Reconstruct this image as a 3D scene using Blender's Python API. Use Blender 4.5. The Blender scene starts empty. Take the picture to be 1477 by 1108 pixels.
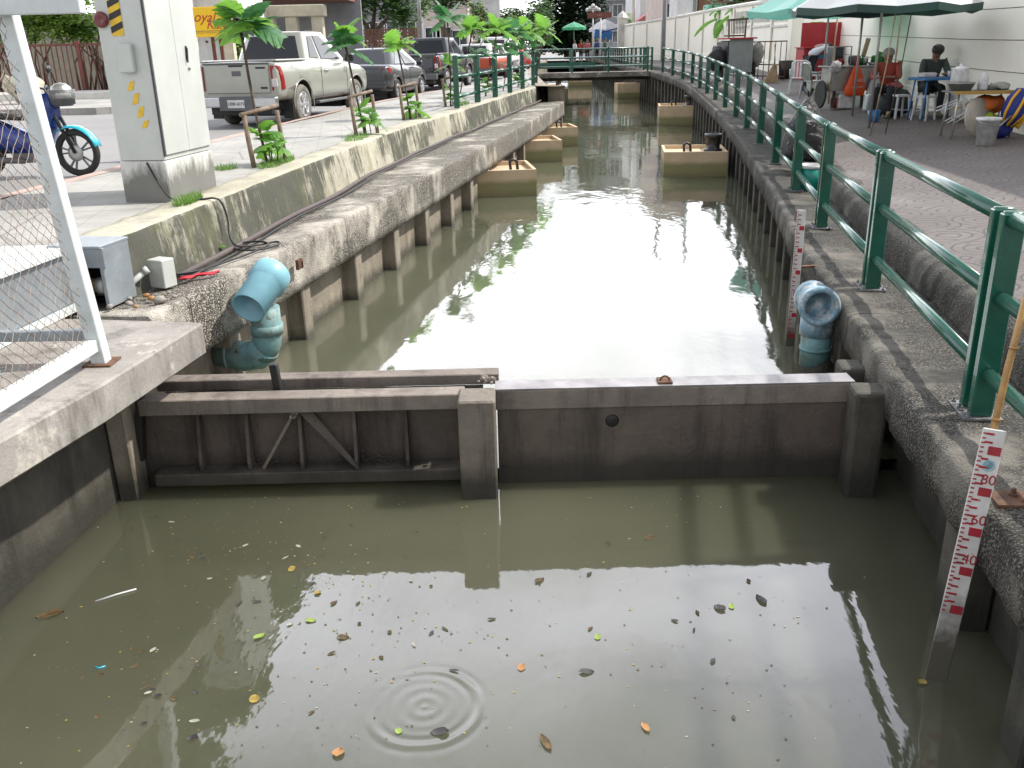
import bpy, bmesh, math, random
from mathutils import Vector, Matrix, noise
random.seed(7)
R = math.radians
SC = bpy.context.scene
COL = SC.collection

# ------------------------------------------------------------------ helpers
def tag(o, label=None, cat=None, group=None, kind=None):
    if label: o['label'] = label
    if cat: o['category'] = cat
    if group: o['group'] = group
    if kind: o['kind'] = kind
    return o

def thing(name, label, cat, loc=(0, 0, 0), rz=0, group=None):
    o = bpy.data.objects.new(name, None); COL.objects.link(o)
    o.location = loc; o.rotation_euler = (0, 0, rz); o.empty_display_size = .1
    return tag(o, label, cat, group)

def copy_tree(o, parent=None):
    c = o.copy(); COL.objects.link(c)
    if parent is not None:
        c.parent = parent
    for ch in list(o.children):
        copy_tree(ch, c)
    return c

def RZ(a): return Matrix.Rotation(a, 4, 'Z')
def RX(a): return Matrix.Rotation(a, 4, 'X')
def RY(a): return Matrix.Rotation(a, 4, 'Y')
def T(x, y, z): return Matrix.Translation((x, y, z))

class MB:
    """collects shapes, then links them as one mesh object"""
    def __init__(s, off=(0, 0, 0)):
        s.bm = bmesh.new(); s.off = Vector(off); s.mi = 0
    def face(s, vs, smooth=False):
        try:
            f = s.bm.faces.new(vs)
        except ValueError:
            return None
        f.material_index = s.mi; f.smooth = smooth
        return f
    def poly(s, pts, smooth=False):
        return s.face([s.bm.verts.new(Vector(p) - s.off) for p in pts], smooth)
    def box(s, c, size, m=None):
        sx, sy, sz = [v / 2 for v in size]
        co = [(-sx, -sy, -sz), (sx, -sy, -sz), (sx, sy, -sz), (-sx, sy, -sz), (-sx, -sy, sz), (sx, -sy, sz), (sx, sy, sz), (-sx, sy, sz)]
        vs = []
        for p in co:
            v = Vector(p)
            if m is not None: v = (m.to_3x3() if len(m) == 4 else m) @ v
            vs.append(s.bm.verts.new(v + Vector(c) - s.off))
        for q in ((0, 3, 2, 1), (4, 5, 6, 7), (0, 1, 5, 4), (1, 2, 6, 5), (2, 3, 7, 6), (3, 0, 4, 7)):
            s.face([vs[i] for i in q])
        return s
    def bar(s, a, b, w, h, up=(0, 0, 1)):
        a = Vector(a); b = Vector(b); d = b - a; L = d.length; d.normalize()
        u = Vector(up)
        if abs(d.dot(u)) > .98: u = Vector((0, 1, 0))
        x = d.cross(u).normalized(); z = x.cross(d).normalized()
        m = Matrix((x, d, z)).transposed()
        return s.box((a + b) / 2, (w, L, h), m)
    def prism(s, pts, vec, smooth=False):
        """polygon (3-D points) extruded by vec"""
        vec = Vector(vec)
        a = [s.bm.verts.new(Vector(p) - s.off) for p in pts]
        b = [s.bm.verts.new(Vector(p) + vec - s.off) for p in pts]
        n = len(pts)
        s.face(a[::-1]); s.face(b)
        for i in range(n):
            s.face([a[i], a[(i + 1) % n], b[(i + 1) % n], b[i]], smooth)
        return s
    def tube(s, pts, r, n=10, cap=True, smooth=True):
        pts = [Vector(p) for p in pts]
        rr = r if isinstance(r, (list, tuple)) else [r] * len(pts)
        rings = []
        prev = None
        for i, p in enumerate(pts):
            if i == 0: d = pts[1] - p
            elif i == len(pts) - 1: d = p - pts[i - 1]
            else: d = (pts[i + 1] - p).normalized() + (p - pts[i - 1]).normalized()
            d.normalize()
            if prev is None:
                u = Vector((0, 0, 1)) if abs(d.z) < .9 else Vector((0, 1, 0))
                x = d.cross(u).normalized()
            else:
                x = (prev - d * prev.dot(d)).normalized()
            prev = x
            y = d.cross(x)
            rings.append([s.bm.verts.new(p + (x * math.cos(2 * math.pi * k / n) + y * math.sin(2 * math.pi * k / n)) * rr[i] - s.off) for k in range(n)])
        for a, b in zip(rings, rings[1:]):
            for k in range(n):
                s.face([a[k], a[(k + 1) % n], b[(k + 1) % n], b[k]], smooth)
        if cap:
            s.face(rings[0][::-1]); s.face(rings[-1])
        return s
    def lathe(s, c, prof, n=20, m=None, smooth=True):
        """prof: list of (radius, z)"""
        c = Vector(c); rings = []
        for r, z in prof:
            ring = []
            for k in range(n):
                a = 2 * math.pi * k / n
                v = Vector((r * math.cos(a), r * math.sin(a), z))
                if m is not None: v = m.to_3x3() @ v
                ring.append(s.bm.verts.new(c + v - s.off))
            rings.append(ring)
        for a, b in zip(rings, rings[1:]):
            for k in range(n):
                s.face([a[k], a[(k + 1) % n], b[(k + 1) % n], b[k]], smooth)
        if prof[0][0] > 1e-4: s.face(rings[0][::-1])
        if prof[-1][0] > 1e-4: s.face(rings[-1])
        return s
    def ball(s, c, r, n=10, m=None):
        rr = r if isinstance(r, (list, tuple)) else (r, r, r)
        c = Vector(c); rings = []
        h = n // 2
        for i in range(h + 1):
            th = math.pi * i / h
            ring = []
            for k in range(n):
                a = 2 * math.pi * k / n
                v = Vector((rr[0] * math.sin(th) * math.cos(a), rr[1] * math.sin(th) * math.sin(a), -rr[2] * math.cos(th)))
                if m is not None: v = m.to_3x3() @ v
                ring.append(s.bm.verts.new(c + v - s.off))
            rings.append(ring)
        for a, b in zip(rings, rings[1:]):
            for k in range(n):
                s.face([a[k], a[(k + 1) % n], b[(k + 1) % n], b[k]], True)
        return s
    def grid(s, rows, smooth=False, close=False):
        """rows: list of lists of points"""
        V = [[s.bm.verts.new(Vector(p) - s.off) for p in r] for r in rows]
        for a, b in zip(V, V[1:]):
            n = len(a)
            for k in range(n if close else n - 1):
                s.face([a[k], a[(k + 1) % n], b[(k + 1) % n], b[k]], smooth)
        return V
    def xf(s, m, start=0):
        s.bm.verts.ensure_lookup_table()
        for v in s.bm.verts[start:]:
            v.co = m @ v.co
        return s
    def build(s, name, mat, parent=None, bevel=0, weld=True, seg=1):
        if weld: bmesh.ops.remove_doubles(s.bm, verts=s.bm.verts, dist=1e-5)
        bmesh.ops.recalc_face_normals(s.bm, faces=s.bm.faces)
        me = bpy.data.meshes.new(name); s.bm.to_mesh(me); s.bm.free()
        for m in (mat if isinstance(mat, (list, tuple)) else [mat]): me.materials.append(m)
        o = bpy.data.objects.new(name, me); COL.objects.link(o)
        if parent is not None: o.parent = parent
        else: o.location = s.off
        if bevel:
            b = o.modifiers.new('bevel', 'BEVEL'); b.width = bevel; b.segments = seg; b.limit_method = 'ANGLE'; b.angle_limit = R(40)
        return o

def spline(pts, step):
    """Catmull-Rom through the points, resampled"""
    P = [Vector(p) for p in pts]; out = []
    for i in range(len(P) - 1):
        p0 = P[max(i - 1, 0)]; p1 = P[i]; p2 = P[i + 1]; p3 = P[min(i + 2, len(P) - 1)]
        n = max(1, int((p2 - p1).length / step))
        for k in range(n):
            t = k / n
            out.append(.5 * ((2 * p1) + (p2 - p0) * t + (2 * p0 - 5 * p1 + 4 * p2 - p3) * t * t + (3 * p1 - p0 - 3 * p2 + p3) * t ** 3))
    out.append(P[-1])
    return out

def frames(path):
    out = []
    for i, p in enumerate(path):
        d = path[min(i + 1, len(path) - 1)] - path[max(i - 1, 0)]
        d.z = 0; d.normalize()
        out.append((p, d, Vector((d.y, -d.x, 0))))
    return out

def sweep(mb, path, prof, jit=0.0, jscale=3.0, smooth=False, cap=False):
    rows = []
    for p, d, n in frames(path):
        row = []
        for o, z in prof:
            q = p + n * o + Vector((0, 0, z))
            if jit:
                j = noise.noise_vector(q * jscale) * jit + noise.noise_vector(q * jscale * 3.7) * jit * .5
                q = q + j
            row.append(q)
        rows.append(row)
    V = mb.grid(rows, smooth)
    if cap:
        mb.face(V[0]); mb.face(V[-1][::-1])
    return V

def refine(prof, step):
    out = []
    for a, b in zip(prof, prof[1:]):
        n = max(1, int(math.hypot(b[0] - a[0], b[1] - a[1]) / step))
        for k in range(n):
            t = k / n; out.append((a[0] + (b[0] - a[0]) * t, a[1] + (b[1] - a[1]) * t))
    out.append(prof[-1])
    return out

# ------------------------------------------------------------------ materials
class NT:
    def __init__(s, name):
        s.m = bpy.data.materials.new(name); s.m.use_nodes = True
        s.t = s.m.node_tree; s.n = s.t.nodes; s.b = s.n['Principled BSDF']
        s.tc = s.n.new('ShaderNodeTexCoord')
    def link(s, a, b): s.t.links.new(a, b)
    def val(s, sock, v):
        if hasattr(v, 'is_output'): s.link(v, sock)
        else: sock.default_value = v
    def co(s, scale=(1, 1, 1), rot=(0, 0, 0), loc=(0, 0, 0)):
        mp = s.n.new('ShaderNodeMapping'); s.link(s.tc.outputs['Object'], mp.inputs[0])
        mp.inputs['Scale'].default_value = scale; mp.inputs['Rotation'].default_value = rot; mp.inputs['Location'].default_value = loc
        return mp.outputs[0]
    def noise(s, scale, detail=4, rough=.6, co=None, dist=0):
        x = s.n.new('ShaderNodeTexNoise'); s.link(co or s.tc.outputs['Object'], x.inputs['Vector'])
        x.inputs['Scale'].default_value = scale; x.inputs['Detail'].default_value = detail; x.inputs['Roughness'].default_value = rough; x.inputs['Distortion'].default_value = dist
        return x.outputs['Fac']
    def voro(s, scale, co=None, feat='F1', out='Distance', rnd=1):
        x = s.n.new('ShaderNodeTexVoronoi'); x.feature = feat; s.link(co or s.tc.outputs['Object'], x.inputs['Vector'])
        x.inputs['Scale'].default_value = scale; x.inputs['Randomness'].default_value = rnd
        return x.outputs[out]
    def ramp(s, f, lo, hi, c0=(0, 0, 0), c1=(1, 1, 1)):
        x = s.n.new('ShaderNodeValToRGB'); s.link(f, x.inputs[0])
        e = x.color_ramp.elements
        e[0].position = lo; e[1].position = hi; e[0].color = (*c0, 1); e[1].color = (*c1, 1)
        return x.outputs[0]
    def math(s, op, a, b=0.0, clamp=False):
        x = s.n.new('ShaderNodeMath'); x.operation = op; x.use_clamp = clamp
        s.val(x.inputs[0], a); s.val(x.inputs[1], b)
        return x.outputs[0]
    def mix(s, f, a, b, mode='MIX'):
        x = s.n.new('ShaderNodeMix'); x.data_type = 'RGBA'; x.blend_type = mode
        s.val(x.inputs[0], f)
        for i, v in ((6, a), (7, b)):
            if isinstance(v, (tuple, list)): v = (*v[:3], 1)
            s.val(x.inputs[i], v)
        return x.outputs[2]
    def sep(s, co=None):
        x = s.n.new('ShaderNodeSeparateXYZ'); s.link(co or s.tc.outputs['Object'], x.inputs[0]); return x.outputs
    def wz(s):
        g = s.n.new('ShaderNodeNewGeometry'); return s.sep(g.outputs['Position'])[2]
    def wyz(s):
        g = s.n.new('ShaderNodeNewGeometry'); return s.sep(g.outputs['Position'])[1]
    def bump(s, h, strength=.4, dist=.02):
        x = s.n.new('ShaderNodeBump'); s.link(h, x.inputs['Height'])
        x.inputs['Strength'].default_value = strength; x.inputs['Distance'].default_value = dist
        s.link(x.outputs[0], s.b.inputs['Normal']); return x
    def col(s, c):
        s.val(s.b.inputs['Base Color'], (*c, 1) if isinstance(c, tuple) else c)
    def set(s, rough=.6, metal=0, spec=None, ior=None):
        s.val(s.b.inputs['Roughness'], rough); s.b.inputs['Metallic'].default_value = metal
        if spec is not None: s.b.inputs['Specular IOR Level'].default_value = spec
        if ior: s.b.inputs['IOR'].default_value = ior

def simple(name, c, rough=.5, metal=0, var=.15, scale=6, bump=0, coat=0, c2=None, lo=.35, hi=.7):
    """a base colour with mild real-world unevenness (dirt, fading)"""
    k = NT(name)
    f = k.noise(scale, 5, .65)
    d = c2 or tuple(max(0, v * (1 - var * 1.6)) for v in c)
    k.col(k.ramp(f, lo, hi, d, c))
    k.set(rough, metal)
    if bump: k.bump(k.noise(scale * 8, 3), bump, .01)
    if coat: k.b.inputs['Coat Weight'].default_value = coat
    return k.m

def two_sided_leaf(name, c, c2, trans=.35, scale=3):
    k = NT(name)
    oi = k.n.new('ShaderNodeObjectInfo')
    f = k.noise(scale, 3)
    col = k.ramp(f, .35, .68, c2, c)
    k.col(col); k.set(.45)
    tr = k.n.new('ShaderNodeBsdfTranslucent'); k.link(k.mix(.5, col, tuple(min(1, v * 1.8) for v in c)), tr.inputs[0])
    mx = k.n.new('ShaderNodeMixShader'); mx.inputs[0].default_value = trans
    out = k.n['Material Output']
    k.link(k.b.outputs[0], mx.inputs[1]); k.link(tr.outputs[0], mx.inputs[2]); k.link(mx.outputs[0], out.inputs[0])
    return k.m

MAT = {}
def build_mats():
    M = MAT
    # left kerb wall: cream concrete with black-green algae runs
    k = NT('stained_concrete')
    base = k.ramp(k.noise(1.3, 6, .6), .3, .7, (.3, .28, .21), (.49, .465, .37))
    runs = k.ramp(k.noise(1.0, 9, .78, k.co((.35, 3.2, .55))), .4, .53)
    patch = k.ramp(k.noise(.8, 6, .7, k.co((1, 1, .8), loc=(4, 1, 0))), .3, .46)
    z = k.sep()[2]
    side = k.math('SUBTRACT', 1.0, k.math('GREATER_THAN', z, .545))
    drip = k.noise(1, 6, .72, k.co((.5, 8, 1.5), loc=(2, 0, 5)))
    blotch = k.noise(1.15, 7, .68, k.co((.6, 1, 1.3), loc=(6, 3, 1)))
    big = k.noise(.32, 2, .5, k.co((.5, 1, .5), loc=(1, 9, 1)))
    sm = k.math('ADD', k.math('ADD', k.math('MULTIPLY', drip, .42), k.math('MULTIPLY', blotch, .5)), k.math('MULTIPLY', big, .55))
    a = k.math('MULTIPLY', k.ramp(sm, .695, .775), side)
    c = k.mix(k.math('MULTIPLY', a, .93), base, (.045, .047, .034))
    g = k.ramp(k.noise(3, 5, .6, k.co((.2, 1, .5), loc=(9, 2, 3))), .52, .68)
    c = k.mix(k.math('MULTIPLY', k.math('MULTIPLY', g, side), .5), c, (.13, .14, .06))
    sp = k.ramp(k.noise(45, 3), .55, .75); c = k.mix(k.math('MULTIPLY', sp, .25), c, (.08, .075, .06))
    top = k.ramp(k.noise(1.8, 6, .7, k.co(loc=(5, 5, 0))), .5, .66); c = k.mix(k.math('MULTIPLY', k.math('MULTIPLY', top, k.math('GREATER_THAN', z, .545)), .45), c, (.16, .15, .12))
    k.col(c); k.set(.85); k.bump(k.math('ADD', k.noise(14, 6, .7), k.math('MULTIPLY', runs, -.3)), .5, .03); M['kerb'] = k.m
    # exposed aggregate coping, light side
    def aggregate(name, light, dark, stain, amount, sc=38):
        k = NT(name)
        vc = k.n.new('ShaderNodeTexVoronoi'); k.link(k.tc.outputs['Object'], vc.inputs['Vector']); vc.inputs['Scale'].default_value = sc
        hs = k.n.new('ShaderNodeSeparateColor'); k.link(vc.outputs['Color'], hs.inputs[0])
        peb = k.ramp(hs.outputs[0], .0, 1, dark, light)
        c = k.mix(k.ramp(vc.outputs['Distance'], .25, .6), peb, tuple(v * .5 for v in dark))
        big = k.ramp(k.noise(1.1, 6, .65), .38, .62)
        smooth = k.mix(k.ramp(k.noise(1.6, 3), .45, .6), tuple(v * .82 for v in light), tuple((a + b) / 2 for a, b in zip(light, dark)))
        c = k.mix(k.ramp(k.noise(.9, 5, .7, k.co(loc=(7, 3, 1))), .5, .62), c, smooth)
        drip = k.ramp(k.noise(1, 7, .7, k.co((.8, 4.5, .6))), .44, .6)
        c = k.mix(k.math('MULTIPLY', k.math('MULTIPLY', drip, big), amount), c, stain)
        fr_ = k.math('FRACT', k.math('MULTIPLY', k.math('ADD', k.wyz(), k.math('MULTIPLY', k.noise(6, 3), .03)), .31)); c = k.mix(k.math('LESS_THAN', fr_, .004), c, (.012, .012, .01))
        k.col(c); k.set(.85)
        k.bump(k.math('ADD', k.math('MULTIPLY', vc.outputs['Distance'], -.8), k.math('MULTIPLY', k.noise(9, 5), .6)), .6, .016)
        return k.m
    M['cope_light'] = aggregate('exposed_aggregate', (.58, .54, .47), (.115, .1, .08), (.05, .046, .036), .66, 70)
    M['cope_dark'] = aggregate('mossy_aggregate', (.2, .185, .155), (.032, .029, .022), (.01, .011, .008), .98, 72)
    k = NT('weathered_slab')
    c = k.ramp(k.noise(1.4, 7, .68), .3, .7, (.2, .185, .17), (.4, .375, .345))
    c = k.mix(k.math('MULTIPLY', k.ramp(k.noise(1, 7, .7, k.co((4, 4, .8))), .5, .66), .7), c, (.075, .07, .06))
    c = k.mix(k.math('MULTIPLY', k.ramp(k.noise(70, 3), .58, .72), .5), c, (.1, .09, .08))
    c = k.mix(k.ramp(k.noise(2.2, 5, .7, k.co(loc=(3, 1, 2))), .6, .68), c, (.5, .47, .41))
    k.col(c); k.set(.85); k.bump(k.noise(30, 6, .7), .4, .015); M['slab'] = k.m
    # piles and panels
    def wetconc(name, a, b, rub=(.10, .075, .055)):
        k = NT(name)
        c = k.ramp(k.noise(2.3, 6, .65), .3, .7, b, a)
        c = k.mix(k.math('MULTIPLY', k.ramp(k.noise(1, 6, .7, k.co((5, 5, .6))), .5, .66), .7), c, rub)
        c = k.mix(k.math('MULTIPLY', k.ramp(k.voro(22), .0, .16, (1, 1, 1), (0, 0, 0)), .6), c, tuple(v * .35 for v in b))
        z = k.wz()
        wob = k.math('MULTIPLY', k.noise(3, 4), .22)
        wet = k.n.new('ShaderNodeMapRange'); k.link(k.math('SUBTRACT', z, wob), wet.inputs[0])
        wet.inputs[1].default_value = -.83; wet.inputs[2].default_value = -.95; wet.inputs[3].default_value = 0; wet.inputs[4].default_value = 1
        c = k.mix(k.math('MULTIPLY', wet.outputs[0], .75), c, (.022, .022, .016))
        k.col(c); k.set(.75); k.bump(k.noise(26, 6, .7), .5, .02)
        return k.m
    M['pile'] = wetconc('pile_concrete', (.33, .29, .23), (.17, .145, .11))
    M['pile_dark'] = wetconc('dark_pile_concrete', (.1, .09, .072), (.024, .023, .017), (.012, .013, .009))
    M['gate'] = wetconc('muddy_gate_face', (.15, .12, .098), (.065, .052, .042), (.026, .02, .016))
    M['gatecap'] = wetconc('gate_cap', (.27, .23, .195), (.12, .1, .085), (.07, .055, .045))
    M['pillar'] = wetconc('pitted_pillar', (.25, .215, .175), (.1, .085, .066), (.05, .04, .03))
    M['steelcap'] = simple('weathered_steel', (.34, .32, .32), .45, .3, .3, 5, .2)
    M['black'] = simple('black_rubber', (.018, .018, .018), .55, 0, .3, 8)
    M['blackplastic'] = simple('black_plastic', (.022, .023, .026), .35, 0, .3, 8)
    M['shell'] = simple('shell_crust', (.45, .38, .33), .9, 0, .5, 30, .6)
    # left pavement
    k = NT('pavement_concrete')
    c = k.ramp(k.noise(.9, 6, .65), .3, .72, (.235, .23, .21), (.42, .41, .385))
    br = k.n.new('ShaderNodeTexBrick'); k.link(k.co((.9, .9, 1), (0, 0, R(-10))), br.inputs['Vector'])
    br.inputs['Scale'].default_value = 1.6; br.inputs['Mortar Size'].default_value = .008; br.offset = 0
    br.inputs['Color1'].default_value = (1, 1, 1, 1); br.inputs['Color2'].default_value = (.88, .88, .88, 1); br.inputs['Mortar'].default_value = (.45, .44, .42, 1)
    c = k.mix(.42, c, br.outputs[0], 'MULTIPLY')
    cr = k.ramp(k.voro(.5, k.co((1, 1, 1)), 'DISTANCE_TO_EDGE'), .0, .01, (1, 1, 1), (0, 0, 0))
    c = k.mix(k.math('MULTIPLY', cr, .6), c, (.08, .075, .07))
    c = k.mix(k.math('MULTIPLY', k.ramp(k.noise(2.4, 6, .7, k.co(loc=(3, 3, 3))), .56, .72), .45), c, (.13, .125, .11))
    k.col(c); k.set(.85); k.bump(k.noise(40, 4), .25, .01); M['pave'] = k.m
    # road
    k = NT('asphalt')
    c = k.ramp(k.noise(.5, 6, .65), .3, .7, (.19, .185, .185), (.27, .265, .26))
    c = k.mix(.3, c, k.ramp(k.noise(160, 2), .35, .65, (.1, .1, .1), (.34, .34, .33)))
    k.col(c); k.set(.85); k.bump(k.noise(120, 3), .3, .008); M['road'] = k.m
    # right pavement: worn stamped paving, fans of arcs
    k = NT('stamped_paving')
    c = k.ramp(k.noise(.8, 6, .65), .3, .72, (.085, .072, .066), (.165, .142, .13))
    w = k.n.new('ShaderNodeVectorMath'); w.operation = 'ADD'
    nv = k.n.new('ShaderNodeTexNoise'); nv.inputs['Scale'].default_value = 2.0; k.link(k.tc.outputs['Object'], nv.inputs['Vector'])
    sc_ = k.n.new('ShaderNodeVectorMath'); sc_.operation = 'SCALE'; sc_.inputs[3].default_value = .12; k.link(nv.outputs['Color'], sc_.inputs[0])
    k.link(k.co((1, 1, 0)), w.inputs[0]); k.link(sc_.outputs[0], w.inputs[1])
    d = k.voro(1.75, w.outputs[0], rnd=.12)
    ring = k.math('FRACT', k.math('MULTIPLY', d, 6.2))
    line = k.ramp(ring, .1, .3, (1, 1, 1), (0, 0, 0))
    cell = k.ramp(k.voro(10.5, w.outputs[0], 'DISTANCE_TO_EDGE', rnd=.8), .0, .05, (1, 1, 1), (0, 0, 0))
    ln = k.math('MAXIMUM', line, k.math('MULTIPLY', cell, .55))
    ln = k.math('MULTIPLY', ln, k.ramp(k.noise(1.6, 5, .7), .3, .5))
    c = k.mix(k.math('MULTIPLY', ln, .9), c, (.03, .026, .025))
    pt = k.ramp(k.noise(.42, 4, .6, k.co(loc=(2, 5, 0))), .6, .72); c = k.mix(k.math('MULTIPLY', pt, .5), c, (.25, .24, .23))
    dp = k.ramp(k.noise(.7, 6, .7, k.co(loc=(12, 1, 0))), .52, .72); c = k.mix(k.math('MULTIPLY', dp, .5), c, (.07, .062, .058))
    k.col(c); k.set(.7); k.bump(k.math('ADD', k.math('MULTIPLY', ln, -.8), k.noise(30, 4)), .35, .01); M['rpave'] = k.m
    # water
    def water(name, rip, big, ring=None):
        k = NT(name)
        c = k.ramp(k.noise(.35, 4, .55), .35, .68, *(((.066, .068, .044), (.09, .09, .06)) if ring else ((.086, .09, .061), (.112, .114, .078))))
        k.col(c); k.set(.03, ior=WATER_IOR)
        k.b.subsurface_method = 'BURLEY' if hasattr(k.b, 'subsurface_method') else None
        k.b.inputs['Subsurface Weight'].default_value = .9; k.b.inputs['Subsurface Radius'].default_value = (.6, .6, .5); k.b.inputs['Subsurface Scale'].default_value = 1.0
        n1 = k.noise(big, 3, .55, k.co((1, .55, 1)), .6)
        n2 = k.noise(rip, 3, .6, k.co((1, .5, 1)))
        gate = k.ramp(k.noise(.22, 3, .5, k.co(loc=(3, 8, 0))), .3, .7, (.1, .1, .1), (1, 1, 1))
        h = k.math('ADD', n1, k.math('MULTIPLY', n2, .22))
        h = k.math('MULTIPLY', h, gate)
        if ring:
            vm = k.n.new('ShaderNodeVectorMath'); vm.operation = 'DISTANCE'; k.link(k.co((1, 1, 0)), vm.inputs[0]); vm.inputs[1].default_value = (ring[0], ring[1], 0)
            dd = k.math('ADD', vm.outputs['Value'], k.math('MULTIPLY', k.noise(3, 2), .04))
            e = k.math('SUBTRACT', dd, .255); e = k.math('MULTIPLY', e, e); e = k.math('MULTIPLY', e, -520)
            env = k.math('EXPONENT', e)
            wv = k.math('SINE', k.math('MULTIPLY', dd, 78))
            e2 = k.math('EXPONENT', k.math('MULTIPLY', k.math('MULTIPLY', dd, dd), -26))
            h = k.math('ADD', h, k.math('MULTIPLY', k.math('MULTIPLY', k.math('MULTIPLY', wv, env), k.ramp(k.noise(2.5, 2, .5, k.co(loc=(1, 2, 0))), .38, .62)), .3))
            h = k.math('ADD', h, k.math('MULTIPLY', k.math('MULTIPLY', k.math('SINE', k.math('MULTIPLY', dd, 95)), e2), .07))
        b = k.bump(h, .5 if ring else .8, .012 if ring else .013)
        return k.m
    M['water_low'] = water('pool_water', 9, 2.0, RING)
    M['water_up'] = water('canal_water', 7, 1.6)
    # paints, metals, plastics
    k = NT('green_paint')
    c = k.ramp(k.noise(5, 5), .35, .7, (.007, .068, .045), (.012, .1, .066))
    chip = k.ramp(k.noise(26, 6, .75), .63, .67); c = k.mix(k.math('MULTIPLY', chip, .7), c, (.13, .1, .07))
    k.col(c); k.set(.24); k.b.inputs['Coat Weight'].default_value = .5; k.bump(k.noise(60, 3), .1, .005); M['green'] = k.m
    M['bolt'] = simple('dull_bolt', (.3, .3, .3), .5, .5, .4, 30)
    M['rust'] = simple('rusty_steel', (.2, .1, .055), .85, .1, .5, 14, .5, c2=(.07, .035, .022))
    M['white_metal'] = simple('white_painted_metal', (.62, .66, .66), .45, 0, .2, 5, c2=(.5, .54, .53))
    M['wire'] = simple('rusty_wire', (.25, .2, .165), .6, .3, .4, 9, c2=(.17, .11, .075))
    M['cab'] = simple('grey_enamel', (.5, .52, .49), .4, 0, .1, 3, c2=(.44, .46, .43))
    M['cabline'] = simple('dark_seam', (.05, .05, .055), .7)
    k = NT('limewashed_plinth')
    c = k.ramp(k.noise(3, 5), .3, .7, (.48, .48, .45), (.6, .6, .57))
    z = k.sep()[2]; lowm = k.n.new('ShaderNodeMapRange'); k.link(k.math('SUBTRACT', z, k.math('MULTIPLY', k.noise(2.5, 7, .75, k.co((3, 3, .8))), .62)), lowm.inputs[0])
    lowm.inputs[1].default_value = .02; lowm.inputs[2].default_value = -.12
    c = k.mix(k.math('MULTIPLY', lowm.outputs[0], .75), c, (.05, .05, .04)); k.col(c); k.set(.9); k.bump(k.noise(20, 5), .3, .01); M['plinth'] = k.m
    M['yellow'] = simple('yellow_paint', (.72, .46, .02), .5, 0, .15, 20)
    M['redlens'] = simple('maroon_lens', (.16, .03, .03), .25)
    M['pvc'] = simple('blue_pvc', (.26, .52, .6), .35, 0, .2, 5, c2=(.2, .42, .5))
    k = NT('muddy_pvc')
    c = k.ramp(k.noise(4, 5), .3, .7, (.13, .27, .28), (.22, .42, .45))
    c = k.mix(k.math('MULTIPLY', k.ramp(k.noise(3.3, 7, .7), .42, .62), .85), c, (.15, .125, .075))
    c = k.mix(k.ramp(k.noise(18, 4, .7), .6, .68), c, (.03, .03, .025)); k.col(c); k.set(.55); M['pvc_mud'] = k.m
    k = NT('scraped_pvc')
    c = k.ramp(k.noise(4, 5), .3, .7, (.1, .22, .3), (.22, .36, .44))
    c = k.mix(k.ramp(k.noise(9, 6, .75), .46, .6), c, (.5, .52, .52)); k.col(c); k.set(.5); M['pvc_old'] = k.m
    M['pvc_in'] = simple('pipe_inside', (.03, .055, .075), .6)
    M['bamboo'] = simple('bamboo', (.46, .26, .08), .4, 0, .3, 7)
    k = NT('dirty_white_enamel')
    c = k.ramp(k.noise(9, 6, .7), .35, .75, (.52, .5, .47), (.68, .67, .66)); z = k.sep()[2]
    lowm = k.n.new('ShaderNodeMapRange'); k.link(k.math('ADD', z, k.math('MULTIPLY', k.noise(9, 5), .4)), lowm.inputs[0]); lowm.inputs[1].default_value = .78; lowm.inputs[2].default_value = .5
    c = k.mix(k.ramp(k.noise(14, 5, .7), .66, .7), c, (.22, .1, .04)); c = k.mix(lowm.outputs[0], c, (.075, .068, .05)); k.col(c); k.set(.4); M['staff'] = k.m
    M['staffred'] = simple('red_enamel', (.45, .02, .035), .4, 0, .3, 9)
    M['staffblue'] = simple('pale_blue_print', (.35, .55, .62), .5)
    M['silver'] = simple('silver_car_paint', (.37, .375, .33), .3, .3, .05, 2, coat=.6)
    M['darkcar'] = simple('graphite_car_paint', (.045, .05, .058), .28, .3, .1, 2, coat=.7)
    M['greycar'] = simple('dark_grey_car_paint', (.05, .053, .057), .28, .4, .1, 2, coat=.7)
    M['orangecar'] = simple('orange_car_paint', (.5, .09, .035), .35, 0, .1, 2, coat=.5)
    M['whitecar'] = simple('white_car_paint', (.7, .71, .72), .3, 0, .05, 2, coat=.5)
    M['redcar'] = simple('red_car_paint', (.45, .03, .03), .3, 0, .05, 2, coat=.5)
    k = NT('car_glass'); k.col((.012, .015, .018)); k.set(.06); M['glass'] = k.m
    M['tyre'] = simple('tyre', (.035, .034, .033), .8, 0, .3, 9, .3)
    M['dusty_tyre'] = simple('dusty_tyre', (.2, .185, .16), .85, 0, .3, 9, .3)
    M['alloy'] = simple('alloy', (.55, .56, .57), .35, .7, .15, 9)
    M['chrome'] = simple('chrome', (.62, .63, .64), .2, .9, .1, 6)
    M['lampred'] = simple('red_lamp', (.3, .01, .012), .2, coat=.6)
    M['lampclear'] = simple('clear_lamp', (.65, .6, .6), .15, coat=.6)
    M['plate'] = simple('number_plate', (.7, .71, .72), .5)
    M['ink'] = simple('dark_ink', (.03, .03, .035), .6)
    M['bluebike'] = simple('blue_fairing', (.012, .04, .22), .3, .1, .1, 4, coat=.5)
    M['cyanbike'] = simple('cyan_fairing', (.03, .46, .62), .3, .0, .1, 4, coat=.5)
    M['greyplast'] = simple('grey_plastic', (.12, .125, .13), .5)
    M['seat'] = simple('black_vinyl', (.02, .02, .022), .45)
    M['bark'] = simple('bark', (.15, .11, .08), .9, 0, .4, 9, .6)
    M['stake'] = simple('weathered_stake', (.27, .2, .145), .85, 0, .35, 14, .5)
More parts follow.
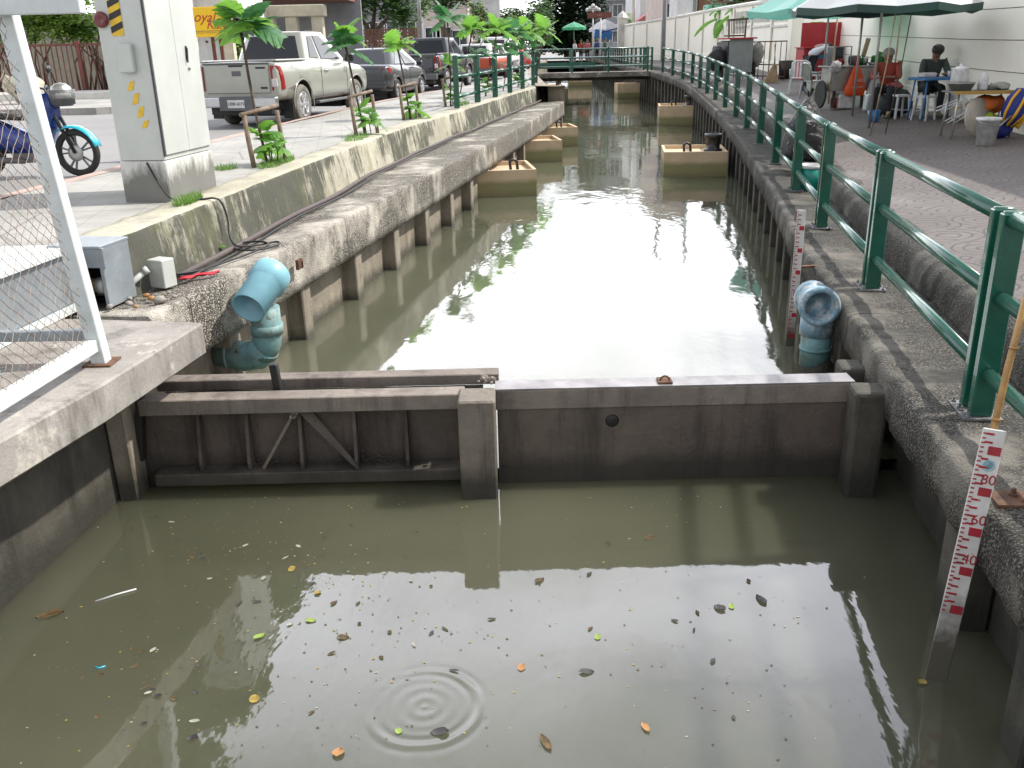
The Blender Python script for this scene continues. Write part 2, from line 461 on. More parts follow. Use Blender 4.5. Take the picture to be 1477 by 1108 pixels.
    M['leaf_young'] = two_sided_leaf('breadfruit_leaf', (.17, .35, .05), (.07, .2, .035), .45, 4)
    M['leaf_dark'] = two_sided_leaf('dark_breadfruit_leaf', (.08, .22, .075), (.035, .12, .05), .35, 4)
    M['leaf_hedge'] = two_sided_leaf('hedge_leaf', (.3, .42, .1), (.09, .2, .035), .4, 1.2)
    M['leaf_tree'] = two_sided_leaf('tree_leaf', (.09, .17, .045), (.03, .075, .025), .3, .8)
    M['leaf_deep'] = two_sided_leaf('deep_tree_leaf', (.025, .05, .02), (.01, .026, .012), .2, .5)
    M['leaf_pale'] = two_sided_leaf('pale_tree_leaf', (.16, .24, .07), (.07, .12, .03), .3, .7)
    M['grass'] = two_sided_leaf('grass_blade', (.16, .3, .05), (.08, .17, .03), .3, 9)
    # right side
    k = NT('painted_wall')
    c = k.ramp(k.noise(.7, 6, .6), .3, .7, (.74, .725, .63), (.8, .785, .7))
    c = k.mix(k.math('MULTIPLY', k.ramp(k.noise(1, 7, .7, k.co((2.2, 2.2, .5))), .58, .74), .16), c, (.36, .34, .28)); k.col(c); k.set(.8); k.bump(k.noise(30, 4), .15, .01); M['wall'] = k.m
    M['wallcap'] = simple('wall_coping', (.68, .67, .62), .8, 0, .2, 2)
    M['cream'] = simple('cream_render', (.6, .55, .42), .85, 0, .2, 2)
    M['whitewash'] = simple('white_render', (.68, .68, .68), .85, 0, .15, 1.5)
    M['greyhouse'] = simple('grey_render', (.3, .31, .33), .85, 0, .2, 1.5)
    M['pinkhouse'] = simple('pale_pink_render', (.58, .49, .45), .85, 0, .15, 1.5)
    M['brick'] = simple('brown_brick', (.24, .11, .075), .85, 0, .3, 12)
    M['winglass'] = simple('window_glass', (.06, .075, .085), .12, 0, .3, 2)
    M['roof'] = simple('grey_roof', (.2, .2, .21), .7, 0, .3, 4)
    M['redroof'] = simple('faded_red_awning', (.5, .17, .16), .7, 0, .2, 4)
    M['redfence'] = simple('red_oxide_steel', (.2, .06, .045), .7, 0, .3, 6, c2=(.12, .04, .03))
    M['signyellow'] = simple('yellow_vinyl', (.85, .53, .005), .45, 0, .06, 3)
    M['signred'] = simple('red_print', (.5, .03, .01), .5)
    M['signbrown'] = simple('brown_sign', (.2, .06, .04), .5)
    M['teal'] = two_sided_leaf('teal_cloth', (.2, .5, .42), (.17, .43, .36), .3, 1)
    M['greycloth'] = two_sided_leaf('grey_canopy', (.52, .54, .55), (.42, .44, .45), .12, 1)
    M['dkgreen'] = two_sided_leaf('bottle_green_cloth', (.016, .065, .05), (.012, .045, .036), .12, 1)
    M['mintcloth'] = two_sided_leaf('mint_cloth', (.09, .43, .23), (.07, .35, .18), .3, 1)
    M['skin'] = simple('skin', (.33, .18, .115), .55)
    M['hair'] = simple('hair', (.02, .017, .015), .5)
    M['shirtwhite'] = simple('white_shirt', (.68, .7, .76), .8)
    M['shirtgreen'] = simple('dark_green_jacket', (.055, .08, .07), .85)
    M['shirtred'] = simple('rust_red_shirt', (.32, .055, .035), .85)
    M['shirtblue'] = simple('blue_shirt', (.05, .1, .3), .85)
    M['shirtpink'] = simple('pink_shirt', (.5, .15, .16), .85)
    M['trouser'] = simple('dark_trousers', (.016, .018, .024), .85)
    M['hatgrey'] = simple('grey_felt', (.33, .33, .3), .9)
    M['shoe'] = simple('shoe', (.09, .11, .05), .6)
    M['redpanel'] = simple('red_board', (.4, .02, .03), .5, 0, .15, 4)
    M['chairwhite'] = simple('white_plastic', (.66, .67, .68), .4, 0, .1, 5)
    M['orangebag'] = two_sided_leaf('orange_plastic_bag', (.85, .12, .012), (.7, .08, .008), .3, 6)
    M['whitebag'] = two_sided_leaf('white_plastic_bag', (.74, .72, .75), (.62, .58, .62), .35, 6)
    k = NT('black_bin_bag'); k.col((.012, .012, .013)); k.set(.28); k.bump(k.noise(9, 5, .65, None, 1.2), 1, .06); M['binbag'] = k.m
    M['bluetable'] = simple('blue_plastic', (.03, .17, .42), .4)
    M['deepblue'] = simple('royal_blue_cloth', (.012, .025, .2), .7)
    M['gold'] = simple('yellow_cloth', (.72, .38, .015), .7)
    M['tabletop'] = simple('worn_board', (.2, .19, .17), .6, 0, .25, 6)
    M['goldedge'] = simple('brown_edge', (.42, .25, .05), .5)
    M['beige'] = simple('beige_board', (.42, .38, .32), .7)
    M['lime'] = simple('lime_cloth', (.35, .5, .03), .7)
    M['orangecloth'] = simple('orange_cloth', (.55, .13, .02), .7)
    M['drum'] = simple('cloudy_plastic', (.46, .5, .49), .4)
    M['pail'] = simple('dirty_white_pail', (.74, .74, .74), .5, 0, .25, 9)
    M['tealpail'] = simple('teal_plastic', (.012, .3, .24), .35)
    M['steel'] = simple('brushed_steel', (.45, .45, .43), .4, .6, .2, 5)
    M['greysheet'] = simple('grey_sheet_metal', (.25, .28, .28), .5, .2, .15, 3)
    M['wood'] = simple('dark_wood', (.1, .075, .055), .7, 0, .3, 10)
    M['palewood'] = simple('pale_wood', (.46, .34, .2), .7, 0, .3, 10)
    M['food'] = simple('green_herbs', (.05, .25, .03), .8, 0, .5, 20)
    M['redrag'] = simple('red_rag', (.55, .03, .05), .8)
    M['cable'] = simple('grey_brown_conduit', (.1, .08, .075), .7)
    M['sheet'] = simple('galvanised_sheet', (.36, .4, .43), .45, .4, .2, 4)
    M['rope'] = simple('brown_rope', (.26, .15, .08), .9, 0, .4, 40, .6)
    k = NT('algae_box')
    z = k.wz()
    c = k.ramp(k.noise(3, 5), .3, .7, (.5, .37, .23), (.6, .47, .32))
    al = k.n.new('ShaderNodeMapRange'); k.link(k.math('ADD', z, k.math('MULTIPLY', k.noise(5, 5), .12)), al.inputs[0]); al.inputs[1].default_value = -.46; al.inputs[2].default_value = -.56
    c = k.mix(k.math('MULTIPLY', al.outputs[0], .8), c, (.17, .18, .06))
    dk = k.n.new('ShaderNodeMapRange'); k.link(k.math('ADD', z, k.math('MULTIPLY', k.noise(5, 5), .1)), dk.inputs[0]); dk.inputs[1].default_value = -.68; dk.inputs[2].default_value = -.84
    c = k.mix(k.math('MULTIPLY', dk.outputs[0], .7), c, (.15, .12, .075)); k.col(c); k.set(.75); M['box'] = k.m
    M['kerbred'] = simple('faded_red_kerb', (.36, .23, .2), .85, 0, .3, 4, c2=(.42, .33, .28))
    M['debris_leaf'] = simple('dead_leaf', (.16, .1, .035), .7, 0, .5, 20)
    M['debris_yel'] = simple('yellow_leaf', (.42, .3, .06), .6, 0, .3, 20)
    M['debris_grn'] = simple('fallen_green_leaf', (.24, .34, .06), .6)
    M['debris_dark'] = simple('soaked_leaf', (.045, .042, .04), .5)
    M['debris_org'] = simple('orange_leaf', (.4, .2, .07), .6)
    M['debris_pale'] = simple('pale_scrap', (.36, .34, .28), .7)

RING = (-.42, 3.25)
WATER_IOR = 1.75
build_mats()
# ------------------------------------------------------------------ camera, sky, sun
CF, CHY, CROLL, CH = 1300.0, 70.0, R(1.3), 1.78
CT = math.atan((554 - CHY) / CF)
cam = bpy.data.objects.new('camera', bpy.data.cameras.new('camera')); COL.objects.link(cam); SC.camera = cam
cam.data.sensor_fit = 'HORIZONTAL'; cam.data.sensor_width = 36; cam.data.lens = 36 * CF / 1477
cam.data.clip_end = 4000; cam.data.clip_start = .05
cam.matrix_world = T(0, 0, CH) @ RX(R(90) - CT) @ RZ(CROLL * -1)

def ray(px, py):
    u = px - 738.5; v = py - 554
    c, s = math.cos(CROLL), math.sin(CROLL)
    u, v = (u * c - v * s) / CF, (u * s + v * c) / CF
    return Vector((u, math.cos(CT) - v * math.sin(CT), -math.sin(CT) - v * math.cos(CT)))
def at(px, py, z):
    """where the sight line of a photo pixel meets the level z"""
    d = ray(px, py); return Vector((0, 0, CH)) + d * ((z - CH) / d.z)
def aty(px, py, y):
    d = ray(px, py); return Vector((0, 0, CH)) + d * (y / d.y)

SUN_EL, SUN_AZ = R(50), R(80)     # azimuth from +Y towards +X
w = bpy.data.worlds.new('World'); SC.world = w; w.use_nodes = True
wt = w.node_tree; wn = wt.nodes; bg = wn['Background']
sky = wn.new('ShaderNodeTexSky'); sky.sky_type = 'NISHITA'; sky.sun_disc = False
sky.sun_elevation = SUN_EL; sky.sun_rotation = SUN_AZ; sky.air_density = 1.2; sky.dust_density = 2.5; sky.ozone_density = 1.5
tcw = wn.new('ShaderNodeTexCoord'); mpw = wn.new('ShaderNodeMapping'); mpw.inputs['Scale'].default_value = (1, 1, 2.2)
wt.links.new(tcw.outputs['Generated'], mpw.inputs[0])
nz = wn.new('ShaderNodeTexNoise'); nz.inputs['Scale'].default_value = 2.1; nz.inputs['Detail'].default_value = 7; nz.inputs['Roughness'].default_value = .55
wt.links.new(mpw.outputs[0], nz.inputs['Vector'])
cr = wn.new('ShaderNodeValToRGB'); cr.color_ramp.elements[0].position = .34; cr.color_ramp.elements[1].position = .6
cr.color_ramp.elements[0].color = (.5, .5, .5, 1)
wt.links.new(nz.outputs['Fac'], cr.inputs[0])
sx = wn.new('ShaderNodeSeparateXYZ'); wt.links.new(tcw.outputs['Generated'], sx.inputs[0])
# clouds are brightest low in front, thinner and greyer overhead
cz = wn.new('ShaderNodeValToRGB'); wt.links.new(sx.outputs[2], cz.inputs[0])
cz.color_ramp.elements[0].position = .05; cz.color_ramp.elements[0].color = (26, 26.4, 27, 1)
cz.color_ramp.elements[1].position = .72; cz.color_ramp.elements[1].color = (10, 10.4, 11.4, 1)
e = cz.color_ramp.elements.new(.38); e.color = (29, 29.2, 30.6, 1); e = cz.color_ramp.elements.new(.58); e.color = (26, 26.3, 29.5, 1)
mxw = wn.new('ShaderNodeMix'); mxw.data_type = 'RGBA'
wt.links.new(cr.outputs[0], mxw.inputs[0]); wt.links.new(sky.outputs[0], mxw.inputs[6]); wt.links.new(cz.outputs[0], mxw.inputs[7])
fy = wn.new('ShaderNodeMapRange'); wt.links.new(sx.outputs[1], fy.inputs[0]); fy.inputs[1].default_value = -.5; fy.inputs[2].default_value = .8; fy.inputs[3].default_value = .42; fy.inputs[4].default_value = 1.05
ml = wn.new('ShaderNodeMix'); ml.data_type = 'RGBA'; ml.blend_type = 'MULTIPLY'; ml.inputs[0].default_value = 1
wt.links.new(mxw.outputs[2], ml.inputs[6]); wt.links.new(fy.outputs[0], ml.inputs[7])
wt.links.new(ml.outputs[2], bg.inputs[0]); bg.inputs[1].default_value = .10

sl = bpy.data.lights.new('sun', 'SUN'); sl.energy = 3.9; sl.angle = R(1.2); sl.color = (1, .95, .87)
so = bpy.data.objects.new('sun', sl); COL.objects.link(so)
sd = Vector((math.cos(SUN_EL) * math.sin(SUN_AZ), math.cos(SUN_EL) * math.cos(SUN_AZ), math.sin(SUN_EL)))
so.rotation_euler = (-sd).to_track_quat('-Z', 'Y').to_euler(); so.location = (30, 5, 40)
SC.view_settings.view_transform = 'Standard'; SC.view_settings.look = 'None'; SC.view_settings.gamma = 1
SC.view_settings.exposure = 0.5
SC.cycles.max_bounces = 6; SC.cycles.caustics_reflective = False; SC.cycles.caustics_refractive = False
SC.cycles.sample_clamp_indirect = 6

# ------------------------------------------------------------------ lay of the land
ZL, ZROAD, ZUP, ZLO = .55, .40, -.87, -.95
LK = [(-3.25, 3.0), (-2.98, 5.4), (-2.85, 6.5), (-2.65, 8.2), (-2.2, 12.15), (-1.72, 15.9), (-1.12, 19.2), (.18, 26.66), (1.12, 32), (1.3, 34.5)]
LC = [(-2.45, 5.92), (-2.34, 6.5), (-2.0, 8.35), (-1.77, 9.52), (-1.24, 12.39), (-.75, 15.09), (.12, 20), (.98, 25), (1.62, 29), (1.92, 31)]
RC = [(1.5, -2), (1.84, 2.0), (2.06, 3.65), (2.22, 4.78), (2.55, 6.68), (2.92, 9.0), (3.72, 13.1), (4.85, 20.0), (5.62, 25.6), (6.72, 35.4), (6.95, 41), (7.0, 47), (7.55, 62), (8.5, 80), (9.3, 110)]
RK = [(-5.1, 3), (-4.95, 8.6), (-4.75, 10.4), (-4.5, 15.2), (-3.62, 23.2), (-2.6, 29), (-.4, 39), (.7, 47), (1.6, 62), (3.2, 85), (4.5, 110)]   # road kerb, left
def ramp(y): return .72 * min(1, max(0, (y - 13) / 32))
def interp(path, y):
    for a, b in zip(path, path[1:]):
        if a[1] <= y <= b[1]: return a[0] + (b[0] - a[0]) * (y - a[1]) / (b[1] - a[1])
    return path[0][0] if y < path[0][1] else path[-1][0]
def zR(x, y): return .11 + .05 * max(0, min(6, x - interp(RC, y) - .8)) + .8 * ramp(y)
def spotR(px, py):
    z = .3
    for _ in range(30):
        p = at(px, py, z); z = .5 * z + .5 * zR(p.x, p.y)
    return at(px, py, z)
def p3(path, z=0.0, f=None): return [Vector((x, y, z + (f(y) if f else 0))) for x, y in path]

# ground sheet to the horizon (lies under the canal too)
g = MB(); g.poly([(-900, -60, -1.75), (900, -60, -1.75), (900, 1800, -1.75), (-900, 1800, -1.75)])
tag(g.build('ground', MAT['road']), kind='structure')
g = MB(); g.poly([(-900, 108, .36), (900, 108, .36), (900, 1800, .36), (-900, 1800, .36)])
tag(g.build('far_ground', MAT['road']), kind='structure')

# canal water, two levels
g = MB(); g.poly([(-4.2, -3, ZLO), (4.2, -3, ZLO), (4.2, 5.5, ZLO), (-4.2, 5.5, ZLO)])
tag(g.build('pool_water', MAT['water_low']), kind='structure')
g = MB(); g.poly([(-4.2, 5.5, ZUP), (5.2, 5.5, ZUP), (13, 60, ZUP), (13, 112, ZUP), (-1, 112, ZUP), (-1, 40, ZUP), (-4.2, 20, ZUP)])
tag(g.build('canal_water', MAT['water_up']), kind='structure')

# left pavement, kerb strip to the road, road, far pavement
lk = spline(p3(LK), .4); rk = spline(p3(RK), .5)
g = MB()
rows = []
ys = [3 + .45 * i for i in range(240)]
for y in ys:
    xr = interp(LK, y) - .3 if y < 34 else min(interp(LK, y), 1.3 + (y - 34.5) * .012) - .02
    xl = interp(RK, y) + .17
    if xl > xr - .1: xl = xr - .1
    row = []
    for k in range(7):
        t = k / 6
        x = xl + (xr - xl) * t
        row.append((x, y, ZL - .002 + .012 * noise.noise(Vector((x * .9, y * .9, 0))) + (.05 * min(1, max(0, (y - 28) / 15)))))
    rows.append(row)
g.grid(rows, True)
tag(g.build('pavement', MAT['pave']), kind='structure')
g = MB(); sweep(g, rk, [(.17, ZL), (.02, ZL + .004), (-.0, ZL - .02), (-.03, ZROAD - .05)], .008, 4)
tag(g.build('road_kerb', MAT['kerbred']), kind='structure')
g = MB()
g.poly([(-60, -5, ZROAD), (-4.6, -5, ZROAD)] + [(p.x + .03, p.y, ZROAD) for p in rk] + [(-60, 110, ZROAD)])
tag(g.build('road', MAT['road']), kind='structure')
g = MB()
FP = [(-40, 24.5), (-14, 24.6), (-10.6, 24.4), (-9.6, 25.2), (-9.1, 27), (-8.2, 33), (-6.6, 42), (-4.2, 55), (-2, 75), (0, 108)]
g.prism([(x, y, ZROAD - .1) for x, y in FP] + [(-60, 108, ZROAD - .1), (-60, 24.5, ZROAD - .1)], (0, 0, .27))
tag(g.build('far_pavement', MAT['pave']), kind='structure')

# right pavement, kerb and gutter
WR = [(7.0, -2), (7.35, 4), (8.3, 14.9), (9.3, 24), (10.2, 34), (11.1, 50), (10.9, 64), (9.75, 79)]       # foot of the long wall
g = MB(); rows = []
for i in range(230):
    y = -2 + .5 * i
    xl = interp(RC, y) + .98; xr = (interp(WR, y) if y < 79 else 9.75 + (y - 79) * .4) + .6
    xl = min(xl, xr - .3)
    row = []
    for k in range(11):
        x = xl + (xr - xl) * k / 10
        row.append((x, y, zR(x, y) + .012 * noise.noise(Vector((x * .7, y * .7, 3)))))
    rows.append(row)
g.grid(rows, True)
tag(g.build('riverside_pavement', MAT['rpave']), kind='structure')
rc = spline(p3(RC), .35)
rck = [Vector((p.x, p.y, ramp(p.y) * .9)) for p in rc]
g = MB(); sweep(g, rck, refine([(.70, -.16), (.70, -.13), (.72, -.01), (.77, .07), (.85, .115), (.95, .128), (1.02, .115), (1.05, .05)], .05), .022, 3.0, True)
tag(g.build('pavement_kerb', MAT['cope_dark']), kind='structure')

# ------------------------------------------------------------------ left canal wall
t = thing('canal_wall', 'left canal wall with pale pebbly concrete coping beam above a row of square piles', 'canal wall', (-2.4, 6, -1.5))
off = t.location
lc = spline(p3(LC), .12)
g = MB(off); sweep(g, lc, refine([(-1.3, .07), (-.05, .125), (-.015, .118), (0, .095), (.01, -.33), (-.42, -.33)], .085), .009, 5.0, True, True)
g.build('coping_beam', MAT['cope_light'], t)
g = MB(off); sweep(g, spline(p3(LC), 1), [(-.2, -.3), (-.2, -1.7)]); g.build('retaining_panel', MAT['pile'], t)
fr = frames(spline(p3(LC), .05)); acc = 0; last = None
for p, d, n in fr:
    if last is None: acc = .3
    else: acc += (p - last).length
    last = p
    if acc >= 1.48:
        acc = 0
        g = MB(off); a = math.atan2(d.y, d.x)
        g.box(p + n * -.13 + Vector((0, 0, -1.0)), (.2, .2, 1.4), RZ(a)); g.build('pile', MAT['pile'], t, .012)
# rusty plate on the coping face
c = at(430, 381, -.05)
g = MB(off); g.box((c.x + .01, c.y, c.z), (.03, .1, .09), RZ(R(-10))); g.box((c.x + .02, c.y + .03, c.z - .01), (.04, .02, .06)); g.build('anchor_plate', MAT['rust'], t)
# wall further on, up to the bridge
t2 = thing('canal_wall', 'left canal wall set back beyond the end of the pale coping, near the footbridge', 'canal wall', (1.35, 33, -1.5))
far = [(1.95, 31), (1.42, 31.4), (1.42, 36), (1.5, 46), (2.0, 62), (3.6, 85), (4.9, 110)]
g = MB(t2.location); sweep(g, [Vector((x, y, 0)) for x, y in far], [(-.4, .6), (.0, .6), (.0, -1.7)], .0); g.build('wall_face', MAT['pile'], t2)
# kerb wall
g = MB(); sweep(g, spline(p3([p for p in LK if p[1] > 6]), .1), refine([(-.36, ZL - .03), (-.34, ZL + .012), (-.035, ZL + .012), (-.008, ZL - .002), (.0, ZL - .03), (.06, .13), (.08, .02)], .07), .016, 4.5, True, True)
tag(g.build('kerb_wall', MAT['kerb']), 'stained cream concrete kerb wall running along the edge of the left pavement', 'kerb wall')

# ------------------------------------------------------------------ right canal wall
t = thing('canal_wall', 'right canal wall with dark mossy coping and piles under the green railing', 'canal wall', (2.2, 4, -1.5))
off = t.location
rcf = [Vector((p.x, p.y, ramp(p.y))) for p in spline(p3(RC), .12) if p.y < 112]
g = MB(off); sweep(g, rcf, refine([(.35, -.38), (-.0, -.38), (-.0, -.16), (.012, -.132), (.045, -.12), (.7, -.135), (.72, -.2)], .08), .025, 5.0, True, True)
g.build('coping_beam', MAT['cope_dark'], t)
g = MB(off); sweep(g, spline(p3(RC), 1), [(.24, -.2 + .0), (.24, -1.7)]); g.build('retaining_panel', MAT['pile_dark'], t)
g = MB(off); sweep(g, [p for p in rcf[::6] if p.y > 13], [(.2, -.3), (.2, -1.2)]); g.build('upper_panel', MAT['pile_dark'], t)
acc = .4; last = None; npile = 0
for p, d, n in frames(spline(p3(RC), .05)):
    if last is not None: acc += (p - last).length
    last = p
    gap = .92 if p.y < 60 else 2.2
    if acc >= gap and 1 < p.y < 106 and not (4.6 < p.y < 5.9):
        acc = 0
        a = math.atan2(d.y, d.x); top = -.36 + ramp(p.y)
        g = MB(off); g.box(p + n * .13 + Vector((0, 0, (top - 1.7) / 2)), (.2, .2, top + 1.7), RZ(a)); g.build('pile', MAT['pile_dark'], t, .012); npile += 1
# thicker block with a bolted plate close to the camera
c = Vector((2.16, 3.3, 0))
g = MB(off); g.box((2.36, 2.85, -.32), (.62, 1.5, .37), RZ(R(-7))); g.build('end_block', MAT['cope_dark'], t, .03, seg=2)
g = MB(off); g.box((2.31, 3.5, -.124), (.42, .14, .016), RZ(R(-7)))
pl = g.build('steel_plate', MAT['rust'], t)
g = MB(off)
for bx, by in ((2.2, 3.54), (2.3, 3.53), (2.23, 3.48), (2.33, 3.47), (2.4, 3.52)):
    g.lathe((bx, by, -.116), [(.02, 0), (.02, .012), (.011, .014), (.011, .035), (.0, .036)], 6, smooth=False)
g.build('bolt', MAT['rust'], pl)

# ------------------------------------------------------------------ platform slab at lower left
t = thing('platform_slab', 'concrete platform slab with a pale edge under the chain link fence', 'slab', (-2.6, 3.5, -.1))
off = t.location
sl_pts = [(-2.03, 5.73), (-2.95, 5.9), (-6.5, 5.9), (-6.5, .5), (-2.86, .5), (-2.42, 3.6), (-2.21, 4.56)]
g = MB(off); g.prism([(x, y, -.085) for x, y in sl_pts], (0, 0, .215)); g.build('deck', MAT['slab'], t, .012)
g = MB(off); g.box((-3.35, 3.0, -.9), (1.0, 5.5, 1.62), RZ(R(-6))); g.build('retaining_wall', MAT['pile_dark'], t)

# ------------------------------------------------------------------ the weir
t = thing('sluice_gate', 'brown steel sluice gate with ribs and crossed braces left of the square pillar', 'sluice gate', (-1.35, 5.5, -1.5))
off = t.location
g = MB(off); g.box((-1.4, 5.565, -.85), (2.2, .03, 1.0)); g.build('gate_plate', MAT['gate'], t)
g = MB(off); g.box((-1.36, 5.47, -.343), (2.1, .15, .105)); g.build('top_beam', MAT['gatecap'], t, .006)
g = MB(off); g.box((-1.35, 5.47, -.86), (2.06, .15, .085)); g.build('bottom_beam', MAT['gatecap'], t, .006)
for xt in (-2.09, -1.77, -1.42, -1.06, -.72):
    g = MB(off); g.prism([(xt, 5.55, -.397), (xt, 5.52, -.397), (xt + .008, 5.42, -.76), (xt + .008, 5.43, -.816), (xt + .008, 5.55, -.816)], (.022, 0, 0)); g.build('rib', MAT['gate'], t)
g = MB(off); g.bar((-1.42, 5.5, -.4), (-1.665, 5.43, -.8), .025, .02); g.build('brace', MAT['pillar'], t)
g = MB(off); g.prism([(-1.42, 5.47, -.397), (-1.34, 5.5, -.397), (-1.02, 5.42, -.81), (-1.04, 5.41, -.816)], (0, .015, 0)); g.build('brace', MAT['gate'], t)
g = MB(off)
for i in range(16): g.ball((-1.425 + random.uniform(-.025, .025), 5.435 + random.uniform(-.01, .01), -.425 + random.uniform(-.022, .022)), random.uniform(.008, .015), 6)
g.build('crusted_bolt', MAT['shell'], t)
g = MB(off); g.box((-1.26, 5.85, -.335), (2.34, .13, .075)); g.build('back_beam', MAT['gatecap'], t, .006)
g = MB(off); g.box((-1.3, 5.67, -.42), (2.1, .17, .05)); g.build('channel_floor', MAT['black'], t)
g = MB(off); g.box((-1.3, 5.83, -1.0), (2.2, .06, 1.2)); g.build('back_plate', MAT['gate'], t)
g = MB(off); g.box((-1.56, 5.62, -.25), (.05, .06, .24), RY(R(-4))); g.build('lifting_post', MAT['black'], t, .006)
g = MB(off)
for i in range(22): g.ball((-.16 + random.gauss(0, .03), 5.56 + random.gauss(0, .025), -.27 + random.uniform(0, .03)), random.uniform(.008, .02), 6)
g.build('mussel_clump', MAT['shell'], t)['kind'] = 'stuff'
# cut outs for the clumps of mussels at the foot
g = MB(off)
for i in range(130):
    x = random.choice((random.gauss(-1.0, .12), random.gauss(-1.6, .25), random.gauss(-.85, .1), random.uniform(-2.2, -.5)))
    g.ball((x, 5.5 + random.uniform(-.03, .03), -.815 + abs(random.gauss(0, .05))), (random.uniform(.005, .014), .007, random.uniform(.004, .009)), 5)
g.build('mussel_crust', MAT['gate'], t)['kind'] = 'stuff'

g = MB((-.225, 5.33, -1.5)); g.box((-.225, 5.33, -.94), (.235, .25, 1.34)); o = g.build('gate_pillar', MAT['pillar'], None, .012)
tag(o, 'square pitted concrete pillar in the water between sluice gate and plain weir', 'pillar')
t = thing('weir_wall', 'plain grey brown concrete weir wall with a flat top right of the pillar', 'weir', (1.05, 5.5, -1.5))
off = t.location
g = MB(off); g.box((1.05, 5.51, -1.05), (2.3, .15, 1.26)); g.build('wall_body', MAT['gate'], t)
g = MB(off); g.box((1.05, 5.507, -.352), (2.32, .17, .134)); g.build('wall_cap', MAT['gatecap'], t, .006)
g = MB(off); g.box((1.05, 5.507, -.2795), (2.32, .165, .009)); g.build('cap_plate', MAT['steelcap'], t)
c = aty(958, 560, 5.5)
g = MB(off); g.box((c.x, 5.5, -.268), (.09, .1, .014)); g.tube([(c.x + .03 * math.cos(a), 5.49, -.262 + .03 * math.sin(a)) for a in [i * math.pi / 6 for i in range(7)]], .006, 6); g.build('lifting_ring', MAT['rust'], t)
g = MB(off); c = aty(883, 607, 5.433); g.lathe((c.x, 5.434, c.z), [(.045, 0), (.035, .006), (0, .007)], 12, RX(R(90))); g.build('hole_shade_disc', MAT['black'], t)  # black disc painted for the shade inside a drain hole

for nm, lab, px, y0, w_, top in (('gate_post', 'slim dark concrete post at the right end of the weir wall, the nearer of two', 1252, 5.22, .2, -.24), ('gate_post', 'short dark concrete post beside the scraped blue pipe, the farther of two', 1238, 5.78, .17, -.28)):
    x = interp(RC, y0) - .08
    g = MB((x, y0, -1.5)); g.box((x, y0, (top - 1.6) / 2), (w_, .22, 1.6 + top), RZ(R(-8))); tag(g.build(nm, MAT['pile_dark'], None, .025, seg=2), lab, 'post')
t = thing('gate_post', 'dark concrete post with green guide slot at the left end of the sluice gate', 'post', (-2.52, 5.42, -1.5))
g = MB(t.location); g.box((-2.53, 5.4, -.86), (.13, .2, 1.5)); g.build('column', MAT['pile'], t, .012)
g = MB(t.location); g.box((-2.43, 5.45, -.45), (.04, .06, .55), RY(R(8))); g.build('guide_slot', MAT['black'], t)

# ------------------------------------------------------------------ green railings
def railing(label, base_pts, near=99, group=None, step=2.58, first=0.0, rails=(1.06, .66, .25), off=None, single=False):
    """base_pts: 3-D line of the rail's feet. Panels of two posts and three rails."""
    P = spline(base_pts, .1)
    t = thing('railing', label, 'railing', off or base_pts[0], 0, group); o = t.location
    # split by arc length
    cuts = []; acc = step - first; last = P[0]
    for i, p in enumerate(P):
        acc += (p - last).length; last = p
        if acc >= step - 1e-6: cuts.append(i); acc = 0
    for n_, (i, j) in enumerate(zip(cuts, cuts[1:])):
        a, b = P[i], P[j]; d = (b - a); d.z = 0; d.normalize(); ang = math.atan2(d.y, d.x)
        A = a + d * .068; B = b - d * .068
        for q in ((A, B) if not single else (A,)):
            g = MB(o); g.box(q + Vector((0, 0, .55)), (.06, .112, 1.08), RZ(ang))
            g.tube([q + Vector((-d.y * .05, d.x * .05, 1.075)), q + Vector((d.y * .05, -d.x * .05, 1.075))], .0275, 10)
            g.build('post', MAT['green'], t, .006)
            if n_ < near:
                g = MB(o); g.box(q + Vector((0, 0, .007)) + Vector((d.y * .0, -d.x * .0, 0)), (.14, .2, .012), RZ(ang))
                for sx_, sy_ in ((-.05, -.075), (.05, -.075), (.05, .075), (-.05, .075)):
                    v = d * sx_ + Vector((-d.y, d.x, 0)) * sy_
                    g.lathe(q + v + Vector((0, 0, .013)), [(.013, 0), (.013, .01), (.006, .011), (.006, .026), (0, .027)], 6, smooth=False)
                g.build('base_plate', MAT['bolt'], t)
        for h in rails:
            up = Vector((0, 0, h))
            g = MB(o); g.tube([A + d * .035 + up, (A + B) / 2 + up, B - d * .035 + up], (.041 if h > 1 else .037), 14); g.build('rail', MAT['green'], t)
    return t
feet = []
for p, d, n in frames([Vector((p.x, p.y, ramp(p.y))) for p in spline(p3(RC), .3)]):
    if -1 < p.y < 46.3: feet.append(p + n * .33 + Vector((0, 0, -.128)))
i0 = min(range(len(feet)), key=lambda i: abs(feet[i].y - 1.95))
railing('long dark green pipe railing on the right coping, from the camera to the footbridge', feet[i0:], 7)
feet2 = []
for p, d, n in frames([Vector((p.x, p.y, ramp(p.y))) for p in spline(p3(RC), .5)]):
    if 47.6 < p.y < 104: feet2.append(p + n * .33 + Vector((0, 0, -.12)))
railing('dark green railing on the right bank beyond the footbridge', feet2, 0, step=2.6)
lf = [(interp(LK, y) - .16, y, ZL + .02 + .05 * min(1, max(0, (y - 28) / 15))) for y in (20.4, 22.6, 25, 27.5, 30, 32, 34.2)]
railing('short dark green railing on the left kerb wall, with saplings behind', lf, 0, step=2.28)

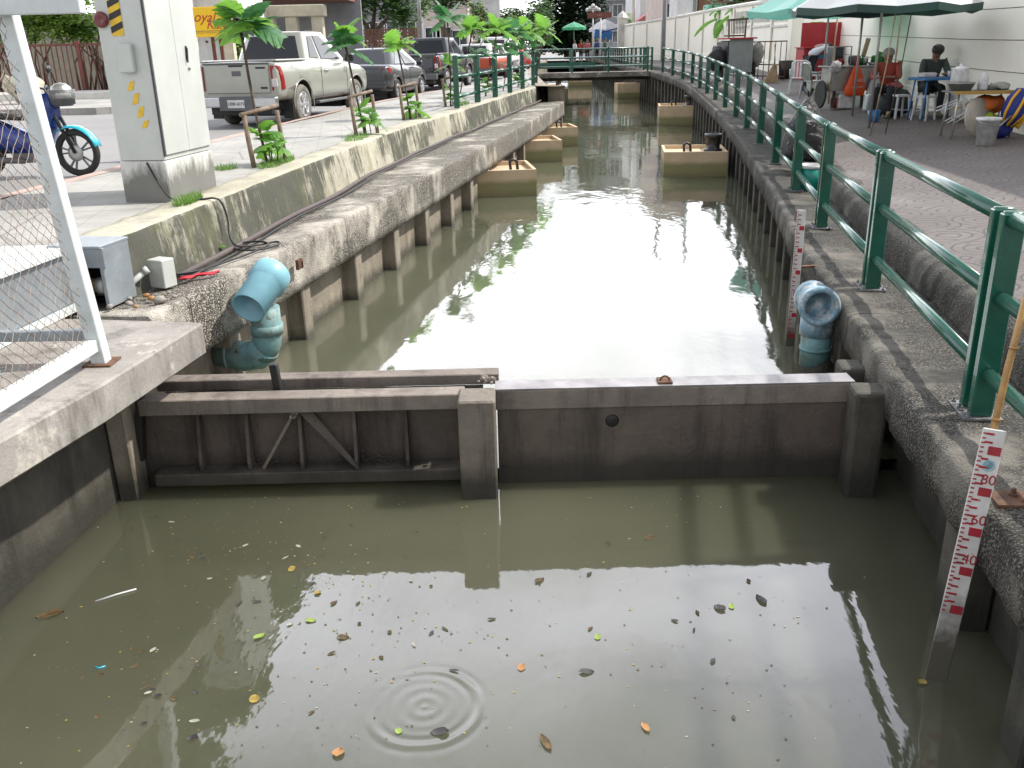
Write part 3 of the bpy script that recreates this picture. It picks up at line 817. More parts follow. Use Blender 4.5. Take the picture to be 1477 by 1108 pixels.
# ------------------------------------------------------------------ footbridge
t = thing('footbridge', 'low concrete footbridge with green railings crossing the canal', 'footbridge', (4.2, 46.8, -.9))
o = t.location
g = MB(o); g.box((4.3, 46.8, .5), (6.0, 1.6, .22)); g.build('deck', MAT['cope_light'], t)
g = MB(o); g.box((4.3, 47.0, .31), (5.6, .5, .18)); g.build('girder', MAT['pile_dark'], t)
for y in (46.12, 47.5):
    for x in (1.5, 3.25, 5.0, 6.9):
        g = MB(o); g.box((x, y, 1.17), (.09, .07, 1.12)); g.build('post', MAT['green'], t)
    for h in (1.68, 1.28, .88):
        g = MB(o); g.tube([(1.5, y, h), (6.95, y, h)], .035, 8); g.build('rail', MAT['green'], t)
g = MB(o); g.box((3.0, 47.46, .93), (3.0, .04, .28)); g.build('kick_board', MAT['green'], t)

# ------------------------------------------------------------------ boxes standing in the canal
def canal_box(label, x0, x1, y0, dep, top, pipe=True, hook=None, ang=0, stub=.12):
    cx, cy = (x0 + x1) / 2, y0 + dep / 2
    t = thing('drain_box', label, 'drain box', (cx, cy, -1.2), ang, 'drain boxes standing along the canal')
    wd = x1 - x0; th = .06; H = top + 1.2
    g = MB()
    for sx_ in (-1, 1): g.box((sx_ * (wd / 2 - th / 2), 0, H / 2), (th, dep, H))
    for sy_ in (-1, 1): g.box((0, sy_ * (dep / 2 - th / 2), H / 2), (wd - 2 * th, th, H))
    g.build('shell', MAT['box'], t)
    g = MB(); g.box((0, 0, H - .1), (wd - 2 * th, dep - 2 * th, .04)); g.build('lid', MAT['box'], t)
    if pipe:
        s = -1 if pipe == 'L' else 1
        g = MB(); px_ = s * (wd / 2 - .25)
        g.lathe((px_, 0, H - .08), [(.19, 0), (.19, .06), (.15, .07), (.15, .3), (.19, .3), (.19, .38), (.16, .38), (.13, .3), (0, .3)], 16); g.build('pipe_stub', MAT['blackplastic'], t)
    if hook:
        g = MB(); g.tube([(hook, -.1, H - .1), (hook - .02, -.1, H + .08), (hook + .05, -.08, H + .12), (hook + .12, -.05, H + .08), (hook + .14, -.05, H - .08)], .03, 8); g.build('strap', MAT['blackplastic'], t)
    return t
canal_box('brown drain box on the left bank, closest to the weir', -.95, .48, 17.3, 1.5, -.37, 'L', .3, R(6))
canal_box('brown drain box on the left bank, second from the weir', -.1, 1.3, 22.7, 1.4, -.35, 'L', None, R(6))
canal_box('brown drain box on the left bank, third from the weir, half hidden', .55, 1.95, 26.2, 1.4, -.33, 'L', .2, R(6))
canal_box('brown drain box on the right bank, closest to the weir, with a pail shaped pipe', 3.42, 4.75, 19.5, 1.5, -.35, 'R', -.2, R(-7))
canal_box('brown drain box on the right bank, second from the weir, striped by railing shadows', 5.42, 6.75, 32.5, 1.6, -.2, 'R', -.2, R(-7))
canal_box('brown drain box on the right bank, under the footbridge', 6.0, 7.3, 50.5, 1.6, -.1, None, None, R(0))
canal_box('brown drain box on the left bank, under the footbridge', 1.6, 3.1, 50, 1.6, -.1)
canal_box('brown drain box in mid channel shadow beyond the footbridge', 4.6, 6.2, 68, 1.6, .0)
# ------------------------------------------------------------------ lettering
def lettering(name, s, size, mw, mat, parent, depth=.002, align='CENTER', shear=0):
    """flat raised letters; mw places the text's XY plane in the parent's frame"""
    cu = bpy.data.curves.new(name, 'FONT'); cu.body = s; cu.size = size; cu.extrude = depth; cu.align_x = align; cu.align_y = 'CENTER'; cu.shear = shear
    tmp = bpy.data.objects.new('tmp', cu); COL.objects.link(tmp)
    dg = bpy.context.evaluated_depsgraph_get()
    me = bpy.data.meshes.new_from_object(tmp.evaluated_get(dg))
    bpy.data.objects.remove(tmp); bpy.data.curves.remove(cu)
    me.transform(mw); me.materials.clear(); me.materials.append(mat); me.name = name
    o = bpy.data.objects.new(name, me); COL.objects.link(o); o.parent = parent
    return o

# ------------------------------------------------------------------ left foreground: fence, winch, boxes, cables
t = thing('chain_link_fence', 'white framed chain link fence panel standing on the slab at the left edge', 'fence', (-2.36, 4.93, .13))
o = t.location
A = Vector((-2.36, 4.93, .13)); D = Vector((-.085, -1, 0)).normalized(); lean = Vector((-.075, 0, 1))
g = MB(o); g.bar(A, A + lean * 2.3, .085, .085, (0, 1, 0)); g.build('post', MAT['white_metal'], t, .005)
g = MB(o); g.box(A + Vector((0, 0, .006)), (.16, .16, .012)); g.build('base_plate', MAT['rust'], t)
g = MB(o); g.bar(A + lean * .12 - D * .0 + D * .045, A + D * 4.2 + lean * .12, .06, .07); g.build('bottom_rail', MAT['white_metal'], t, .004)
g = MB(o); g.bar(A + lean * 1.9 + Vector((-3, .0, 0)) + Vector((0, -.08, 0)), A + lean * 1.9 + Vector((.42, -.08, .0)), .07, .085); g.build('top_rail', MAT['white_metal'], t, .004)
g = MB(o)
L_, H0, H1, sp = 3.4, .15, 1.9, .056
nW = int((L_ + H1 - H0) / (sp * 1.25)) + 1
for sgn in (1, -1):
    for i in range(nW):
        s0 = i * sp * 1.25
        a = (s0, H0) if sgn < 0 else (s0 - (H1 - H0), H0); b = (s0 - (H1 - H0), H1) if sgn < 0 else (s0, H1)
        # clip to 0..L_
        (x0, z0), (x1, z1) = a, b
        pts = []
        n = 34
        for k in range(n + 1):
            x = x0 + (x1 - x0) * k / n; z = z0 + (z1 - z0) * k / n
            if 0.03 <= x <= L_:
                wob = .006 * noise.noise(Vector((x * 2, z * 2, 5)))
                pts.append(A + D * (x + wob) + lean * (z + wob) + Vector((.004 * (1 if (k + i) % 2 else -1), 0, 0)))
        if len(pts) > 2: g.tube(pts, .0019, 4, False, False)
g.build('mesh', MAT['wire'], t, weld=False)

t = thing('metal_ramp_cover', 'grey sheet metal cover against the pavement edge behind the chain link fence', 'metal cover', (-3.1, 5.6, .13))
o = t.location
g = MB(o); g.prism([(-3.02, 6.28, .13), (-3.22, 4.6, .13), (-3.6, 2.6, .13), (-6, 2.6, .13), (-6, 6.28, .13)], (0, 0, .40)); g.build('side_sheet', MAT['sheet'], t, .006)
g = MB(o); g.prism([(-2.98, 6.3, .533), (-3.2, 4.5, .533), (-3.6, 2.5, .533), (-6, 2.5, .533), (-6, 6.3, .533)], (0, 0, .02)); g.build('top_sheet', MAT['white_metal'], t)
g = MB(o); g.bar((-3.0, 6.2, .16), (-3.22, 4.4, .16), .03, .05); g.build('foot_strip', MAT['white_metal'], t)
t = thing('winch', 'grey steel winch housing with a rope drum in its dark opening', 'winch', (-2.95, 6.35, .13))
o = t.location; m = RZ(R(-10))
g = MB(o)
g.box((-3.16, 6.38, .34), (.03, .34, .43), m); g.box((-2.80, 6.33, .34), (.03, .34, .43), m); g.box((-2.98, 6.36, .555), (.40, .36, .02), m)
g.box((-2.98, 6.2, .48), (.37, .02, .14), m); g.box((-2.98, 6.51, .34), (.37, .02, .43), m)
g.build('housing', MAT['sheet'], t, .004)
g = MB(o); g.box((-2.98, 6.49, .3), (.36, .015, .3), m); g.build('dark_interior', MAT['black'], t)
g = MB(o); g.tube([(-3.1, 6.27, .27), (-3.04, 6.262, .27)], .062, 14); g.tube([(-2.9, 6.245, .27), (-2.84, 6.235, .27)], .062, 14); g.build('drum_flange', MAT['steel'], t)
g = MB(o)
for k in range(9): 
    x = -3.035 + k * .0155; g.tube([(x, 6.26 - (x + 3.03) * .13, .27), (x + .014, 6.26 - (x + 3.016) * .13, .27)], .05, 14)
g.tube([(-2.95, 6.2, .29), (-2.93, 6.12, .2), (-2.92, 6.03, .14)], .008, 6); g.tube([(-2.97, 6.2, .31), (-3.06, 6.16, .33), (-3.12, 6.2, .36)], .008, 6)
g.build('rope', MAT['rope'], t)
t = thing('junction_box', 'small pale grey electrical box with a stub of conduit on the coping', 'junction box', (-2.66, 6.72, .13))
o = t.location
g = MB(o); g.box((-2.64, 6.74, .24), (.15, .13, .215), RZ(R(-25))); g.build('case', MAT['cab'], t, .006)
g = MB(o); g.tube([(-2.9, 6.5, .13), (-2.8, 6.56, .21), (-2.715, 6.62, .285)], .021, 10); g.tube([(-2.73, 6.61, .275), (-2.70, 6.63, .295)], .029, 10); g.build('conduit_stub', MAT['cab'], t)
tag(MB((-2.9, 3.4, .2)).tube([(-3.25, 4.9, .19), (-2.85, 4.7, .17), (-2.75, 3.3, .2), (-2.9, 2.2, .2)], .03, 10).build('water_pipe', MAT['pvc']), 'thin pale blue water pipe lying behind the chain link fence', 'pipe')
tag(MB((-2.98, 4.65, .13)).box((-2.98, 4.68, .36), (.035, .035, .46)).build('marker_stake', MAT['palewood'], None, .004), 'short pale stake behind the chain link mesh', 'stake')
t = MB((-3.4, 4.9, .2)); t.bar((-5, 5.0, .3), (-2.42, 4.94, .3), .05, .06); tag(t.build('cross_bar', MAT['sheet'], None, .004), 'grey horizontal steel bar tying the fence post back', 'bar')
g = MB((-2.45, 6.95, .14))
rows = []
for i in range(9):
    u = i / 8
    rows.append([(-2.56 + .24 * u + .015 * math.sin(9 * u), 6.86 + .2 * u + v * (.05 - .03 * u) + .01 * math.sin(14 * u), .155 + .02 * abs(math.sin(6 * u + v * 2)) ) for v in (-1, -.3, .3, 1)])
g.grid(rows, True); o = g.build('red_rag', MAT['redrag']); sol = o.modifiers.new('thick', 'SOLIDIFY'); sol.thickness = .01
tag(o, 'crumpled red rag beside the junction box on the coping', 'rag')
# conduits along the foot of the kerb wall
pp = []
for p, d, n in frames(spline(p3(LK), .5)):
    if 6.9 < p.y < 31.5: pp.append(p + n * (.2 + .02 * math.sin(p.y * 1.3)) + Vector((0, 0, .155 + .01 * math.sin(p.y * 2.1))))
g = MB(pp[0]); g.tube(pp, .026, 8); tag(g.build('conduit', MAT['cable']), 'thick brown conduit running along the foot of the kerb wall', 'conduit')
g = MB(pp[0]); g.tube([p + Vector((.075, 0, -.012)) + Vector((.02 * math.sin(i * .9), 0, 0)) for i, p in enumerate(pp[:24])], .011, 6); tag(g.build('conduit', MAT['black']), 'thin black cable beside the thick conduit on the coping', 'cable')
cab_c = [(-3.19, 8.19, .9), (-3.1, 8.16, .72), (-2.96, 8.1, .58), (-2.72, 8.16, .575), (-2.6, 8.2, .565), (-2.55, 8.22, .4), (-2.53, 8.15, .25), (-2.45, 8.05, .17), (-2.3, 8.15, .15), (-2.15, 8.3, .15), (-2.1, 8.15, .15), (-2.22, 7.95, .15), (-2.42, 7.95, .155), (-2.5, 8.2, .155), (-2.3, 8.25, .165), (-2.18, 8.1, .16), (-2.3, 7.7, .15), (-2.5, 7.2, .15), (-2.58, 6.85, .2)]
g = MB((-2.6, 8.1, .15)); g.tube(spline(cab_c, .05), .009, 6); tag(g.build('cable', MAT['black']), 'black cable drooping from the grey cabinet and coiled on the coping', 'cable')

# rubble on the coping near the winch
for i, (x, y, s) in enumerate([(-2.58, 6.32, .035), (-2.5, 6.25, .05), (-2.7, 6.2, .03), (-2.66, 6.42, .028), (-2.44, 6.38, .022), (-2.75, 6.35, .025), (-2.62, 6.12, .022), (-2.52, 6.5, .018), (-2.8, 6.12, .03)]):
    g = MB((x, y, .13)); g.ball((x, y, .135 + s * .4), (s, s * .8, s * .55), 8, RZ(i)); 
    for v in g.bm.verts: v.co += noise.noise_vector(v.co * 30 + Vector((i, 0, 0))) * s * .35
    tag(g.build('rubble', MAT['slab'] if i % 3 else MAT['debris_org']), 'small lump of rubble lying between the winch and the slab', 'rubble', 'rubble on the coping by the winch')

# left blue pipe
t = thing('drain_pipe', 'bright blue plastic drain pipe with an angled open end on the left coping', 'drain pipe', (-2.0, 7.05, -.8))
o = t.location
P0 = Vector((-1.97, 7.0, -.52)); 
g = MB(o); g.tube([(-2.45, 7.12, -.53), (-2.2, 7.06, -.55), (-2.08, 7.03, -.53), (-2.0, 7.01, -.45)], [.125, .125, .125, .125], 20); g.lathe((-2.34, 7.09, -.54), [(.13, -.012), (.137, 0), (.13, .012)], 18, RY(R(90))); g.build('lower_elbow', MAT['pvc_mud'], t)
g = MB(o); g.tube([(-2.04, 7.02, -.52), (-1.985, 7.0, -.42), (-1.97, 7.0, -.3), (-1.97, 7.0, -.12)], .118, 20); g.tube([(-1.97, 7.0, -.34), (-1.97, 7.0, -.26)], .13, 20); g.build('riser', MAT['pvc_mud'], t)
ax = Vector((-.18, -.62, -.28)).normalized(); c0 = Vector((-1.91, 7.12, .12))
g = MB(o); xx = ax.to_track_quat('Z', 'Y').to_matrix().to_4x4()
g.lathe(c0, [(.0, -.02), (.15, -.015), (.155, .0), (.155, .12), (.135, .13), (.135, .44), (.124, .44), (.124, .16), (0, .16)], 26, xx); g.build('open_pipe', MAT['pvc'], t)
g = MB(o); g.lathe(c0, [(.1235, .17), (.1235, .165), (0, .165)], 22, xx); g.build('pipe_interior', MAT['pvc_in'], t)
# right pipe
t = thing('drain_pipe', 'scraped pale blue plastic drain pipe with a flanged round mouth by the right coping', 'drain pipe', (2.5, 7.0, -.9))
o = t.location
g = MB(o); g.tube([(2.85, 7.0, -.78), (2.62, 6.98, -.8), (2.52, 6.97, -.76), (2.48, 6.96, -.66)], .125, 20); g.build('lower_elbow', MAT['pile_dark'], t)
g = MB(o); g.tube([(2.48, 6.96, -.7), (2.47, 6.96, -.4)], .118, 20); g.tube([(2.475, 6.96, -.57), (2.475, 6.96, -.54)], .128, 20); g.build('riser', MAT['pvc_mud'], t)
g = MB(o); g.tube([(2.47, 6.96, -.44), (2.47, 6.96, -.3)], .132, 20); g.tube([(2.47, 6.96, -.32), (2.465, 6.97, -.2), (2.46, 7.02, -.13)], .12, 20); g.build('collar', MAT['pvc_old'], t)
ax = Vector((-.1, -.93, .02)).normalized(); xx = ax.to_track_quat('Z', 'Y').to_matrix().to_4x4(); c0 = aty(1183, 443, 6.72) - ax * .32
g = MB(o); g.lathe(c0, [(0, -.01), (.13, -.005), (.14, .0), (.14, .07), (.125, .08), (.125, .26), (.155, .265), (.155, .33), (.115, .33), (.112, .06), (0, .06)], 26, xx); g.build('mouth', MAT['pvc_old'], t)
g = MB(o); g.lathe(c0, [(.1115, .075), (.1115, .065), (0, .065)], 22, xx); g.build('pipe_interior', MAT['pvc_in'], t)

# ------------------------------------------------------------------ electrical cabinet
t = thing('electrical_cabinet', 'tall pale grey electrical cabinet with yellow and black hazard stripes on a concrete plinth', 'cabinet', (-3.17, 8.67, ZL), R(-8))
g = MB(); g.box((0, 0, .175), (.44, .94, .37)); g.build('plinth', MAT['plinth'], t, .01)
g = MB(); g.box((0, 0, 1.3), (.42, .92, 1.87)); g.build('body', MAT['cab'], t, .006)
g = MB(); g.box((.0, 0, 2.27), (.5, 1.0, .08)); g.build('roof', MAT['cab'], t, .01)
for s in (-1, 1):
    g = MB(); g.box((.219, s * .222, 1.31), (.018, .44, 1.8))
    d = g.build('door', MAT['cab'], t, .004)
    if s < 0:
        h = MB(); h.box((.232, .19, 1.25), (.012, .025, .13)); h.bar((.245, .185, 1.3), (.245, .165, 1.17), .012, .014); h.build('handle', MAT['blackplastic'], d, .003)
        h = MB(); h.lathe((.229, .2, 1.12), [(.013, 0), (.013, .012), (0, .012)], 10, RY(R(90))); h.build('lock', MAT['bolt'], d)
g = MB(); g.box((.222, -.462, 1.31), (.014, .022, 1.82)); g.build('door_gasket', MAT['cabline'], t)
g = MB(); g.box((.02, -.49, 1.22), (.13, .06, .23)); g.build('side_box', MAT['cab'], t, .008)
g = MB(); g.lathe((-.16, -.46, 1.53), [(.062, 0), (.066, .02), (.055, .04), (.035, .045), (.025, .035), (0, .035)], 20, RX(R(90))); g.build('siren', MAT['redlens'], t)
g = MB(); g.box((-.035, -.4625, 1.7), (.11, .003, .6)); st = g.build('hazard_strip', MAT['yellow'], t)
g = MB()
for k in range(6):
    z = 1.42 + k * .1; g.prism([(-.09, -.4645, z), (.02, -.4645, z + .045), (.02, -.4645, z + .095), (-.09, -.4645, z + .05)], (0, -.002, 0))
g.build('black_stripe', MAT['black'], st)
g = MB()
for k, (z0, z1) in enumerate(((.955, 1.04), (.84, .94), (.73, .83), (.64, .715))):
    x = .03 + .026 * k - .03
    g.prism([(x - .035, -.4615, z0), (x + .02, -.4615, z0 + .01), (x + .045, -.4615, z1), (x - .005, -.4615, z1 - .015)], (0, -.002, 0))
g.build('painted_mark', MAT['yellow'], t)

# ------------------------------------------------------------------ plants
def leaf(mb, base, az, el, L, W, droop, nl=6, roll=0):
    """one deeply lobed leaf"""
    d = Vector((math.cos(az), math.sin(az), 0)); side = Vector((-math.sin(az), math.cos(az), 0))
    def mid(t):
        return base + d * (L * t * math.cos(el) * (1 - .15 * droop * t)) + Vector((0, 0, L * (t * math.sin(el) - droop * t * t * .55)))
    sd = side * math.cos(roll) + Vector((0, 0, math.sin(roll)))
    for s in (-1, 1):
        prev = None
        for i in range(nl):
            t0 = .1 + .9 * i / nl; t1 = .1 + .9 * (i + 1) / nl
            wv = W * math.sin(math.pi * (.2 + .7 * (i + .5) / nl)) ** .7
            a, b = mid(t0), mid(t1)
            fwd = (b - a).normalized()
            dz = Vector((0, 0, -.25 * wv))
            tip = mid((t0 + t1) / 2) + sd * s * wv + fwd * wv * .42 + dz
            e1 = mid(t0) + sd * s * wv * .74 + dz * .5 + fwd * wv * .1; e2 = mid(t1) + sd * s * wv * .7 + dz * .4 + fwd * wv * .12
            mb.poly([a, e1, tip, e2, b] if s > 0 else [b, e2, tip, e1, a], False)

def crown(mb, c, n, L, W, lo=-.3, hi=1.2, droop=.6):
    for i in range(n):
        az = i * 2.399 + random.uniform(-.3, .3); el = lo + (hi - lo) * (i + .5) / n
        leaf(mb, Vector(c) + Vector((0, 0, random.uniform(-.06, .04))), az, el, L * random.uniform(.62, 1.05), W * random.uniform(.65, 1.0), droop * random.uniform(.6, 1.3), 4, random.uniform(-.4, .4))

def sapling(label, base, top, crowns, stake=True, low=True, stake_label=None, plant_label=None, h=.62):
    base = Vector(base); top = Vector(top)
    t = thing('breadfruit_sapling', label, 'sapling', base, 0, 'breadfruit saplings along the canal')
    o = t.location
    g = MB(o); mid = base.lerp(top, .5) + Vector((random.uniform(-.03, .03), random.uniform(-.05, .05), 0))
    g.tube(spline([base, mid, top], .2), .017, 7); g.build('trunk', MAT['bark'], t)
    for (c, n, L, mat) in crowns:
        g = MB(o); crown(g, base + Vector(c), n, L, L * .48); g.build('leaf_crown', MAT[mat], t, weld=False)
    if stake:
        s = thing('sapling_stake', stake_label, 'stake', base + Vector((-.02, -.1, 0)), 0, 'stick frames holding the saplings'); so_ = s.location
        for sx_, sy_ in ((-.12, -.22), (.14, .28)):
            g = MB(so_); q = base + Vector((sx_ + .02, sy_, -.02)); g.tube([q, q + Vector((-.03, 0, h * .5)), q + Vector((-.05, 0, h))], [.03, .028, .026], 8); g.build('upright', MAT['stake'], s)
        g = MB(so_); g.tube([base + Vector((-.17, -.28, h - .03)), base + Vector((.1, .34, h + .03))], .024, 8); g.build('crossbar', MAT['stake'], s)
    if low:
        pt = thing('young_plant', plant_label, 'plant', base + Vector((.06, .03, 0)), 0, 'leafy young plants at the saplings feet')
        g = MB(pt.location)
        for k in range(3):
            q = pt.location + Vector((random.uniform(-.08, .08), random.uniform(-.08, .12), 0))
            g.tube([q, q + Vector((random.uniform(-.03, .03), 0, random.uniform(.15, .3)))], .008, 5)
        g.build('stems', MAT['bark'], pt)
        g = MB(pt.location); crown(g, pt.location + Vector((0, 0, .22)), 9, .36, .15, -.1, 1.0, .9); crown(g, pt.location + Vector((-.1, .05, .38)), 6, .3, .13, .0, 1.1, .7); g.build('leaves', MAT['leaf_young'], pt, weld=False)

def onS(px, py): return at(px, py, ZL)
b = onS(386, 238); tp = aty(348, 48, b.y + .15)
sapling('tall thin breadfruit sapling nearest the grey cabinet, in front of the silver pickup tailgate', b, tp, [((tp.x - b.x, .15, tp.z - b.z + .12), 10, .55, 'leaf_young'), ((tp.x - b.x + .14, .1, tp.z - b.z + .08), 6, .5, 'leaf_dark')], True, True, 'stick frame of two uprights around the sapling nearest the cabinet', 'leafy plant at the foot of the sapling nearest the cabinet')
b = onS(527, 196); tp = aty(497, 60, b.y + .1)
sapling('breadfruit sapling in front of the silver pickup front wheel', b, tp, [((tp.x - b.x, .1, tp.z - b.z - .05), 8, .46, 'leaf_dark'), ((tp.x - b.x + .02, .1, tp.z - b.z + .12), 5, .44, 'leaf_young')], True, True, 'stick frame before the silver pickup front wheel', 'leafy plant before the silver pickup front wheel')
b = onS(592, 172); tp = aty(572, 62, b.y + .1)
sapling('breadfruit sapling in front of the dark saloon car', b, tp, [((tp.x - b.x, .1, tp.z - b.z), 8, .5, 'leaf_young')], True, True, 'stick frame before the dark saloon car', 'bushy plant before the dark saloon car')
b = onS(650, 153); tp = aty(645, 25, b.y + .1)
sapling('breadfruit sapling just before the first post of the left railing', b, tp, [((tp.x - b.x, .1, tp.z - b.z), 10, .66, 'leaf_dark'), ((.0, 0, .95), 7, .42, 'leaf_young')], True, True, 'stick frame just before the left railing', 'leafy plant just before the left railing')
for i, (px, pyb, pyt, D, mat, txt) in enumerate([(682, 140, 42, 23.5, 'leaf_young', 'first'), (718, 130, 40, 26, 'leaf_young', 'second'), (742, 126, 45, 29, 'leaf_dark', 'third'), (762, 118, 46, 31.5, 'leaf_young', 'fourth'), (786, 110, 42, 34, 'leaf_young', 'last')]):
    q = aty(px, pyb, D); b = Vector((q.x - .35, D, ZL + .02)); tp = aty(px, pyt, D + .1)
    sapling('breadfruit sapling behind the left railing, %s one along it from the camera' % txt, b, tp, [((tp.x - b.x, .1, tp.z - b.z), 8, random.uniform(.55, .75), mat), ((tp.x - b.x + .1, .2, tp.z - b.z - .5), 6, .5, 'leaf_dark')], False, i in (1, 3), None, 'leafy plant behind the left railing under the %s sapling there' % txt)

def grass_tuft(label, c, n, rx, ry, h=.07):
    g = MB(c); c = Vector(c)
    for i in range(n):
        r = math.sqrt(random.random()); a = random.uniform(0, 6.283)
        q = c + Vector((rx * r * math.cos(a), ry * r * math.sin(a), 0)); a = random.uniform(0, 6.28); hh = h * random.uniform(.5, 1.2)
        d = Vector((math.cos(a), math.sin(a), 0)); s = Vector((-d.y, d.x, 0)) * .005
        g.poly([q - s, q + s, q + d * hh * .6 + Vector((0, 0, hh))])
    o = g.build('grass', MAT['grass'], None, weld=False); tag(o, label, 'grass', None, 'stuff')
grass_tuft('tuft of grass', onS(272, 293) + Vector((0, 0, .015)), 420, .09, .3)
grass_tuft('grass', onS(400, 236), 900, .16, .6)
grass_tuft('grass', onS(325, 244), 160, .14, .16)
grass_tuft('grass', onS(515, 200), 500, .16, .7)
grass_tuft('grass', onS(600, 168), 500, .2, .7)
grass_tuft('grass', onS(665, 150), 300, .2, .8)
q = aty(323, 358, 8.1)
g = MB((q.x, q.y, q.z)); crown(g, (q.x, q.y, q.z - .03), 5, .12, .035, .0, 1.2, .4); tag(g.build('seedling', MAT['leaf_young'], None, weld=False), 'small bright green seedling growing from the stained kerb wall', 'plant')
# ------------------------------------------------------------------ vehicles
def cut(o, cutters):
    """subtract meshes, keep the plain result"""
    tmp = []
    for c in cutters:
        cc = c.build('cutter', MAT['black']); cc.parent = o.parent; tmp.append(cc)
        md = o.modifiers.new('cut', 'BOOLEAN'); md.operation = 'DIFFERENCE'; md.object = cc; md.solver = 'EXACT'
        try: md.material_mode = 'TRANSFER'
        except Exception: pass
    bpy.context.view_layer.update()
    dg = bpy.context.evaluated_depsgraph_get()
    me = bpy.data.meshes.new_from_object(o.evaluated_get(dg))
    o.modifiers.clear(); o.data = me
    for cc in tmp: bpy.data.objects.remove(cc)

def loft(mb, stations, smooth=True, cap=True):
    """stations: (y, [(x,z) right half from bottom centre to top centre])"""
    rows = []
    for y, half in stations:
        rows.append([(x, y, z) for x, z in half] + [(-x, y, z) for x, z in half[::-1] if x > 1e-6])
    V = mb.grid(rows, smooth, True)
    if cap: mb.face(V[0][::-1]); mb.face(V[-1])
    return V

def wheel(parent, x, y, r, w, rim_r, tyre='tyre', spokes=6):
    s = 1 if x > 0 else -1
    g = MB(); m = RY(R(90)) if s > 0 else RY(R(-90))
    g.lathe((x, y, r), [(rim_r, -w), (r * .94, -w), (r, -w * .8), (r, -w * .18), (r * .95, -.01), (rim_r * 1.06, 0), (rim_r, -.02), (rim_r * .96, -.05), (0, -.05)], 28, m)
    wh = g.build('wheel', MAT[tyre], parent)
    g = MB()
    g.lathe((x, y, r), [(rim_r * 1.0, -.02), (rim_r, 0), (rim_r * .9, -.005), (rim_r * .86, -.03)], 28, m)
    g.lathe((x, y, r), [(.0, .004), (rim_r * .24, .0), (rim_r * .3, -.03)], 14, m)
    for k in range(spokes):
        a = 2 * math.pi * k / spokes
        q0 = Vector((x - s * .012, y + rim_r * .2 * math.cos(a), r + rim_r * .2 * math.sin(a))); q1 = Vector((x - s * .012, y + rim_r * .93 * math.cos(a), r + rim_r * .93 * math.sin(a)))
        g.bar(q0, q1, rim_r * .26, .03, (1, 0, 0))
    g.build('rim', MAT['alloy'], wh, .004)
    return wh

def lower_half(w, zb, zt, crownh=.02, sh=.045, inset=0):
    h = zt - zb
    return [(0, zb), (w - .16, zb), (w - .05, zb + .04), (w - .015, zb + .25 * h), (w, zb + .5 * h), (w - .005, zb + .72 * h), (w - .02, zt - .06), (w - .05, zt - .012), (w - .1 - inset, zt), (0, zt + crownh)]

def car_body(t, stn, axles, wr, w, paint, gh, hubs=.23, tyre='tyre', arch=1.2):
    g = MB(); loft(g, [(y, lower_half(hw, zb, zt)) for y, zb, zt, hw in stn])
    body = g.build('body', MAT[paint], t)
    cs = []
    for ya in axles:
        for s in (-1, 1):
            c = MB(); c.tube([(s * (w - .3), ya, wr + .01), (s * (w + .2), ya, wr + .01)], wr * arch, 28, True, False); cs.append(c)
    cut(body, cs)
    for ya in axles:
        for s in (-1, 1): 
            wheel(t, s * (w - .015), ya, wr, .2, wr * .64, tyre)
            a = MB(); pts = [(s * (w - .008), ya + wr * arch * 1.04 * math.cos(b), wr + .01 + wr * arch * 1.04 * math.sin(b)) for b in [math.pi * k / 14 for k in range(-1, 16)]]
            a.tube(pts, .011, 6); a.build('wheel_arch', MAT[paint], t)
        u = MB(); u.box((0, ya, wr + .05), (2 * (w - .28), wr * 2.3, .5)); u.build('wheel_well', MAT['black'], t)
    # greenhouse: base ring -> roof ring
    y0b, y1b, zb, wb, y0t, y1t, zt, wt = gh
    g = MB()
    def ring(y0, y1, z, w_, k):  # rounded rectangle
        r = k; return [(-w_ + r, y0, z), (w_ - r, y0, z), (w_, y0 + r, z), (w_, y1 - r * 2, z), (w_ - r * 1.6, y1, z), (-w_ + r * 1.6, y1, z), (-w_, y1 - r * 2, z), (-w_, y0 + r, z)]
    rows = [ring(y0b, y1b, zb, wb, .08)]
    for f in (.93, 1.0):
        rows.append(ring(y0b + (y0t - y0b) * f, y1b + (y1t - y1b) * f, zb + (zt - zb) * (f if f < 1 else .985), wb + (wt - wb) * f, .1))
    rows.append(ring(y0t + .1, y1t - .14, zt, wt - .1, .1))
    rows.append(ring(y0t + .4, y1t - .5, zt + .015, wt * .4, .05))
    V = g.grid(rows, True, True); g.face(V[-1])
    cabin = g.build('cabin', MAT[paint], t)
    def P(u, v, face):
        ya, yb = y0b + (y0t - y0b) * v, y1b + (y1t - y1b) * v; z = zb + (zt - zb) * v; w_ = wb + (wt - wb) * v
        if face == 'rear': return Vector(((2 * u - 1) * (w_ - .06), ya - .004, z))
        if face == 'front': return Vector(((2 * u - 1) * (w_ - .1), yb + .004, z))
        s = 1 if face == 'r' else -1
        return Vector((s * (w_ + .004), ya + .06 + (yb - ya - .2) * u, z))
    return body, cabin, P

def pane(parent, P, face, pts, mat='glass', name='window'):
    g = MB(); q = [P(u, v, face) for u, v in pts]
    n = {'rear': Vector((0, -1, 0)), 'front': Vector((0, 1, 0)), 'r': Vector((1, 0, 0)), 'l': Vector((-1, 0, 0))}[face]
    g.prism([p - n * .02 for p in q], n * .03); return g.build(name, MAT[mat], parent, .004)

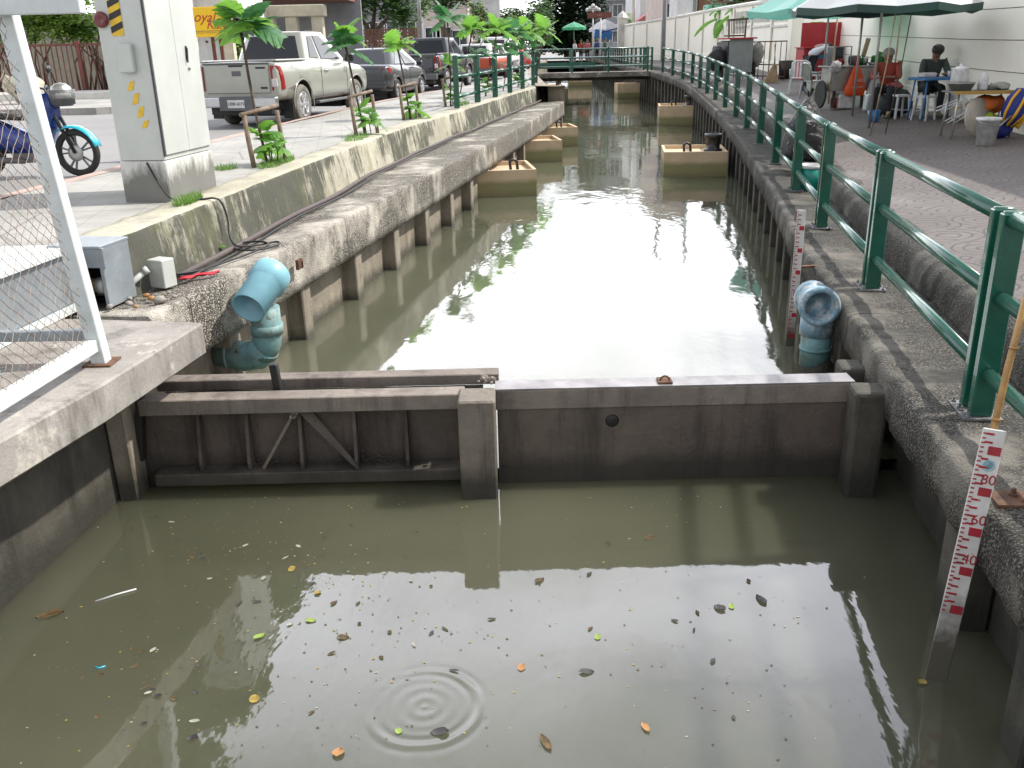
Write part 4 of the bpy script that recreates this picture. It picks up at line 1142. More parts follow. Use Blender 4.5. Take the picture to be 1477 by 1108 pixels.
def pickup(label, loc, rz, paint, plate, tyre='tyre', chrome_bumper=True, group='vehicles parked along the left kerb'):
    t = thing('pickup_truck', label, 'pickup truck', loc, rz, group)
    st = [(-2.52, .56, 1.2, .83), (-2.48, .52, 1.23, .86), (-1.6, .47, 1.23, .88), (-.95, .44, 1.23, .88), (.9, .44, 1.2, .88), (1.2, .44, 1.17, .88), (2.0, .46, 1.1, .87), (2.45, .48, 1.0, .83), (2.62, .52, .86, .74)]
    body, cabin, P = car_body(t, st, (-1.42, 1.66), .39, .88, paint, (-.98, 1.35, 1.2, .80, -.74, .42, 1.81, .66), .25, tyre)
    g = MB(); g.box((0, -1.74, 1.238), (1.46, 1.42, .05)); g.build('bed_liner', MAT['greyplast'], t, .01)
    for s in (-1, 1):
        g = MB(); g.bar((s * .78, -2.46, 1.262), (s * .78, -1.02, 1.262), .08, .03); g.build('bed_rail', MAT[paint], t, .01)
    g = MB(); g.box((0, -2.53, .93), (1.36, .04, .54)); tg = g.build('tailgate', MAT[paint], t, .012)
    g = MB(); g.box((0, -2.545, 1.03), (.2, .02, .1)); g.build('tailgate_handle', MAT['greyplast'], tg, .008)
    g = MB(); g.box((0, -2.53, 1.215), (1.4, .05, .025)); g.build('tailgate_cap', MAT['greyplast'], tg)
    g = MB(); g.box((0, -2.552, 1.17), (.3, .006, .035)); g.build('badge', MAT['ink'], tg)
    g = MB(); g.box((.52, -2.552, 1.13), (.2, .006, .035)); g.build('emblem', MAT['ink'], tg)
    g = MB(); g.box((.56, -2.552, .76), (.14, .006, .04)); g.build('emblem', MAT['ink'], tg)
    for s in (-1, 1):
        g = MB(); g.prism([(s * .71, -2.555, 1.17), (s * .86, -2.50, 1.17), (s * .885, -2.42, 1.0), (s * .885, -2.38, .72), (s * .72, -2.555, .70)], (0, .12, 0)); l = g.build('tail_light', MAT['lampred'], t, .012)
        g = MB(); g.prism([(s * .73, -2.563, .92), (s * .83, -2.535, .93), (s * .84, -2.53, .78), (s * .735, -2.563, .77)], (0, .03, 0)); g.build('reverse_lens', MAT['lampclear'], l, .005)
    g = MB(); g.box((0, -2.6, .50), (1.66, .16, .2)); bm_ = g.build('rear_bumper', MAT['chrome' if chrome_bumper else 'greyplast'], t, .03, seg=2)
    g = MB(); g.box((0, -2.62, .47), (.72, .16, .26)); g.build('bumper_step', MAT['greyplast'], bm_, .01)
    g = MB(); g.box((0, -2.706, .47), (.36, .01, .15)); pl = g.build('number_plate', MAT['plate'], t, .004)
    lettering('plate_text', plate, .085, T(0, -2.713, .47) @ RX(R(90)), MAT['ink'], pl)
    g = MB(); g.box((0, -2.3, .36), (1.3, .4, .2)); g.tube([(-.0, -1.42, .39), (.7, -1.42, .39)], .06, 8); g.box((0, 0, .4), (1.3, 4.2, .14)); g.build('underbody', MAT['black'], t)
    for s in (-1, 1):
        g = MB(); g.box((s * .78, -2.02, .3), (.22, .02, .3)); g.build('mud_flap', MAT['black'], t)
        g = MB(); g.bar((s * .9, -.8, .40), (s * .9, 1.15, .40), .1, .05); g.build('side_step', MAT['greyplast'], t, .01)
        f = 'r' if s > 0 else 'l'
        pane(t, P, f, [(.06, .16), (.3, .12), (.28, .86), (.1, .84)], name='quarter_window'); pane(t, P, f, [(.36, .1), (.9, .08), (.78, .62), (.66, .86), (.35, .87)], name='side_window')
        g = MB(); g.box((s * .99, 1.0, 1.26), (.2, .1, .15)); g.bar((s * .82, 1.0, 1.22), (s * .95, 1.0, 1.22), .03, .03); g.build('wing_mirror', MAT['blackplastic'], t, .02)
        for yy in (-.42, 1.05): 
            g = MB(); g.box((s * .8815, yy, .82), (.004, .012, .7)); g.build('door_seam', MAT['cabline'], t)
        g = MB(); g.box((s * .89, -.15, 1.02), (.03, .18, .04)); g.build('door_handle', MAT['chrome'], t, .008)
        g = MB(); g.box((s * .62, 2.56, .86), (.3, .1, .2)); g.build('headlight', MAT['lampclear'], t, .03)
    pane(t, P, 'rear', [(.06, .14), (.94, .14), (.91, .86), (.09, .86)], name='rear_window'); pane(t, P, 'front', [(.03, .1), (.97, .1), (.93, .9), (.07, .9)], name='windscreen')
    return t

def saloon(label, loc, rz, paint, group='vehicles parked along the left kerb', name='saloon_car', cat='car', H=1.47, hatch=False):
    t = thing(name, label, cat, loc, rz, group)
    st = [(-2.18, .42, .86, .70), (-2.12, .34, .98, .80), (-1.7, .26, 1.02, .85), (-.8, .22, .98, .86), (.8, .22, .95, .86), (1.3, .24, .9, .85), (1.9, .3, .78, .8), (2.15, .36, .62, .68)]
    gh = (-1.75, 1.35, .97, .78, -.98, .3, H, .56) if not hatch else (-2.1, 1.5, .95, .8, -1.85, .5, H, .66)
    body, cabin, P = car_body(t, st, (-1.27, 1.28), .305, .86, paint, gh)
    for s in (-1, 1):
        f = 'r' if s > 0 else 'l'
        pane(t, P, f, [(.12, .12), (.46, .1), (.46, .86), (.24, .84)], name='side_window'); pane(t, P, f, [(.5, .1), (.92, .08), (.76, .6), (.62, .86), (.5, .86)], name='side_window')
        g = MB(); g.prism([(s * .58, -2.19, .92), (s * .80, -2.1, .95), (s * .85, -1.85, .93), (s * .84, -1.95, .78), (s * .6, -2.19, .76)], (0, .1, 0)); g.build('tail_light', MAT['lampred'], t, .015)
        g = MB(); g.box((s * .93, .75, 1.02), (.18, .1, .12)); g.build('wing_mirror', MAT[paint], t, .02)
        g = MB(); g.box((s * .862, -.3, .84), (.02, .16, .03)); g.build('door_handle', MAT['chrome'], t, .006)
        g = MB(); g.box((s * .863, -.02, .66), (.004, .01, .6)); g.build('door_seam', MAT['cabline'], t)
    pane(t, P, 'rear', [(.06, .08), (.94, .08), (.88, .9), (.12, .9)], name='rear_window'); pane(t, P, 'front', [(.05, .1), (.95, .1), (.9, .9), (.1, .9)], name='windscreen')
    g = MB(); g.box((0, -2.16, .48), (1.5, .14, .2)); g.build('rear_bumper', MAT[paint], t, .04, seg=2)
    g = MB(); g.box((0, -2.185, .72), (.36, .01, .14)); g.build('number_plate', MAT['plate'], t)
    g = MB(); g.box((0, -2.15, .82), (.6, .06, .03)); g.build('boot_trim', MAT['chrome'], t)
    g = MB(); g.box((0, 0, .3), (1.3, 3.6, .14)); g.build('underbody', MAT['black'], t)
    g = MB(); g.lathe((0, -.9, H), [(.03, 0), (.012, .03), (.006, .12), (0, .12)], 8); g.build('aerial', MAT['blackplastic'], t)
    return t

def van(label, loc, rz, paint, name='minivan', cat='van', group='vehicles parked along the left kerb', H=1.95):
    t = thing(name, label, cat, loc, rz, group)
    st = [(-2.3, .4, .98, .78), (-2.2, .35, 1.0, .84), (1.4, .35, 1.0, .85), (2.1, .4, .92, .8), (2.3, .45, .8, .7)]
    body, cabin, P = car_body(t, st, (-1.4, 1.45), .33, .85, paint, (-2.25, 2.0, .98, .81, -2.1, 1.2, H, .72))
    for s in (-1, 1):
        f = 'r' if s > 0 else 'l'
        pane(t, P, f, [(.06, .16), (.44, .16), (.44, .84), (.08, .84)], name='side_window'); pane(t, P, f, [(.5, .16), (.88, .16), (.76, .84), (.5, .84)], name='side_window')
        g = MB(); g.box((s * .76, -2.29, .85), (.12, .08, .34)); g.build('tail_light', MAT['lampred'], t, .015)
    pane(t, P, 'rear', [(.08, .14), (.92, .14), (.9, .86), (.1, .86)], name='rear_window')
    g = MB(); g.box((0, -2.3, .45), (1.6, .14, .2)); g.build('rear_bumper', MAT['greyplast'], t, .03)
    g = MB(); g.box((0, -2.305, .72), (.36, .02, .14)); g.build('number_plate', MAT['plate'], t)
    g = MB(); g.box((0, 0, .36), (1.3, 3.8, .14)); g.build('underbody', MAT['black'], t)
    return t

hd = lambda a: -R(a)
pickup('silver extended cab pickup truck parked at the kerb, seen from its rear corner', (-4.72, 21.15, ZROAD), hd(12), 'silver', '1208 6075', 'dusty_tyre')
saloon('dark saloon car parked between the silver and the dark pickup', (-3.72, 29.3, ZROAD), hd(11), 'greycar')
pickup('dark grey pickup truck parked beyond the saloon car', (-2.62, 36.5, ZROAD), hd(13), 'darkcar', '9517', 'tyre', False)
van('white and orange three door taxi parked beyond the dark pickup', (-.95, 45.5, ZROAD), hd(11), 'orangecar', 'taxi', 'taxi', H=1.6)
for o in bpy.data.objects:
    if o.name.startswith('cabin') and o.parent and o.parent.name.startswith('taxi'): o.data.materials[0] = MAT['whitecar']
van('white minivan parked beyond the orange taxi', (-.2, 53, ZROAD), hd(9), 'whitecar')
saloon('red car parked far along the left kerb', (.7, 61, ZROAD), hd(8), 'redcar', hatch=True, H=1.5)
van('white van far off near the big dark trees', (-1.6, 70, ZROAD), hd(8), 'whitecar')

# ------------------------------------------------------------------ blue motorcycle (local x = forward)
t = thing('motorcycle', 'blue and cyan underbone motorcycle with a grey front basket on the road behind the fence', 'motorcycle', (-5.92, 11.55, ZROAD), R(-6))
def moto_wheel(x):
    g = MB(); N = 36
    rows = []
    for k in range(N):
        a = 2 * math.pi * k / N; c = Vector((x + .245 * math.cos(a), 0, .285 + .245 * math.sin(a))); u = Vector((math.cos(a), 0, math.sin(a)))
        rows.append([c + u * .042 * math.cos(b) + Vector((0, .042 * math.sin(b), 0)) for b in [2 * math.pi * j / 10 for j in range(10)]])
    rows.append(rows[0]); g.grid(rows, True, True)
    wh = g.build('wheel', MAT['tyre'], t)
    g = MB()
    for k in range(5):
        a = 2 * math.pi * k / 5 + .5
        for s in (-.18, .18):
            g.bar((x + .03 * math.cos(a), 0, .285 + .03 * math.sin(a)), (x + .205 * math.cos(a + s), 0, .285 + .205 * math.sin(a + s)), .02, .022, (0, 1, 0))
    g.tube([(x, -.05, .285), (x, .05, .285)], .035, 12); g.build('rim', MAT['greyplast'], wh)
    g = MB(); g.lathe((x, -.045, .285), [(.05, 0), (.1, 0), (.1, .006), (.05, .006)], 20, RX(R(90))); g.build('brake_disc', MAT['steel'], wh)
moto_wheel(.62); moto_wheel(-.62)
g = MB()
for s in (-.055, .055): g.tube([(.62, s, .285), (.44, s, .72), (.38, s, .95)], .022, 8)
g.build('fork', MAT['blackplastic'], t)
g = MB(); rows = []
for k in range(9):
    a = R(15 + 14 * k); c = Vector((.60 + .32 * math.cos(a), 0, .30 + .33 * math.sin(a)))
    rows.append([c + Vector((0, y, -.03 * abs(y) / .07)) for y in (-.075, -.03, .03, .075)])
g.grid(rows, True); o = g.build('front_fender', MAT['cyanbike'], t); sm = o.modifiers.new('thick', 'SOLIDIFY'); sm.thickness = .012
g = MB(); rows = []
for x, z0, z1, w_ in ((.50, .78, .98, .03), (.42, .62, 1.02, .14), (.33, .45, 1.0, .19), (.28, .36, .86, .2), (.22, .32, .7, .19)):
    rows.append([(x, 0, z0), (x - .02, w_, z0 + .05), (x - .03, w_ * 1.05, (z0 + z1) / 2), (x, w_ * .7, z1 - .03), (x, 0, z1), (x, -w_ * .7, z1 - .03), (x - .03, -w_ * 1.05, (z0 + z1) / 2), (x - .02, -w_, z0 + .05)])
V = g.grid(rows, True, True); g.face(V[0]); g.face(V[-1]); g.build('leg_shield', MAT['bluebike'], t)
g = MB(); rows = []
for x, z0, z1, w_ in ((.3, .42, .62, .07), (.1, .30, .5, .1), (-.2, .3, .62, .12), (-.5, .48, .74, .13), (-.9, .66, .78, .06)):
    rows.append([(x, w_, z0), (x, w_, z1), (x, 0, z1 + .02), (x, -w_, z1), (x, -w_, z0)])
V = g.grid(rows, True, True); g.face(V[0]); g.face(V[-1]); g.build('body_fairing', MAT['bluebike'], t)
g = MB(); rows = []
for x, z, w_ in ((.02, .68, .09), (-.25, .70, .13), (-.5, .76, .13), (-.85, .8, .1)):
    rows.append([(x, w_, z), (x, w_ * .8, z + .06), (x, 0, z + .075), (x, -w_ * .8, z + .06), (x, -w_, z)])
V = g.grid(rows, True, True); g.face(V[0]); g.face(V[-1]); g.build('saddle', MAT['seat'], t)
g = MB(); g.box((.0, 0, .28), (.38, .2, .2)); g.tube([(.0, -.12, .2), (-.3, -.15, .22), (-.85, -.16, .32)], [.03, .04, .045], 10); g.tube([(-.62, .09, .285), (-.1, .06, .3)], .02, 6); g.build('engine', MAT['greyplast'], t, .01)
g = MB(); g.tube([(.38, 0, .92), (.34, 0, 1.04), (.3, .12, 1.07), (.22, .34, 1.03)], .014, 8); g.tube([(.34, 0, 1.04), (.3, -.12, 1.07), (.22, -.34, 1.03)], .014, 8); g.tube([(.24, .3, 1.04), (.2, .36, 1.02)], .02, 8); g.tube([(.24, -.3, 1.04), (.2, -.36, 1.02)], .02, 8); g.build('handlebar', MAT['blackplastic'], t)
for s in (-1, 1):
    g = MB(); g.tube([(.28, s * .2, 1.06), (.26, s * .28, 1.22)], .007, 6); g.ball((.26, s * .3, 1.26), (.02, .06, .045), 10); g.build('mirror', MAT['blackplastic'], t)
g = MB(); g.lathe((.55, 0, .84), [(.0, 0), (.11, 0), (.15, .1), (.16, .19), (.145, .19), (.14, .02), (0, .02)], 16); g.build('basket', MAT['greyplast'], t)
tag(MB((-5.34, 11.45, 1.25)).lathe((-5.36, 11.47, 1.33), [(.13, 0), (.135, .05), (.11, .13), (.06, .17), (0, .18)], 16).build('helmet', MAT['steel']), 'silver grey helmet resting in the motorcycle basket', 'helmet')
c = at(168, 236, ZROAD + .02)
g = MB((c.x, c.y, ZROAD)); g.lathe((c.x + .1, c.y + .4, ZROAD + .01), [(.15, 0), (.17, .08), (.13, .25), (.1, .42), (.07, .6), (0, .6)], 10)
tag(g.build('traffic_bollard', MAT['greyplast']), 'dark grey rubber bollard half hidden behind the electrical cabinet', 'bollard')
# ------------------------------------------------------------------ right: long wall
t = thing('boundary_wall', 'long cream painted wall with a capped top behind the stalls on the right', 'wall', (8.3, 14.9, .3))
o = t.location
wr = spline([Vector((x, y, zR(x, y) - .1)) for x, y in WR], 1.0)
wn_ = [p for p in wr if p.y < 33.3]; wf = [p for p in wr if p.y > 33.6]
WH = 2.75
for part, nm in ((wn_, 'near_face'), (wf, 'far_face')):
    hh = WH if part is wn_ else WH - .1
    g = MB(o); sweep(g, part, [(0, -.4), (0, hh), (.2, hh), (.2, -.4)], 0, cap=True)
    # shallow plinth step and horizontal grooves as thin raised courses
    g.build('wall_face', MAT['wall'], t)
    g = MB(o); sweep(g, part, [(-.05, hh - .0), (-.05, hh + .1), (.08, hh + .16), (.25, hh + .1), (.25, hh), (-.05, hh)], 0, cap=True); g.build('wall_cap', MAT['wallcap'], t)
    g = MB(o); sweep(g, part, [(-.0, -.3), (-.03, -.3), (-.03, .5), (0, .52)], 0); g.build('plinth', MAT['wall'], t)
g = MB(o)
for z in (1.0, 1.5, 2.0, 2.5): sweep(g, wn_, [(-.003, z), (-.003, z + .012)])
g.build('course_joint', MAT['cope_dark'], t)
fw = frames(wf)
for i in range(0, len(fw) - 4, 4):
    p, d, n = fw[i]
    g = MB(o); a = math.atan2(d.y, d.x); g.box(p + n * -.06 + Vector((0, 0, 1.3)), (.18, .05, 2.6), RZ(a)); g.build('pilaster', MAT['wall'], t)
    if i < 10:
        g = MB(o)
        for k in range(16):
            q = p.lerp(fw[i + 4][0], (k + 1.5) / 18); g.box(q + n * -.012 + Vector((0, 0, 2.2)), (.09, .03, .5), RZ(a))
        g.box(p.lerp(fw[i + 4][0], .5) + n * -.02 + Vector((0, 0, 1.8)), ((fw[i + 4][0] - p).length - .3, .05, .08), RZ(a)); g.build('balustrade_panel', MAT['wallcap'], t)
p = [q for q in wr if q.y > 33.0][0]
g = MB(o); g.box((p.x - .05, 33.5, p.z + 1.3), (.5, .5, 3.1)); g.box((p.x - .05, 33.5, p.z + 2.9), (.6, .6, .12)); g.build('pier', MAT['wall'], t, .02)
p = wr[-1]
g = MB(o); g.box((p.x - .1, p.y, p.z + 1.6), (.7, .7, 3.4)); g.lathe((p.x - .1, p.y, p.z + 3.3), [(.5, 0), (.3, .3), (0, .55)], 4, smooth=False); g.build('end_pier', MAT['wallcap'], t)

# ------------------------------------------------------------------ people
def skin_mesh(name, chains, mat, parent, off, sub=1):
    """chains: list of [(point, radius), ...]; one connected skin over shared joints"""
    me = bpy.data.meshes.new(name); V = []; E_ = []; Rr = []; idx = {}
    for ch in chains:
        prev = None
        for p, r in ch:
            key = tuple(round(c, 4) for c in p)
            if key not in idx:
                idx[key] = len(V); V.append(Vector(p)); Rr.append(r)
            if prev is not None and prev != idx[key]: E_.append((prev, idx[key]))
            prev = idx[key]
    me.from_pydata([v - Vector(off) for v in V], E_, []); me.materials.append(mat)
    o = bpy.data.objects.new(name, me); COL.objects.link(o); o.parent = parent
    sk = o.modifiers.new('skin', 'SKIN'); sk.use_smooth_shade = True
    me.skin_vertices[0].data[0].use_root = True
    for i, r in enumerate(Rr):
        rr = r if isinstance(r, tuple) else (r, r)
        me.skin_vertices[0].data[i].radius = rr
    s = o.modifiers.new('sub', 'SUBSURF'); s.levels = sub; s.render_levels = sub
    dg = bpy.context.evaluated_depsgraph_get()
    m2 = bpy.data.meshes.new_from_object(o.evaluated_get(dg)); o.modifiers.clear(); o.data = m2
    if not m2.materials: m2.materials.append(mat)
    for p in m2.polygons: p.use_smooth = True
    return o

def person(label, base, rz, J, shirt, trousers, hat=None, shoes='shoe', hair=True, sleeve=1.0, group=None):
    """J: joints in metres, local frame (x right, y forward, z up)"""
    t = thing('person', label, 'person', base, rz, group)
    v = {k: Vector(p) for k, p in J.items()}
    body = []
    body.append([(v['pelvis'], .11), (v['waist'], .10), (v['chest'], (.13, .1)), (v['neck'], .05), (v['head'] - (v['head'] - v['neck']).normalized() * .03, .092), (v['head'] + (v['head'] - v['neck']).normalized() * .06, .1)])
    for s in 'lr':
        body.append([(v['chest'], (.13, .1)), (v[s + 'sh'], .055), (v[s + 'el'], .042), (v[s + 'wr'], .028), (v[s + 'hd'], .035)])
        d = (v[s + 'hd'] - v[s + 'wr']).normalized(); sd = d.cross(Vector((0, 0, 1)));
        sd = sd.normalized() if sd.length > .1 else Vector((1, 0, 0))
        for k, (off_, ln) in enumerate(((-.024, .055), (-.008, .07), (.008, .072), (.024, .06))):
            body.append([(v[s + 'hd'], .035), (v[s + 'hd'] + sd * off_ + d * .035, .0095), (v[s + 'hd'] + sd * off_ * 1.1 + d * (.035 + ln * .6) + Vector((0, 0, -.01)), .008)])
        body.append([(v[s + 'hd'], .035), (v[s + 'hd'] + sd * .045 + d * .01, .01), (v[s + 'hd'] + sd * .05 + d * .04, .009)])
        body.append([(v['pelvis'], .11), (v[s + 'hip'], .085), (v[s + 'kn'], .055), (v[s + 'an'], .036), (v[s + 'to'], .03)])
    b = skin_mesh('body', body, MAT['skin'], t, (0, 0, 0), 1)
    # face: nose, eyes, mouth, ears as small relief joined to the head
    f = Vector(J.get('face', (0, 1, 0))).normalized(); up = (v['head'] - v['neck']).normalized(); f = (f - up * f.dot(up)).normalized(); side = f.cross(up)
    h = v['head'] + up * .02
    g = MB()
    g.ball(h + f * .088 - up * .01, (.014, .018, .022), 8)
    for s in (-1, 1): g.ball(h + side * s * .085, (.012, .022, .03), 8)
    g.build('face_relief', MAT['skin'], b)
    g = MB()
    for s in (-1, 1): g.ball(h + f * .078 + side * s * .032 + up * .022, .01, 6)
    g.ball(h + f * .078 - up * .05, (.022, .012, .006), 6); g.build('eyes_and_mouth', MAT['hair'], b)
    if hair:
        m = Matrix((side, f, up)).transposed().to_4x4()
        g = MB(); g.ball(h - f * .032 + up * .036, (.1, .094, .094), 16, m); hr = g.build('hair', MAT['hair'], t)
    if hat:
        m = Matrix((side, f, up)).transposed().to_4x4()
        g = MB(); g.lathe(h + up * .045, [(.11, -.02), (.112, 0), (.106, .05), (.07, .085), (0, .095)], 18, m)
        g.ball(h + up * .042 + f * .11, (.075, .07, .01), 10, m); g.build('hat', MAT[hat], t)
    sh = [[(v['pelvis'] + Vector((0, 0, .02)), (.15, .125)), (v['waist'], (.15, .12)), (v['chest'], (.175, .125)), (v['chest'].lerp(v['neck'], .8), .075)]]
    for s in 'lr':
        e = v[s + 'el'].lerp(v[s + 'wr'], .75) if sleeve == 1.0 else v[s + 'sh'].lerp(v[s + 'el'], sleeve)
        ch = [(v['chest'], (.175, .125)), (v[s + 'sh'], .075)]
        if sleeve == 1.0: ch += [(v[s + 'el'], .06), (e, .045)]
        else: ch += [(e, .065)]
        sh.append(ch)
    skin_mesh('shirt', sh, MAT[shirt], t, (0, 0, 0), 2)
    tr = []
    for s in 'lr': tr.append([(v['pelvis'], (.145, .125)), (v[s + 'hip'], .1), (v[s + 'kn'], .075), (v[s + 'an'] + Vector((0, 0, .03)), .055)])
    skin_mesh('trousers', tr, MAT[trousers], t, (0, 0, 0), 2)
    g = MB()
    for s in 'lr':
        d = v[s + 'to'] - v[s + 'an']; c = v[s + 'an'].lerp(v[s + 'to'], .55); c.z = min(v[s + 'an'].z, v[s + 'to'].z) - .005
        a = math.atan2(d.y, d.x); g.ball(c, (.125, .05, .042), 12, RZ(a))
    g.build('shoes', MAT[shoes], t)
    return t

def standing(h=1.65, **kw):
    s = h / 1.7
    J = dict(pelvis=(0, 0, .92), waist=(0, 0, 1.1), chest=(0, .0, 1.32), neck=(0, .01, 1.48), head=(0, .03, 1.6),
             lsh=(-.19, 0, 1.39), lel=(-.23, -.02, 1.12), lwr=(-.23, .06, .9), lhd=(-.23, .09, .82), rsh=(.19, 0, 1.39), rel=(.23, -.02, 1.12), rwr=(.23, .06, .9), rhd=(.23, .09, .82),
             lhip=(-.09, 0, .88), lkn=(-.1, .02, .5), lan=(-.1, 0, .08), lto=(-.11, .15, .04), rhip=(.09, 0, .88), rkn=(.1, .02, .5), ran=(.1, 0, .08), rto=(.11, .15, .04), face=(0, 1, 0))
    J.update(kw)
    return {k: (tuple(c * s for c in p) if k != 'face' else p) for k, p in J.items()}

# man on a stool at the blue table, leaning forward over a cup
sit = spotR(1330, 163)
def sitting(seat=.42, lean=.18, **kw):
    J = dict(pelvis=(0, 0, seat + .1), waist=(0, lean * .35, seat + .28), chest=(0, lean * .8, seat + .48), neck=(0, lean * 1.1, seat + .6), head=(0, lean * 1.3 + .02, seat + .71),
             lsh=(-.19, lean * .85, seat + .55), lel=(-.25, lean + .12, seat + .32), lwr=(-.12, lean + .34, seat + .33), lhd=(-.08, lean + .42, seat + .34), rsh=(.19, lean * .85, seat + .55), rel=(.25, lean + .12, seat + .32), rwr=(.12, lean + .34, seat + .33), rhd=(.08, lean + .42, seat + .34),
             lhip=(-.1, .04, seat + .08), lkn=(-.14, .42, seat + .08), lan=(-.14, .38, .08), lto=(-.15, .54, .04), rhip=(.1, .04, seat + .08), rkn=(.14, .42, seat + .08), ran=(.14, .38, .08), rto=(.15, .54, .04), face=(0, 1, -.25))
    J.update(kw); return J
TB = spotR(1348, 172); TB = Vector((TB.x, TB.y, zR(TB.x, TB.y)))
mp = Vector((TB.x + .12, TB.y + .72, 0)); mp.z = zR(mp.x, mp.y)
person('seated man in a dark green jacket and dark cap leaning over the blue table', mp, R(172), sitting(.46, .2, face=(.2, 1, -.4)), 'shirtgreen', 'trouser', 'hair')
wp = Vector((TB.x - .55, TB.y + 1.1, 0)); wp.z = zR(wp.x, wp.y)
person('seated person in a rust red shirt and grey hat behind the blue table', wp, R(150), sitting(.44, .12, face=(.5, 1, 0)), 'shirtred', 'trouser', 'hatgrey', hair=False)

def table(label, c, L, W, H, rz, mat, leg='steel', th=.03):
    t = thing('table', label, 'table', c, rz)
    g = MB(); g.box((0, 0, H), (L, W, th)); g.build('tabletop', MAT[mat], t, .01)
    for sx_ in (-1, 1):
        for sy_ in (-1, 1):
            g = MB(); g.tube([(sx_ * (L / 2 - .06), sy_ * (W / 2 - .06), 0), (sx_ * (L / 2 - .1), sy_ * (W / 2 - .1), H - .01)], .016, 8); g.build('leg', MAT[leg], t)
    return t
table('blue folding table with cups and bottles where two people sit', TB, .95, .6, .74, R(8), 'bluetable', 'bluetable', .05)
def lathe_thing(name, label, cat, c, prof, mat, n=16, group=None):
    g = MB(c); g.lathe(c, prof, n); return tag(g.build(name, MAT[mat]), label, cat, group)
zt = TB.z + .77
lathe_thing('water_bottle', 'clear water bottle standing at the right side of the blue table', 'bottle', (TB.x + .33, TB.y + .05, zt), [(.032, 0), (.034, .02), (.034, .15), (.014, .2), (.014, .24), (0, .24)], 'drum', 12)
lathe_thing('cup', 'white paper cup in front of the man in the green jacket', 'cup', (TB.x + .14, TB.y - .05, zt), [(.028, 0), (.038, .1), (.033, .1), (.026, .01), (0, .01)], 'whitewash', 12)
g = MB((TB.x - .3, TB.y, zt)); g.box((TB.x - .3, TB.y - .1, zt + .04), (.3, .2, .08), RZ(.3)); tag(g.build('checked_cloth', MAT['whitebag'], None, .02), 'folded pale cloth at the left end of the blue table', 'cloth')

def stool(label, c, rz=0, s=1.0, mat='chairwhite', group='plastic stools by the stalls', tilt=None):
    t = thing('plastic_stool', label, 'stool', c, rz, group)
    if tilt: t.rotation_euler = tilt
    g = MB(); g.box((0, 0, .44 * s), (.27, .27, .025)); g.box((0, 0, .425 * s), (.25, .25, .03)); g.build('seat', MAT[mat], t, .012, seg=2)
    for sx_ in (-1, 1):
        for sy_ in (-1, 1):
            g = MB(); g.bar((sx_ * .15, sy_ * .15, 0), (sx_ * .11, sy_ * .11, .43 * s), .045, .02, (0, 1, 0)); g.build('leg', MAT[mat], t, .004)
    for sy_ in (-1, 1):
        g = MB(); g.bar((-.135, sy_ * .135, .17 * s), (.135, sy_ * .135, .17 * s), .03, .012); g.build('stretcher', MAT[mat], t)
    return t
def at_y(px, y_):  # ground point at depth y under a sight line
    q = aty(px, 150, y_); return Vector((q.x, y_, zR(q.x, y_)))
stool('white plastic stool beneath the man in the green jacket', (mp.x, mp.y, mp.z), .2)
stool('white plastic stool beneath the person in the rust red shirt', (wp.x, wp.y, wp.z), .4)
c = at_y(1298, TB.y + .55); stool('white plastic stool standing empty left of the seated pair', c, .1)
c = at_y(1334, TB.y - .05); stool('white plastic stool under the near edge of the blue table', c, .6)
# folded stools leaning in a row beside the bucket
for i, (px, m, txt) in enumerate([(1358, 'chairwhite', 'first leaning white plastic stool right of the blue table'), (1369, 'chairwhite', 'second leaning white plastic stool right of the blue table'), (1382, 'gold', 'yellow plastic stool leaning beside the white ones')]):
    c = at_y(px, TB.y - .55); stool(txt, (c.x, c.y, c.z + .1), .3, 1.0, m, 'plastic stools by the stalls', (R(60), R(-8), R(65)))

# board table with odds and ends by the wall
BT = Vector((aty(1412, 150, 15.0).x, 14.65, 0)); BT.z = zR(BT.x, BT.y)
t = table('worn grey board table with a brown edge against the cream wall', (BT.x, BT.y + .35, BT.z), 1.0, .62, .7, R(-6), 'tabletop', 'steel', .03)
g = MB(); g.box((0, -.305, .7), (1.0, .03, .05)); g.build('edge_strip', MAT['goldedge'], t)
c = Vector((BT.x - .28, BT.y + .45, BT.z + .72)); lathe_thing('basin', 'dented steel basin on the left end of the worn board table', 'basin', c, [(.15, 0), (.21, .12), (.22, .12), (.2, .1), (.14, .015), (0, .015)], 'steel')
c = Vector((BT.x - .3, BT.y + .5, BT.z + .84)); lathe_thing('pot', 'white enamel pot standing in the steel basin', 'pot', c, [(.12, 0), (.13, .02), (.13, .2), (.135, .21), (.05, .24), (.02, .25), (.02, .28), (0, .28)], 'pail')
c = Vector((BT.x - .1, BT.y + .1, BT.z + .02))
g = MB(c); m = RX(R(72)) @ RZ(R(0)); m = RZ(R(25)) @ RX(R(78))
g.lathe((c.x, c.y, c.z + .3), [(0, -.02), (.3, -.02), (.31, 0), (.3, .02), (0, .02)], 24, m); o = g.build('round_board', MAT['beige']); tag(o, 'beige oval board leaning under the worn table', 'board')
def drape(name, label, cat, c, size, mat, seed=0, rz=0.0, n=9):
    """soft crumpled bundle"""
    g = MB(c); g.ball((c[0], c[1], c[2] + size[2]), size, 20, RZ(rz))
    for v in g.bm.verts:
        k = noise.noise_vector((v.co + Vector((seed * 3.1, 0, 0))) * (2.2 / max(size))) * max(size) * .32 + noise.noise_vector((v.co + Vector((seed, 5, 0))) * (7 / max(size))) * max(size) * .1
        v.co += k
        if v.co.z < 0: v.co.z *= .2
    return tag(g.build(name, MAT[mat]), label, cat)
